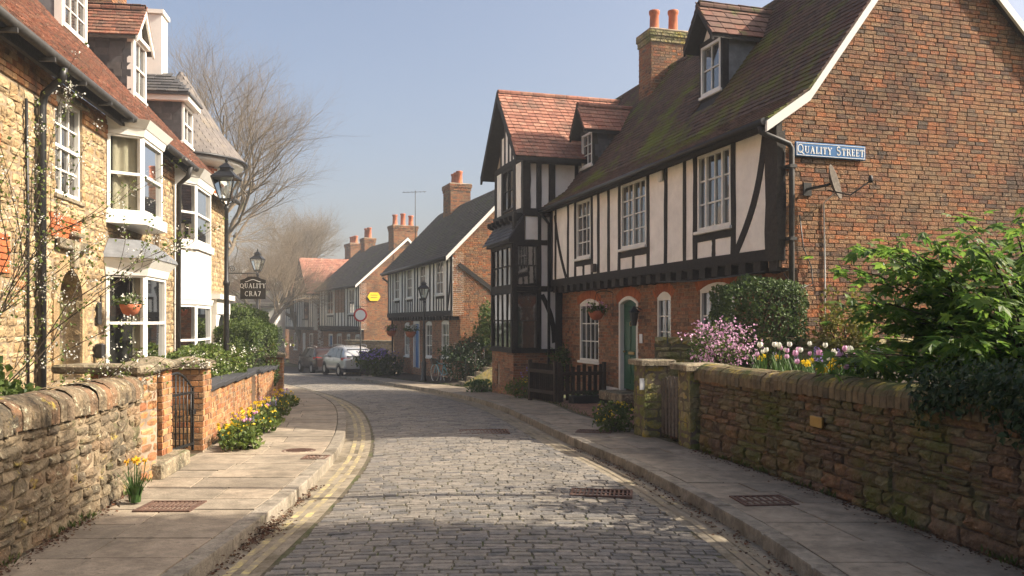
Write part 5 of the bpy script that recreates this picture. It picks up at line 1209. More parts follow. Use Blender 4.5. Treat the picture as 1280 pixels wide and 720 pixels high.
ys = MB(face((-.02, -.62, 3.35), 90)).lathe([(.34, 0), (.36, .01), (.36, .04), (.3, .05)], (0, 0, 0), 6)
yo = thing('yellow_sign', 'small yellow hexagonal sign on the brick gable above the parked cars', 'sign', (hC.location.x, hC.location.y, 0), hC.rotation_euler.z)
part('plate', MB().rings([[(-.03, -.62 + a, 3.35 + b) for a, b in ((-.42, 0), (-.25, .26), (.25, .26), (.42, 0), (.25, -.26), (-.25, -.26))], [(-.08, -.62 + a, 3.35 + b) for a, b in ((-.42, 0), (-.25, .26), (.25, .26), (.42, 0), (.25, -.26), (-.25, -.26))]], True, True), 'sign_yellow', yo)
for k in (-.05, .1): part('print_line', MB().box(-.084, -.08, -.62 - .22, -.62 + .22, 3.33 + k, 3.36 + k), 'sign_black', yo)
# twin-gabled house with red roofs
dd = (-.457, .889); O4 = (O3[0] + dd[0] * 9.9 - .889 * .4, O3[1] + dd[1] * 9.9 - .457 * .4)
hD = thing('gabled_house', 'half-timbered house with two red-tiled street gables at the end of the street', 'house', (O4[0], O4[1], 0), math.atan2(dd[1], dd[0]))
FD = face((0, 0, 0), 0)
part('wall', MB().box(0, 9.2, -5, -.02, -1.8, 4.0), 'white_render', hD)
lay(hD, 'brick', rect_items(FD, courses(0, 9.2, -1.6, 1.2, .225, .075, .012, [(1.2, 2.2, -.4, .9), (3.6, 4.4, -1.4, .9), (6.2, 7.2, -.4, .9)]), .05, .01, .003) + rect_items(face((0, 0, 0), 90), courses(-5, 0, -1.6, 4.0, .225, .075, .012), .05, .0, .003), 'brick', 'brick_red', 0)
for o in ((1.2, 2.2, -.4, .9), (6.2, 7.2, -.4, .9)): window(hD, FD, *o, 2, 2, y=.0, glass='pane_pale')
part('door', MB(FD).box(3.6, 4.4, -.02, .02, -1.4, .9), 'white_paint', hD)
FD2 = face((0, .35, 0), 0); part('upper_wall', MB(FD2).box(0, 9.2, -.5, -.01, 1.2, 4.0), 'white_render', hD); ti = [tim(FD2, (0, 1.3), (9.2, 1.3), .22, .14, .03), tim(FD2, (0, 3.9), (9.2, 3.9), .18, .14, .03)]
for x in (.1, .7, 1.2, 2.6, 3.2, 3.9, 4.7, 5.3, 5.9, 7.3, 8.0, 8.6, 9.1): ti.append(tim(FD2, (x, 1.3), (x, 3.9), .14, .1, .02))
for o in ((1.3, 2.5, 2.0, 3.6), (6.0, 7.2, 2.0, 3.6)): window(hD, FD2, *o, 2, 2, y=.0, glass='pane', frame='timber')
lay(hD, 'timber', ti, 'timber', 'timber')
for gx0, gx1 in ((-.3, 4.5), (4.6, 9.4)):
    cx = (gx0 + gx1) / 2; za = 6.5
    part('gable', MB(FD2).prism([(gx0 + .3, 4.0), (gx1 - .3, 4.0), (cx, za - .2)], -.2, -.02, 'y'), 'tile_pink', hD)
    for ex in (gx0, gx1):
        pts = [(ex, .8, 3.8), (cx, .8, za), (cx, -4.5, za), (ex, -4.5, 3.8)]; r = part('roof', MB().rings([[(p[0], p[1], p[2] - .12) for p in pts], pts], True, True), 'timber', hD); sd = np.array([cx - ex, 0, za - 3.8]); S = np.linalg.norm(sd); sd /= S
        if ex < cx: lay(r, 'tile', roof_items((ex, 0, 3.8), (0, 1, 0), sd, S, lambda q: (-4.5, .85), .25, .17), 'tile', 'tile_pink', 0)
        part('barge_board', MB().rings([[(ex, .83, 3.5), (ex, .83, 3.82), (cx, .83, za + .03), (cx, .83, za - .35)], [(ex, .76, 3.5), (ex, .76, 3.82), (cx, .76, za + .03), (cx, .76, za - .35)]], True, True), 'timber', r)
rb = roof_slab(hD, -.2, 9.6, [(-1.5, 3.9), (-4.0, 6.9), (-6.5, 3.9)], .14, 'timber', 'main_roof'); v = np.array([0, -2.5, 3.0]); S = np.linalg.norm(v); lay(rb, 'tile', roof_items((-.2, -1.5, 3.9), (1, 0, 0), v / S, S, lambda s: (0, 9.8), .25, .17), 'tile', 'tile_pink', 0)
chimney(hD, 3.6, 5.2, -4.5, -3.5, 6.0, 7.9, [.6, .6, .6], 'brick', potr=.18, pot_axis='x')
# brick gable beyond, white cottage behind the hanging sign
hE = thing('brick_house', 'plain brick gable with pale verge beyond the twin-gabled house', 'house', (-22.2, 72, -1.4), R(200)); part('wall', MB().prism([(-4, 0), (-4, 4.5), (0, 8.0), (4, 4.5), (4, 0)][::-1], -6, 0, 'y'), 'mortar', hE)
lay(hE, 'brick', rect_items(face((0, 0, 0), 0), courses(-4, 4, 0, 8, .225, .075, .012, (), lambda z: (-4, 4) if z < 4.5 else (-(8 - z) / .875, (8 - z) / .875)), .05, .02, .003), 'brick', 'brick_red', 0)
for s in (-1, 1): part('roof', MB().rings([[(s * 4.3, .2, 4.2), (0, .2, 8.1), (0, -6.2, 8.1), (s * 4.3, -6.2, 4.2)], [(s * 4.3, .2, 4.4), (0, .2, 8.3), (0, -6.2, 8.3), (s * 4.3, -6.2, 4.4)]], True, True), 'tile_brown', hE); part('barge_board', MB().prism([(s * 4.3, 4.15), (0, 8.05), (0, 8.32), (s * 4.3, 4.42)], .2, .26, 'y'), 'white_paint', hE)
hF = thing('white_cottage', 'low white rendered cottage glimpsed behind the hanging sign and hedge', 'house', (-18.0, 58, -1.2), R(185)); part('wall', MB().box(-1.6, 1.6, -4, 0, 0, 4.3), 'white_render', hF); window(hF, face((0, 0, 0), 0), -1.2, -.3, 2.6, 3.8, 2, 2, y=.02)
roof_slab(hF, -1.8, 1.8, [(.4, 4.1), (-2.0, 5.2), (-4.4, 4.1)], .15, 'tile_brown')
part('door', MB().box(.4, 1.3, .0, .06, 0, 2.1), 'fence_wood', hF)
# low golden stone wall beside the cars
sw = thing('stone_wall', 'golden stone boundary wall beside the silver car', 'wall'); a, b = (-6.3, 45.8), (-9.3, 48.2); L = math.dist(a, b); Fm = T4((a[0], a[1], -1.2), rotz(math.atan2(b[1]-a[1], b[0]-a[0]))); Fm = T4((a[0], a[1], -1.2), rotz(math.atan2(b[1]-a[1], b[0]-a[0])))
part('core', MB(Fm).box(0, L, -.3, .3, 0, 1.85), 'mortar', sw); lay(sw, 'stone', rect_items(Fm @ T4((0, .3, 0)), courses(0, L, 0, 1.85, .35, .16, .012, lv=.4, hv=.3), .1, .02, .012), 'stone', 'stone_gold', 0)
part('coping', MB(Fm).box(-.05, L + .05, -.36, .36, 1.85, 1.95, .02), 'cap_stone', sw)
fn = thing('garden_fence', 'dark upright boarded fence between silver car and the purple-flowering planter', 'fence', (-7.0, 43.6, gz(43) + .05), math.atan2(1.6, -1.3))
lay(fn, 'board', [T4((i * .13, 0, .6), None, (.115, .03, 1.2 + .04 * (i % 2))) for i in range(14)], 'board', 'fence_wood'); part('rail', MB().box(0, 1.8, -.06, -.02, .9, 1.0), 'fence_wood', fn); part('post', MB().box(-.05, .05, -.1, 0, -.1, 1.3), 'fence_wood', fn)
# ------------------------------------------------------------------ street furniture and fittings
def lamp(label, x, y, z, H, s=1.0):
    """H: height of the lantern top; post, ladder bar, lantern with four panes, cap and finial"""
    t = thing('street_lamp', label, 'street lamp', (x, y, z)); hl = H - .95 * s
    part('post', MB().lathe([(.13, 0), (.13, .1), (.10, .14), (.10, .75), (.085, .8), (.06, .86), (.055, 1.0), (.045, hl * .62), (.06, hl * .62 + .03), (.06, hl * .62 + .08), (.04, hl * .62 + .12), (.036, hl - .1), (.055, hl - .06), (.03, hl)], (0, 0, 0), 14), 'black_paint', t)
    if s > .9: part('ladder_bar', MB().tube([(-.22, 0, hl - .2), (.22, 0, hl - .2)], .012, 6), 'black_paint', t)
    part('frog', MB().tube([(0, 0, hl), (-.08 * s, -.08 * s, hl + .05), (-.11 * s, -.11 * s, hl + .12 * s)], .012, 5).tube([(0, 0, hl), (.08 * s, .08 * s, hl + .05), (.11 * s, .11 * s, hl + .12 * s)], .012, 5).tube([(0, 0, hl), (.08 * s, -.08 * s, hl + .05), (.11 * s, -.11 * s, hl + .12 * s)], .012, 5).tube([(0, 0, hl), (-.08 * s, .08 * s, hl + .05), (-.11 * s, .11 * s, hl + .12 * s)], .012, 5), 'black_paint', t)
    b0, b1, z0, z1 = .115 * s, .235 * s, hl + .12 * s, hl + .56 * s
    C = ((-1, -1), (1, -1), (1, 1), (-1, 1)); ln = part('lantern', MB().box(-b0 - .01, b0 + .01, -b0 - .01, b0 + .01, z0 - .02, z0 + .005), 'black_paint', t)
    fr = MB()
    for (a, c) in C: fr.bar((a * b0, c * b0, z0), (a * b1, c * b1, z1), .022 * s, .022 * s)
    for (a, c), (d, e) in zip(C, C[1:] + C[:1]): fr.bar((a * b1, c * b1, z1), (d * b1, e * b1, z1), .03 * s, .03 * s); fr.bar((a * b0, c * b0, z0), (d * b0, e * b0, z0), .02 * s, .02 * s)
    part('frame', fr, 'black_paint', ln)
    for (a, c), (d, e) in zip(C, C[1:] + C[:1]): part('pane', MB().add([(a * b0, c * b0, z0), (d * b0, e * b0, z0), (d * b1, e * b1, z1), (a * b1, c * b1, z1)], [(0, 1, 2, 3)]), 'glass', ln)
    part('burner', MB().lathe([(.02, z0), (.02, z0 + .12 * s), (.045, z0 + .15 * s), (.045, z0 + .26 * s), (.01, z0 + .3 * s)], (0, 0, 0), 10), 'sign_white', ln)
    part('cap', MB().lathe([(b1 * 1.5, z1), (b1 * 1.5, z1 + .02 * s), (b1 * .62, z1 + .16 * s), (b1 * .62, z1 + .2 * s), (b1 * .8, z1 + .21 * s), (b1 * .3, z1 + .30 * s), (.02, z1 + .33 * s), (.035 * s, z1 + .37 * s), (.005, z1 + .44 * s)], (0, 0, 0), 4, smooth=False, a0=math.pi / 4), 'black_paint', ln)
    return t
lamp('tall black street lamp with lantern behind the low brick wall', -5.27, 15.5, gz(15.5) + .1, 4.75 - gz(15.5) - .1, .88)
lamp('black street lamp standing behind the hanging QUALITY sign and hedge', -8.78, 29.0, gz(29) + .1, 4.26 - gz(29) - .1, .85)
lamp('small black street lamp in front of the cottage with the blue bicycle', -3.46, 33.0, gz(33) + .1, 3.42 - gz(33) - .1, .85)
# street name board on the gable
sn = thing('street_sign', 'blue enamel street name board reading QUALITY STREET on brick gable', 'sign', (H1O[0], H1O[1], 0), H1A)
Fn = face((-.03, -.55, 4.405), 90)
part('board', MB(Fn).box(-.645, .645, 0, .03, -.115, .115, .012), 'blue_sign', sn)
bo = MB(Fn)
for a in ((-.622, .622, .088, .096), (-.622, .622, -.096, -.088), (-.622, -.614, -.088, .088), (.614, .622, -.088, .088)): bo.box(a[0], a[1], .0301, .0335, a[2], a[3])
part('border', bo, 'sign_white', sn)
stroke_text('QUALITY STREET', .132, Fn @ T4((0, .031, -.058)) @ np.diag([-1., 1, 1, 1]), sn, 'sign_white', small=.80, gap=.155)
# satellite dish on the gable
sd_ = thing('satellite_dish', 'grey satellite dish on the brick gable below the street sign', 'satellite dish', (H1O[0], H1O[1], 0), H1A)
n = Vector((-.75, -.62, .25)).normalized(); q = n.to_track_quat('Z', 'Y').to_matrix(); dm = MB(T4((-.36, -.36, 3.86), np.array(q)))
dm.lathe([(.01, -.04), (.12, -.03), (.22, .005), (.27, .03), (.275, .035), (.26, .03), (.12, -.02), (.01, -.03)], n=24, caps=False); part('reflector', dm, 'oak_grey', sd_)
part('arm', MB().tube([(-.30, -.30, 3.75), (-.5, -.55, 3.66), (-.66, -.78, 3.86)], .012, 6), 'pipe_grey', sd_); part('receiver', MB().lathe([(.03, -.05), (.035, 0), (.025, .06)], (-.66, -.78, 3.88), 10), 'plastic_black', sd_)
part('wall_bracket', MB().tube([(.0, -.14, 3.80), (-.22, -.16, 3.80), (-.26, -.26, 3.82), (-.33, -.33, 3.84)], .022, 7).box(-.03, .01, -.22, -.08, 3.70, 3.90), 'pipe_grey', sd_)
part('cable', MB().tube([(-.3, -.42, 3.7), (-.03, -.44, 3.6), (-.03, -.46, 2.6), (-.03, -.46, 1.4)], .012, 5), 'sign_white', sd_)
part('loose_cable', MB().tube([(-.03, .0, 3.4), (-.04, -.06, 2.9), (-.05, -.2, 2.6), (-.05, -.22, 2.35), (-.04, -.05, 2.28), (-.03, .2, 2.4), (-.03, .28, 2.5)], .010, 5), 'black_paint', sd_)
wl = thing('wall_lantern', 'black iron wall lantern beside the green front door', 'lantern', (*h1w(5.48, .01), 0), H1A)
part('arm', MB().tube([(0, 0, 2.02), (0, .1, 2.08), (0, .2, 2.06)], .012, 6), 'black_paint', wl); part('body', MB().lathe([(.05, 1.68), (.06, 1.72), (.1, 1.96), (.13, 1.97), (.05, 2.06), (.01, 2.1)], (0, .17, 0), 6, smooth=False), 'black_paint', wl)
pq = part('notice', MB(face((0, 0, 0), 0)).box(-.05, .05, 0, .02, -.085, .085, .003), 'sign_white'); tag(pq, 'small white notice plate low on gate pillar beside the green door', 'notice'); pq.location = (1.93, 12.40, .84); pq.rotation_euler = (0, 0, math.pi + .2)
def plant_blob(n, rad, size, mat, parent, name='foliage', off=(0, 0, 0), clumps=14, cs=.5):
    p, nr = foliage_pts(n, rad, clumps, cs); p += np.array(off); part(name, leaf_mesh(name, p, rand_dirs(n) + nr * .5, nr + rand_dirs(n) * .5, size, mat), mat, parent)
def basket(label, x, y, z, rot, reach, r, petal, wall_z=.35):
    t = thing('hanging_basket', label, 'hanging basket', (x, y, z), rot)          # local +y points out of the wall; origin at basket rim centre
    part('bracket', MB().tube([(0, -reach, -.15), (0, -reach, wall_z)], .012, 5).tube([(0, -reach + .5 * reach * (1 - math.cos(math.pi * i / 12)), wall_z - .02 + .06 * math.sin(math.pi * i / 12)) for i in range(13)], .010, 5), 'black_paint', t)
    part('chain', MB().tube([(0, 0, wall_z), (r * .9, 0, 0)], .004, 4).tube([(0, 0, wall_z), (-r * .5, r * .8, 0)], .004, 4).tube([(0, 0, wall_z), (-r * .5, -r * .8, 0)], .004, 4), 'iron', t)
    part('bowl', MB().lathe([(r * .25, -r * 1.15), (r * .7, -r * .9), (r * .95, -r * .4), (r * 1.02, 0), (r * .9, .0)], n=18), 'terracotta', t)
    plant_blob(260, (r * 1.1, r * 1.1, r * .6), r * .3, 'leaf_hedge', t, 'foliage', (0, 0, r * .35)); plant_blob(90, (r * 1.15, r * 1.15, r * .6), r * .22, petal, t, 'blossom', (0, 0, r * .5))
    return t
basket('terracotta hanging basket with pink flowers beside the green door', *h1w(7.0, .42), 2.02, H1A, .42, .19, 'petal_pink', .42)
basket('terracotta hanging basket with white flowers beside the lower bay window', *ltw(3.62, .42), 2.02, LA, .42, .15, 'petal_white', .40)
def onh2(u, v): return (O2[0] - .348 * u - .9376 * v, O2[1] + .9376 * u - .348 * v)
a2 = math.atan2(.9376, -.348)
basket('small hanging basket on the far cottage beside its end window', *onh2(9.9, .5), 1.35, a2, .5, .24, 'petal_pink', .45); basket('small hanging basket by the blue door of the far cottage', *onh2(5.9, .5), 1.35, a2, .5, .24, 'petal_white', .45)
# picket fence in front of the large house
def pickets(label, u0, v0, u1, v1, n, h, rail=True, pointed=False):
    a, b = h1w(u0, v0), h1w(u1, v1); L = math.dist(a, b); z = gz((a[1] + b[1]) / 2) + .1
    t = thing('picket_fence', label, 'fence', (a[0], a[1], z), math.atan2(b[1] - a[1], b[0] - a[0]))
    lay(t, 'picket', [T4((L * (i + .5) / n, 0, h / 2 + .05 + (.03 * math.sin(i * 2.1) if pointed else 0)), None, (L / n * .62, .022, h)) for i in range(n)], 'board', 'fence_wood')
    for zz in (.22, h - .18): part('rail', MB().box(0, L, -.06, -.015, zz, zz + .08), 'fence_wood', t)
    for x in (0, L): part('post', MB().box(x - .045, x + .045, -.07, .02, -.05, h + .12, .008), 'fence_wood', t)
pickets('close-boarded brown picket fence facing the pavement below the oriel', 8.5, 1.52, 7.3, 1.30, 13, .88)
pickets('dark picket fence running from pavement back to the house wall', 7.28, 1.24, 7.28, .12, 8, .84, pointed=True)
tr = thing('planter_trough', 'low black planter trough on paving left of the green door', 'planter', (*h1w(6.98, .62), gz(19.6) + .11), H1A)
part('trough', MB().box(-.14, .14, -.45, .45, 0, .20, .02), 'plastic_black', tr); plant_blob(150, (.14, .42, .06), .05, 'leaf_dark', tr, off=(0, 0, .22))
# round no-entry-for-vehicles style sign on its post
rs_ = thing('road_sign', 'round white road sign with red ring on a grey post above the silver car', 'road sign', (-8.05, 44.6, gz(44.6)), math.pi)
part('post', MB().tube([(0, -.04, 0), (0, -.04, 3.6)], .04, 8), 'pipe_grey', rs_); dsc = part('plate', MB(T4((0, 0, 3.25), np.array([[1, 0, 0], [0, 0, 1], [0, -1, 0.]]))).lathe([(.36, -.012), (.36, .012)], n=28, smooth=False), 'sign_red', rs_)
part('disc', MB(T4((0, .013, 3.25), np.array([[1, 0, 0], [0, 0, 1], [0, -1, 0.]]))).lathe([(.27, -.002), (.27, .004)], n=28, smooth=False), 'sign_white', dsc); part('arm', MB().tube([(-.4, -.03, 3.72), (.3, -.03, 3.72)], .015, 5).tube([(0, -.03, 3.55), (0, -.03, 3.74)], .03, 6), 'pipe_grey', rs_)
# steps and low stringer beside the far cottage
st = thing('garden_steps', 'short flight of stone steps climbing beside the dark flowering shrub', 'steps', (-1.55, 28.6, gz(28.6) + .08), math.radians(20))
for i in range(5): part('step', MB().box(.0 + i * .3, .31 + i * .3, 0, 1.0, -.1, .16 * (i + 1), .012), 'cap_stone', st)
part('stringer', MB().prism([(-.1, 0), (-.1, .16), (1.5, 1.0), (1.5, .0)], -.16, -.01, 'y'), 'stone_moss', st); part('handrail', MB().tube([(-.05, -.08, 0), (-.05, -.08, 1.0), (1.5, -.08, 1.85), (1.5, -.08, .9)], .018, 6), 'black_paint', st)
for i in range(4): part('baluster', MB().tube([(.3 + i * .3, -.08, .3 + i * .16), (.3 + i * .3, -.08, 1.18 + i * .16)], .01, 5), 'black_paint', st)
V = [(RB(y) + .05, y, gz(y) + .105) for y in np.arange(22.8, 41, 1.5)] + [(H1O[0] + .371 * (31.8 - y) - 6.3, y, gz(y) + .115) for y in np.arange(22.8, 41, 1.5)[::-1]]
V = []; Q = []
yy = np.arange(22.8, 42, .8)
for y in yy: xh = O2[0] - .371 * (y - 31.8); V += [(RB(min(y, 40.5)) + .05, y, gz(y) + .11), (xh + .3, y, gz(y) + .3 if y > 30 else gz(y) + .12)]
Q = [(2*i, 2*i+1, 2*i+3, 2*i+2) for i in range(len(yy) - 1)]; struct('verge', np_mesh('verge', V, Q, 'soil', True))
# telegraph pole just outside the picture; its shadow crosses the setts
tp = thing('telegraph_pole', 'slim wooden telegraph pole beside the right-hand garden, throwing a thin shadow', 'pole', (5.7, 8.12, .1)); part('post', MB().tube([(0, 0, 0), (0, 0, 3.5), (0, 0, 7.2)], [.07, .055, .045], 10), 'oak_grey', tp); part('cap', MB().lathe([(.06, 7.2), (.06, 7.24), (.01, 7.3)], n=10), 'iron', tp)
# house across the garden on the right, outside the picture, that shades the near road
nh = thing('brick_house', 'plain brick house right of the camera that shades the near road', 'house', (6.5, 5.85, 0), 0)
part('wall', MB().box(0, 6, -12, 0, -.1, 6.2).prism([(-12, 6.2), (0, 6.2), (0, 6.2), (-12, 6.2)], 0, 6, 'x'), 'brick_red', nh); part('roof', MB().prism([(-.35, 6.0), (3, 11.0), (6.35, 6.0)], -12.2, .1, 'y'), 'tile_brown', nh); part('door', MB().box(-.05, 0, -5, -4, 0, 2.1), 'fence_wood', nh)
# ------------------------------------------------------------------ bicycle
bk = thing('bicycle', 'pale blue bicycle with cream tyres leaning by the dark shrub', 'bicycle', (-2.72, 32.2, gz(32.2) + .12), math.atan2(.85, -.53))
WR = .33
for x in (-.52, .52):
    w = part('wheel', MB().torus((x, 0, WR), WR - .02, .008, n=28, m=5), 'chrome', bk); part('tyre', MB().torus((x, 0, WR), WR, .021, n=28, m=6), 'tyre_cream', w)
    sp = MB()
    for k in range(14): a = 2 * math.pi * k / 14; sp.tube([(x, 0, WR), (x + (WR - .02) * math.cos(a), 0, WR + (WR - .02) * math.sin(a))], .0025, 3)
    part('spokes', sp, 'chrome', w); part('hub', MB().tube([(x, -.05, WR), (x, .05, WR)], .02, 8), 'chrome', w)
fr = MB(); bb_ = (-.08, 0, .28)
for a, b in (((-.52, .03, WR), bb_), ((-.52, -.03, WR), bb_), ((-.52, .03, WR), (-.22, 0, .75)), ((-.52, -.03, WR), (-.22, 0, .75)), (bb_, (-.24, 0, .82)), (bb_, (.36, 0, .62)), ((-.2, 0, .7), (.34, 0, .74)), ((.33, 0, .8), (.38, 0, .6)), ((.38, .04, .6), (.52, .04, WR)), ((.38, -.04, .6), (.52, -.04, WR))): fr.tube([a, b], .016, 6)
part('frame', fr, 'bike_blue', bk); part('saddle', MB().rings([[(-.40, -.08, .86), (-.40, .08, .86), (-.40, .06, .90), (-.40, -.06, .90)], [(-.25, -.05, .87), (-.25, .05, .87), (-.25, .04, .91), (-.25, -.04, .91)], [(-.10, -.02, .87), (-.10, .02, .87), (-.10, .015, .90), (-.10, -.015, .90)]], True, True), 'plastic_black', bk)
part('handlebar', MB().tube([(.33, 0, .8), (.31, 0, .92), (.33, 0, .96)], .013, 6).tube([(.15, -.27, .95), (.28, -.2, .98), (.34, 0, .97), (.28, .2, .98), (.15, .27, .95)], .012, 6), 'chrome', bk); part('basket', MB().rings([[(.42, -.14, .68), (.62, -.12, .68), (.62, .12, .68), (.42, .14, .68)], [(.40, -.18, .9), (.68, -.16, .9), (.68, .16, .9), (.40, .18, .9)]], True), 'oak_grey', bk)
for x in (-.52, .52): part('mudguard', MB().tube([(x + (WR + .035) * math.cos(a), 0, WR + (WR + .035) * math.sin(a)) for a in np.linspace(.3, 2.9, 12)], .018, 4), 'bike_blue', bk)
part('crank', MB().torus((-.08, .04, .28), .09, .01, n=16, m=4).tube([(-.08, .05, .28), (.06, .06, .2)], .01, 4).tube([(-.08, -.05, .28), (-.22, -.06, .36)], .01, 4), 'chrome', bk); part('kickstand', MB().tube([(-.15, .05, .28), (-.22, .16, 0)], .01, 5), 'chrome', bk)
# ------------------------------------------------------------------ cars
def car(label, x, y, rot, mat, s=1.0, plate='plate_yellow'):
    t = thing('parked_car', label, 'car', (x, y, gz(y) + .005), rot, 'cars parked at the end of the street')
    ST = [(-2.20, .62, .50, .80, .80), (-2.22, .78, .36, .86, .92), (-2.10, .86, .30, .93, 1.08), (-1.90, .89, .28, .97, 1.40), (-1.62, .90, .26, .98, 1.58), (-.8, .91, .24, .98, 1.66), (.1, .91, .24, .97, 1.66), (.65, .91, .24, .97, 1.58), (1.15, .90, .24, .96, 1.25), (1.45, .89, .26, .95, 1.02), (1.95, .84, .30, .86, .92), (2.2, .68, .40, .74, .78)]
    rings = []
    for (xx, w, zb, zt, zr) in ST:
        zr = max(zr, zt + .01); f = min(1, (zr - zt) / .6); wr = w * (1 - .26 * f); wm = w * (1 - .10 * f)
        half = [(w * .82, zb), (w * .98, zb + .12), (w, (zb + zt) / 2), (w * .985, zt), (wm, zt + (zr - zt) * .5), (wr, zr - .04 * f), (wr * .8, zr)]
        rings.append([(xx, a, b) for a, b in half] + [(xx, -a, b) for a, b in reversed(half)])
    b = part('body', MB().rings(rings, True, True, True), mat, t); md = b.modifiers.new('round', 'SUBSURF'); md.levels = md.render_levels = 2
    g = part('rear_window', MB().rings([[(-2.13, -.68, 1.06), (-2.13, .68, 1.06), (-1.76, .56, 1.50), (-1.76, -.56, 1.50)], [(-2.05, -.66, 1.05), (-2.05, .66, 1.05), (-1.7, .54, 1.49), (-1.7, -.54, 1.49)]], True, True), 'car_glass', t)
    for sy in (-1, 1):
        for (xa, xb, xc, xd) in ((-1.65, -.95, -.98, -1.45), (-.88, .0, -.02, -.86), (.08, .95, .55, .08)):
            ym, yt = .905 * sy, .745 * sy
            part('side_window', MB().add([(xa, ym, 1.02), (xb, ym, 1.02), (xc, yt, 1.50), (xd, yt, 1.50), (xa, ym - .05 * sy, 1.02), (xb, ym - .05 * sy, 1.02), (xc, yt - .05 * sy, 1.5), (xd, yt - .05 * sy, 1.5)], [(0, 1, 2, 3), (7, 6, 5, 4), (0, 4, 5, 1), (1, 5, 6, 2), (2, 6, 7, 3), (3, 7, 4, 0)]), 'car_glass', t)
        part('tail_light', MB().rings([[(-2.16, sy * .50, .93), (-2.16, sy * .50, 1.03), (-2.13, sy * .80, 1.06), (-2.13, sy * .80, .90)], [(-1.9, sy * .52, .93), (-1.9, sy * .52, 1.03), (-1.86, sy * .93, 1.05), (-1.86, sy * .93, .92)]], True, True), 'tail_red', t)
        part('door_mirror', MB().box(.62, .78, sy * .92, sy * 1.08, 1.0, 1.14, .03), mat, t)
        for xx in (-.45, .45): part('door_handle', MB().box(xx - .1, xx + .1, sy * .90, sy * .935, .86, .90, .01), mat, t)
        for xx in (-1.32, 1.36):
            w = part('wheel', MB().tube([(xx, sy * .70, .33), (xx, sy * .905, .33)], .19, 16, smooth=False), 'alloy', t); part('tyre', MB(T4((xx, sy * .8, .33), np.array([[1, 0, 0], [0, 0, 1], [0, -1, 0.]]))).lathe([(.2, -.1), (.31, -.1), (.33, -.07), (.33, .07), (.31, .1), (.2, .1)], n=24, caps=False), 'rubber', w)
            part('wheel_arch', MB(T4((xx, sy * .82, .34), np.array([[1, 0, 0], [0, 0, 1], [0, -1, 0.]]))).lathe([(.335, -.085), (.40, -.085), (.40, .085), (.335, .085)], n=24, caps=False), 'plastic_black', t)
    part('rear_bumper', MB().rings([[(-2.27, -.72, .30), (-2.27, .72, .30), (-2.29, .72, .46), (-2.29, -.72, .46)], [(-1.9, -.90, .26), (-1.9, .90, .26), (-1.9, .92, .48), (-1.9, -.92, .48)]], True, True), 'plastic_black', t)
    part('number_plate', MB().box(-2.262, -2.235, -.26, .26, .80, .91, .003), plate, t); part('badge', MB().lathe([(.05, -.01), (.05, .01)], (-2.2, 0, 1.0), 10), 'chrome', t)
    for sy in (-1, 1): part('roof_rail', MB().tube([(-1.5, sy * .62, 1.62), (-1.3, sy * .62, 1.70), (.3, sy * .62, 1.71), (.55, sy * .62, 1.63)], .018, 5), 'chrome', t)
    part('rear_wiper', MB().tube([(-2.1, 0, 1.10), (-2.05, .35, 1.16)], .012, 4), 'plastic_black', t)
car('silver estate car parked nearest, seen from behind beside the boarded fence', -9.15, 46.6, math.atan2(.88, -.48), 'car_silver')
car('dark brown car parked ahead of the silver one', -12.0, 52.4, math.atan2(.88, -.48), 'car_brown')
# ------------------------------------------------------------------ trees, shrubs and flowers
def bare_tree(label, x, y, z, H, spread, seed, lean=(0, 0), levels=5, r0=.28, trunk=.22):
    rr = random.Random(seed); t = thing('bare_tree', label, 'tree', (x, y, z)); tb, tw = MB(), MB()
    def grow(p, d, L, r, lv, mb):
        n = 4 if lv > 1 else 3; pts = [p]; rs = [r]; q = Vector(p); dd = Vector(d)
        for i in range(n):
            dd = (dd + Vector((rr.uniform(-.24, .24), rr.uniform(-.24, .24), rr.uniform(-.08, .12)))).normalized(); q = q + dd * L / n; pts.append(tuple(q)); rs.append(r * (1 - .42 * (i + 1) / n))
        (tb if lv >= levels - 1 else tw).tube(pts, rs, 7 if lv >= levels - 1 else (4 if lv > 1 else 3), caps=False)
        if lv == 0: return
        k = {6: 4, 5: 5, 4: 5, 3: 5, 2: 5, 1: 4}.get(lv, 4)
        for i in range(k):
            f = .35 + .65 * (i + rr.random()) / k if lv < levels else .75 + .25 * rr.random()
            j = min(n - 1, int(f * n)); fr = f * n - j; P = Vector(pts[j]).lerp(Vector(pts[j + 1]), fr); a = rr.uniform(0, 6.28); side = dd.orthogonal().normalized(); side.rotate(__import__('mathutils').Quaternion(dd, a))
            nd = (dd * rr.uniform(.75, 1.15) + side * rr.uniform(.45, .95) * spread + Vector((lean[0], lean[1], .18))).normalized()
            grow(tuple(P), nd, L * rr.uniform(.62, .82), rs[j + 1] * (.70 if lv > 3 else .6), lv - 1, mb)
    grow((0, 0, 0), (lean[0] * .4, lean[1] * .4, 1), H * trunk, r0, levels, tb)
    part('trunk', tb, 'bark', t); part('crown', tw, 'twig', t); return t
bare_tree('tall bare spreading tree rising behind the turret house', -15.3, 41, gz(41), 29, .95, 5, (.09, 0), 6, .34, .24)
bare_tree('bare rounded tree behind the twin-gabled house', -20.6, 82, -1.4, 23, .9, 11, (.05, 0), 6, .40, .25)
bare_tree('second bare tree filling the gap left of the gabled houses', -16.6, 56, -1.4, 18.0, 1.0, 23, (.05, 0), 6, .32, .2)
bare_tree('bare tree with fine twigs between the turret and the gabled houses', -16.0, 66, -1.4, 21.0, 1.0, 31, (-.05, 0), 6, .34, .2)
bush('hedge', 'clipped green box hedge beside the lamp, bright in the sun', 'hedge', (-6.5, 20.6, gz(20.6) + .1), (.55, 1.25, 1.0), 16000, .06, 'leaf_hedge', 240, .13, 'box')
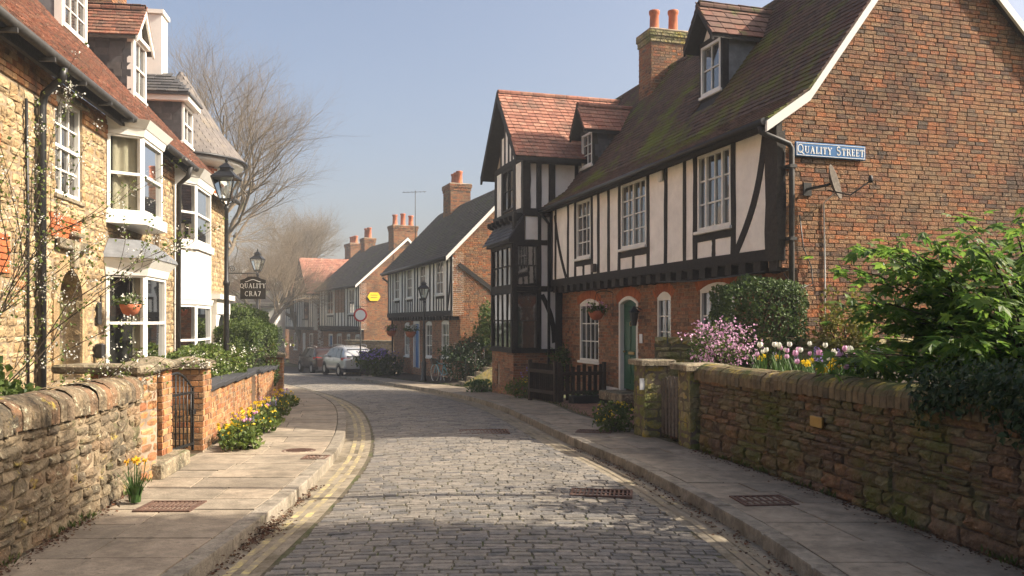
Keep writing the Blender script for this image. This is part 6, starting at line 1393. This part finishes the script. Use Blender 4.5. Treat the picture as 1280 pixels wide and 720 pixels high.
bush('hedge', 'taller rounded hedge rising behind the clipped box hedge', 'hedge', (-7.75, 23.6, gz(23) + .1), (.75, 1.2, 1.25), 12000, .07, 'leaf_hedge', 200, .16, 'box')
bush('shrub', 'glossy bright green evergreen shrub around the lamp post foot', 'shrub', (-5.55, 15.2, gz(15.2) + .1), (.52, 1.25, .66), 11000, .07, 'leaf_bright', 150, .16, 'mound')
bush('shrub', 'green leafy shrub growing over the rubble wall at picture edge', 'shrub', (-4.35, 6.7, .45), (.52, .8, .48), 2600, .075, 'leaf_hedge', 60, .24)
bush('hedge', 'dark hedge at the bend beyond the end pillar', 'hedge', (-14.4, 47, gz(47)), (1.3, 2.0, 1.45), 6000, .12, 'leaf_dark', 110, .2, 'box')
bush('shrub', 'clipped dark evergreen mound against the brick gable', 'shrub', (3.80, 12.98, .95), (.70, .62, .74), 13000, .045, 'leaf_mid', 200, .16, 'mound')
bush('shrub', 'yellow-green loose shrub at the foot of the brick gable', 'shrub', (4.95, 12.45, 1.0), (.42, .35, .62), 1500, .06, 'leaf_yellow', 50, .26)
bush('shrub', 'large green shrub against the gable of the bicycle cottage', 'shrub', (-.6, 31.2, .2), (.85, .8, 1.1), 2600, .11, 'leaf_hedge', 70, .22)
sh = bush('shrub', 'dark shrub dotted with white blossom beside the bicycle', 'shrub', (-1.55, 31.2, gz(31) + .1), (1.15, .9, .85), 3200, .09, 'leaf_dark', 90, .22)
plant_blob(170, (1.15, .9, .85), .055, 'petal_white', sh, 'blossom', (0, -.05, .9), 60, .25)
sh = bush('shrub', 'purple-flowering shrub in front of the far end of the bicycle cottage', 'shrub', (-6.55, 40.6, gz(40) + .1), (.95, .7, .62), 1500, .11, 'leaf_hedge', 60, .25); plant_blob(420, (.95, .7, .4), .09, 'petal_purple', sh, 'blossom', (0, -.05, .95), 50, .3)
bush('shrub', 'small clipped green shrub right of the purple flowers', 'shrub', (-5.6, 39.2, gz(39) + .1), (.55, .5, .5), 1500, .08, 'leaf_dark', 60, .22)
sh = bush('shrub', 'airy pink-flowering shrub above the garden gate pillar', 'shrub', (2.98, 12.0, .95), (.48, .40, .34), 700, .045, 'leaf_hedge', 40, .3, stems=9, lift=.42); plant_blob(850, (.52, .44, .34), .038, 'petal_pink', sh, 'blossom', (0, 0, .50), 46, .26)
sh = bush('climbing_plant', 'leafy climber on the brick wall left of the ground-floor window', 'plant', (*h1w(9.8, .25), .0), (.35, .22, .55), 700, .07, 'leaf_hedge', 34, .3)
sh = bush('garden_plant', 'low flowering plants at the brick base of the oriel', 'plant', (*h1w(9.3, 1.35), gz(21.5) + .1), (.55, .25, .26), 800, .06, 'leaf_bright', 36, .3); plant_blob(60, (.55, .25, .2), .05, 'petal_yellow', sh, 'blossom', (0, 0, .35), 20, .3); plant_blob(40, (.5, .2, .3), .05, 'petal_purple', sh, 'spike', (.2, .1, .6), 10, .2)
sh = bush('garden_plant', 'clump with yellow flowers at the foot of the gate pillar', 'plant', (1.62, 13.2, gz(13.2) + .1), (.30, .34, .22), 800, .06, 'leaf_hedge', 36, .3); plant_blob(45, (.3, .34, .2), .05, 'petal_yellow', sh, 'blossom', (0, 0, .32), 20, .3)
bush('garden_plant', 'low grassy clump at the corner of the oriel base', 'plant', (*h1w(12.7, 1.6), gz(24.6) + .1), (.45, .35, .2), 700, .07, 'blade', 30, .3)
# big-leaved shrub at the right: lobed leaves on arching stems
def lobed(k=1., cv=.06, sp=1.):
    V = []; Q = []
    for i, (a, l) in enumerate(((-100, .55), (-52, .85), (0, 1.0), (52, .85), (100, .55))):
        a = R(a) * sp; w = R(27); c = (0, 0, 0); P = lambda t, r: (r * math.sin(t) * k, -cv * 3 * r * r - .08 * abs(math.sin(t)) * r, r * math.cos(t))
        b = len(V); V += [c, P(a - w, .52 * l), P(a, l), P(a + w, .52 * l)]; Q.append((b, b + 1, b + 2, b + 3))
    return np.array(V), np.array(Q)
SHAPES['bigleaf'] = [lobed(), lobed(.8, .12, .8), lobed(1.1, .02, 1.1), lobed(.7, .16, .9)]
bs = thing('leafy_shrub', 'big-leaved green shrub overhanging the mossy wall in front of the gable', 'shrub', (5.0, 7.85, 1.02))
st_, lv = MB(), []; rr = random.Random(5)
for i in range(120):
    a = rr.uniform(0, 6.28); out = rr.uniform(.4, 1.95) * (1.1 if math.cos(a) < 0 else 1); h = rr.uniform(.25, 1.75); h = min(h, 2.05 - out * .35)
    b = (.25 * math.cos(a) * rr.random(), .25 * math.sin(a) * rr.random(), 0); e = (out * math.cos(a), out * math.sin(a) * .75, h); m = (e[0] * .45, e[1] * .45, h * .75 + .15)
    pts = []
    for k in range(9):
        t = k / 8; pts.append(tuple((1 - t) ** 2 * b[j] + 2 * t * (1 - t) * m[j] + t * t * e[j] for j in range(3)))
    st_.tube(pts, [.016 * (1 - .8 * k / 8) for k in range(9)], 5, caps=False)
    for k in range(64):
        t = rr.uniform(.3, 1.0); q = np.array([(1 - t) ** 2 * b[j] + 2 * t * (1 - t) * m[j] + t * t * e[j] for j in range(3)]); az = rr.uniform(0, 6.28); pit = rr.uniform(-.7, .25)
        Z = np.array([math.cos(az) * math.cos(pit), math.sin(az) * math.cos(pit), math.sin(pit)]); Nn = np.array([rr.uniform(-.3, .6), rr.uniform(-.7, .3), 1.0]); X = np.cross(Nn, Z); X /= np.linalg.norm(X); Yv = np.cross(Z, X); s = rr.uniform(.055, .15)
        lv.append(T4(q + Z * rr.uniform(.02, .17) + np.array([rr.gauss(0, .05), rr.gauss(0, .05), rr.gauss(0, .05)]), np.stack([X, Yv, Z], 1), (s, s, s * 1.15)))
part('stem', st_, 'stem', bs); lay(bs, 'leaf', lv, 'bigleaf', 'leaf_big', 300)
iv = thing('ivy', 'dark ivy tumbling over the wall top below the big-leaved shrub', 'ivy'); n = 2600; tt = nrg.uniform(0, 1, n); yy = 4.3 + 2.3 * tt; xx = np.interp(yy, [4.0, 5.65, 7.1, 9.05], [3.60, 3.42, 3.21, 2.87]); dr = nrg.beta(1.3, 2.2, n) * (.42 + .10 * np.sin(yy * 5)); P = np.stack([xx - .07 - .10 * nrg.random(n) + (dr < .08) * nrg.uniform(0, .5, n), yy, 1.36 + .16 * nrg.random(n) - dr * 1.0], 1)
part('foliage', leaf_mesh('foliage', P, rand_dirs(n) + np.array([-.4, 0, -.8]), np.array([[-1., 0, .5]]) + rand_dirs(n) * .6, .05, 'leaf_dark'), 'leaf_dark', iv)
# blossom branches reaching in at the left
bt = thing('blossom_tree', 'young tree with sparse white blossom on thin branches before the cottage', 'tree', (-5.35, 7.9, .15)); sb = MB(); bp = []; lp = []; rr = random.Random(9)
def spray(p, d, L, r, lv):
    q = Vector(p); dd = Vector(d).normalized(); pts = [tuple(q)]; n = 6
    for i in range(n):
        dd = (dd + Vector((rr.uniform(-.12, .12), rr.uniform(-.12, .12), rr.uniform(-.10, .12)))).normalized(); q = q + dd * L / n; pts.append(tuple(q))
        if lv <= 1:
            for _ in range(4):
                if rr.random() < .11: c = q + Vector((rr.gauss(0, .03), rr.gauss(0, .03), rr.gauss(0, .03))); [bp.append(tuple(c + Vector((rr.gauss(0, .022), rr.gauss(0, .022), rr.gauss(0, .022))))) for _ in range(7)]
                if rr.random() < .5: lp.append(tuple(q + Vector((rr.gauss(0, .03), rr.gauss(0, .03), rr.gauss(0, .03)))))
        if lv > 0 and rr.random() < .62: spray(tuple(q), dd + Vector((rr.uniform(-.7, .7), rr.uniform(-.5, .5), rr.uniform(-.3, .6))), L * .55, r * .6, lv - 1)
    sb.tube(pts, [r * (1 - .7 * i / n) for i in range(n + 1)], 5, caps=False)
for d, L in (((.75, .35, .75), 2.0), ((.9, .5, .35), 1.9), ((.45, .2, 1.0), 2.2), ((.2, -.1, 1.0), 2.2), ((.9, .2, .15), 1.3), ((-.1, .3, 1), 2.2), ((.6, .7, .9), 2.0)): spray((0, 0, .5), d, L, .010, 2)
sb.tube([(0, 0, -.1), (.02, 0, .3), (0, 0, .55)], [.035, .03, .02], 7); part('trunk', sb, 'stem', bt); bp, lp = np.array(bp), np.array(lp)
part('blossom', leaf_mesh('blossom', bp, rand_dirs(len(bp)), rand_dirs(len(bp)), .018, 'petal_white', .5), 'petal_white', bt); part('leaf_cluster', leaf_mesh('leaf_cluster', lp, rand_dirs(len(lp)), rand_dirs(len(lp)), .035, 'leaf_bright'), 'leaf_bright', bt, 'stuff')
# --- bulbs and small flowers: prototypes copied one by one
def blades(n, h, w, spread, seed):
    r = random.Random(seed); mb = MB()
    for i in range(n):
        a = r.uniform(0, 6.28); o = r.uniform(.0, .05); hh = h * r.uniform(.7, 1.1); sp = spread * r.uniform(.3, 1); ca, sa = math.cos(a), math.sin(a); rg = []
        for k in range(5):
            t = k / 4; rad = o + sp * t * t; ww = w * (1 - t * .92) * (.8 + .4 * (t < .5)); z = hh * (t - .12 * t * t * sp / .1 * .3); rg.append([(rad * ca - sa * ww, rad * sa + ca * ww, z), (rad * ca + sa * ww, rad * sa - ca * ww, z)])
        mb.rings(rg, closed=False)
    return mb
def flower_head(mb, c, kind, s, r):
    if kind == 'daff':
        ax = Vector((r.uniform(-1, 1), r.uniform(-1, 1), .25)).normalized(); X = ax.orthogonal().normalized(); Y = ax.cross(X); C = Vector(c)
        for k in range(6):
            a = k * math.pi / 3; e = X * math.cos(a) + Y * math.sin(a); f = X * math.cos(a + 1.57) + Y * math.sin(a + 1.57); mb.add([tuple(C), tuple(C + e * s * .55 + f * s * .28), tuple(C + e * s), tuple(C + e * s * .55 - f * s * .28)], [(0, 1, 2, 3)])
        rg = [[tuple(C + ax * z + (X * math.cos(a) + Y * math.sin(a)) * rr_) for a in np.linspace(0, 5.24, 6)] for z, rr_ in ((0, s * .25), (s * .5, s * .32), (s * .6, s * .42))]; mb.rings(rg)
    elif kind == 'tulip':
        for k in range(6):
            a = k * math.pi / 3 + r.random() * .2; ca, sa = math.cos(a), math.sin(a); rg = []
            for z, rad, w in ((0, .12, .12), (.35, .42, .34), (.75, .44, .30), (1.15, .30 + .1 * (k % 2), .06)): rg.append([(c[0] + s * (rad * ca - w * sa), c[1] + s * (rad * sa + w * ca), c[2] + s * z), (c[0] + s * (rad * ca + w * sa), c[1] + s * (rad * sa - w * ca), c[2] + s * z)])
            mb.rings(rg, closed=False)
    elif kind == 'spike':
        for k in range(30):
            a = k * 2.4; z = (k / 30) * s * 3; rad = s * .55 * (1 - .5 * k / 30); p = Vector((c[0] + rad * math.cos(a), c[1] + rad * math.sin(a), c[2] + z)); q = s * .38
            mb.add([tuple(p), tuple(p + Vector((q * math.cos(a + .6), q * math.sin(a + .6), q * .4))), tuple(p + Vector((q * 1.4 * math.cos(a), q * 1.4 * math.sin(a), .0))), tuple(p + Vector((q * math.cos(a - .6), q * math.sin(a - .6), q * .2)))], [(0, 1, 2, 3)])
def clump(name, label, cat, kind, nf, h, petal, seed, bl=18, bw=.008, spread=.1, s=.035, fr=.09, group=None):
    t = thing(name, label, cat, (0, 0, -50), 0, group); r = random.Random(seed); part('blades', blades(bl, h * .85, bw, spread, seed), 'blade', t)
    sm = MB()
    for i in range(nf):
        a = 6.28 * i / nf + r.random(); q = fr * math.sqrt(r.random()) if nf > 1 else 0; p = (q * math.cos(a), q * math.sin(a), h * r.uniform(.85, 1.08)); sm.tube([(p[0] * .3, p[1] * .3, 0), (p[0] * .8, p[1] * .8, p[2] * .6), p], .004, 4, caps=False)
        hm = MB(); flower_head(hm, p, kind, s, r); part('flower', hm, petal, t)
    part('stalk', sm, 'blade', t); return t
def sow(proto, spots, label=None):
    for i, (x, y, z, rot, s) in enumerate(spots):
        o = proto if i == 0 else copy_tree(proto); o.location = (x, y, z); o.rotation_euler = (0, 0, rot); o.scale = (s, s, s)
dl = clump('daffodil_clump', 'lone clump of yellow and orange daffodils at the foot of the rubble wall', 'flower', 'daff', 4, .36, 'petal_orange', 1, 46, .015, .20, .045, .10); dl.location = (-3.42, 7.62, .12)
G = 'flowers in the border below the brick wall'
def border(y, o): t = (y - 11.2) / 11.0; return (-4.06 - 2.1 * t + o, y, gz(y) + .11)
pr = clump('daffodil_clump', 'yellow daffodil clump in the border below the low brick wall', 'flower', 'daff', 6, .30, 'petal_yellow', 2, 22, .009, .12, .035, .13, G)
sow(pr, [(*border(y, o), rng.uniform(0, 6), rng.uniform(.85, 1.2)) for y, o in ((11.35, .22), (12.3, .30), (12.9, .22), (13.5, .32), (13.9, .20), (14.4, .34), (15.0, .25), (15.7, .36), (16.6, .3), (17.6, .36), (18.9, .3))])
pr = clump('hyacinth', 'blue hyacinth spike in the border below the low brick wall', 'flower', 'spike', 2, .22, 'petal_purple', 3, 14, .010, .08, .035, .06, G)
sow(pr, [(*border(y, o), rng.uniform(0, 6), rng.uniform(.9, 1.3)) for y, o in ((12.6, .38), (12.75, .16), (15.3, .46), (16.1, .2), (16.9, .42), (17.3, .25), (18.2, .4), (19.6, .35))])
pr = clump('tulip', 'pink tulip in the border below the low brick wall', 'flower', 'tulip', 3, .30, 'petal_pink', 4, 8, .016, .10, .04, .10, G)
sow(pr, [(*border(y, o), rng.uniform(0, 6), 1.0) for y, o in ((13.2, .40), (12.05, .42), (14.7, .42), (20.2, .3))])
for i, (y, o, lb) in enumerate(((11.1, .42, 'leafy primrose cushion nearest the iron gate'), (11.9, .34, 'leafy primrose cushion beside the small rock'), (13.0, .5, 'leafy cushion edging the pavement in the middle of the border'), (14.2, .48, 'leafy cushion further along the pavement edge of the border'), (16.0, .5, 'leafy cushion in the shaded half of the border'), (18.4, .48, 'leafy cushion near the far end of the border'))):
    sh = bush('primrose', lb, 'plant', border(y, o), (.26, .28, .13), 420, .07, 'leaf_bright', 26, .3, group=G, stems=2); plant_blob(26, (.24, .26, .1), .045, 'petal_yellow', sh, 'blossom', (0, 0, .22), 12, .3)
rk = MB().rings([[(.16 * k * math.cos(a) * (1 + .2 * math.sin(3 * a)), .11 * k * math.sin(a), z) for a in np.linspace(0, 5.6, 9)] for k, z in ((1, 0), (1.05, .07), (.8, .14), (.3, .17))], True, True); ro = part('rock', rk, 'cap_stone'); tag(ro, 'small pale rock at the edge of the flower border', 'rock'); ro.location = (-3.52, 11.25, .12)
# tulips, hyacinths and daffodils in the raised garden on the right
GR = 'spring bulbs in the raised garden behind the mossy wall'
def rbed(n, seed):
    r = random.Random(seed); o = []
    while len(o) < n:
        y = r.uniform(7.6, 12.0); wx = np.interp(y, [5.65, 7.1, 9.05, 11.2], [3.48, 3.27, 2.93, 2.72]); x = wx + r.uniform(.22, 1.5)
        if x / y < .45: o.append((x, y, 1.02, r.uniform(0, 6), r.uniform(.85, 1.2)))
    return o
for kind, nm, pet, n, sd2, h, s, lab in (('tulip', 'tulip', 'petal_white', 26, 31, .40, .055, 'white tulip in the raised bed'), ('tulip', 'tulip', 'petal_pink', 16, 32, .34, .055, 'pink tulip in the raised bed'), ('spike', 'hyacinth', 'petal_purple', 14, 33, .24, .04, 'purple hyacinth in the raised bed'), ('daff', 'daffodil', 'petal_yellow', 8, 34, .26, .045, 'yellow daffodil in the raised bed')):
    sow(clump(nm, lab + ' behind the mossy wall', 'flower', kind, 1 if kind != 'daff' else 3, h, pet, sd2, 7, .016, .12, s, .05, GR), rbed(n, sd2))
# a leafy tree just outside the picture that dapples the near road
lt = thing('leafy_tree', 'leafy tree right of the camera whose shade falls on the near road', 'tree', (8.3, 6.05, 0)); part('trunk', MB().tube([(0, 0, 0), (.05, 0, 3), (0, .05, 7.2)], [.14, .11, .05], 9), 'bark', lt)
p_, n_ = foliage_pts(12000, (2.1, .8, 1.8), 90, .28); p_[:, 2] += 7.6; part('crown', leaf_mesh('crown', p_, rand_dirs(12000), n_, .13, 'leaf_hedge'), 'leaf_hedge', lt)
# ground litter, moss tufts and grass
def scatter(name, pts, size, mat, up=.8):
    P = np.array(pts); n = len(P); part(name, leaf_mesh(name, P, rand_dirs(n) * np.array([1, 1, .3]), np.array([[0, 0, 1.]]) + rand_dirs(n) * .5, size, mat), mat, None, 'stuff')
pts = []
for _ in range(420): y = rng.uniform(5.0, 9.0); pts.append((LK(y) + abs(rng.gauss(0, .05)) + .02, y, gz(y) + .02))
for _ in range(260): pts.append((LK(6.9) + .1 + rng.gauss(0, .07), 6.95 + rng.gauss(0, .22), .03 + rng.random() * .03))
for _ in range(520): y = rng.uniform(4.5, 12); pts.append((RK(y) - abs(rng.gauss(0, .10)) - .02, y, gz(y) + .025))
for _ in range(520): y = rng.uniform(4.5, 8.4); pts.append((LB(y) + abs(rng.gauss(0, .07)), y, gz(y) + .13))
for _ in range(500): y = rng.uniform(4.5, 11); pts.append((RB(y) - abs(rng.gauss(0, .08)), y, gz(y) + .13))
scatter('leaf_litter', pts, .028, 'leaf_litter')
gp = []
for _ in range(34):
    y0, k = rng.uniform(4.5, 11), rng.random() < .7
    for _ in range(rng.randint(4, 22)): y = y0 + rng.gauss(0, .07); gp.append((RB(y) - abs(rng.gauss(0, .04)) + .02, y, gz(y) + .12) if k else (LB(min(y, 9)) + abs(rng.gauss(0, .04)), min(y, 9), gz(y) + .12))
for _ in range(900): y = rng.uniform(9.0, 40); gp.append((RB(min(y, 40)) + abs(rng.gauss(0, .12)) + .04, y, gz(y) + .11))
P = np.array(gp); n = len(P); part('grass', leaf_mesh('grass', P, rand_dirs(n) * .5 + np.array([0, 0, 1.]), rand_dirs(n) * np.array([1, 1, .1]), .06, 'grass_blade', .12), 'grass_blade', None, 'stuff')
# ------------------------------------------------------------------ air
hz = MB().box(-720, 720, -60, 720, -3.2, 17.5)
m = bpy.data.materials.new('haze'); m.use_nodes = True; nt = m.node_tree; nt.nodes.clear()
pv = nt.nodes.new('ShaderNodeVolumePrincipled'); pv.inputs['Color'].default_value = (.93, .94, .95, 1); pv.inputs['Density'].default_value = .0018
pv.inputs['Anisotropy'].default_value = 0
out = nt.nodes.new('ShaderNodeOutputMaterial'); nt.links.new(pv.outputs[0], out.inputs['Volume']); MATS['haze'] = m
part('haze', hz, 'haze', None, 'stuff')
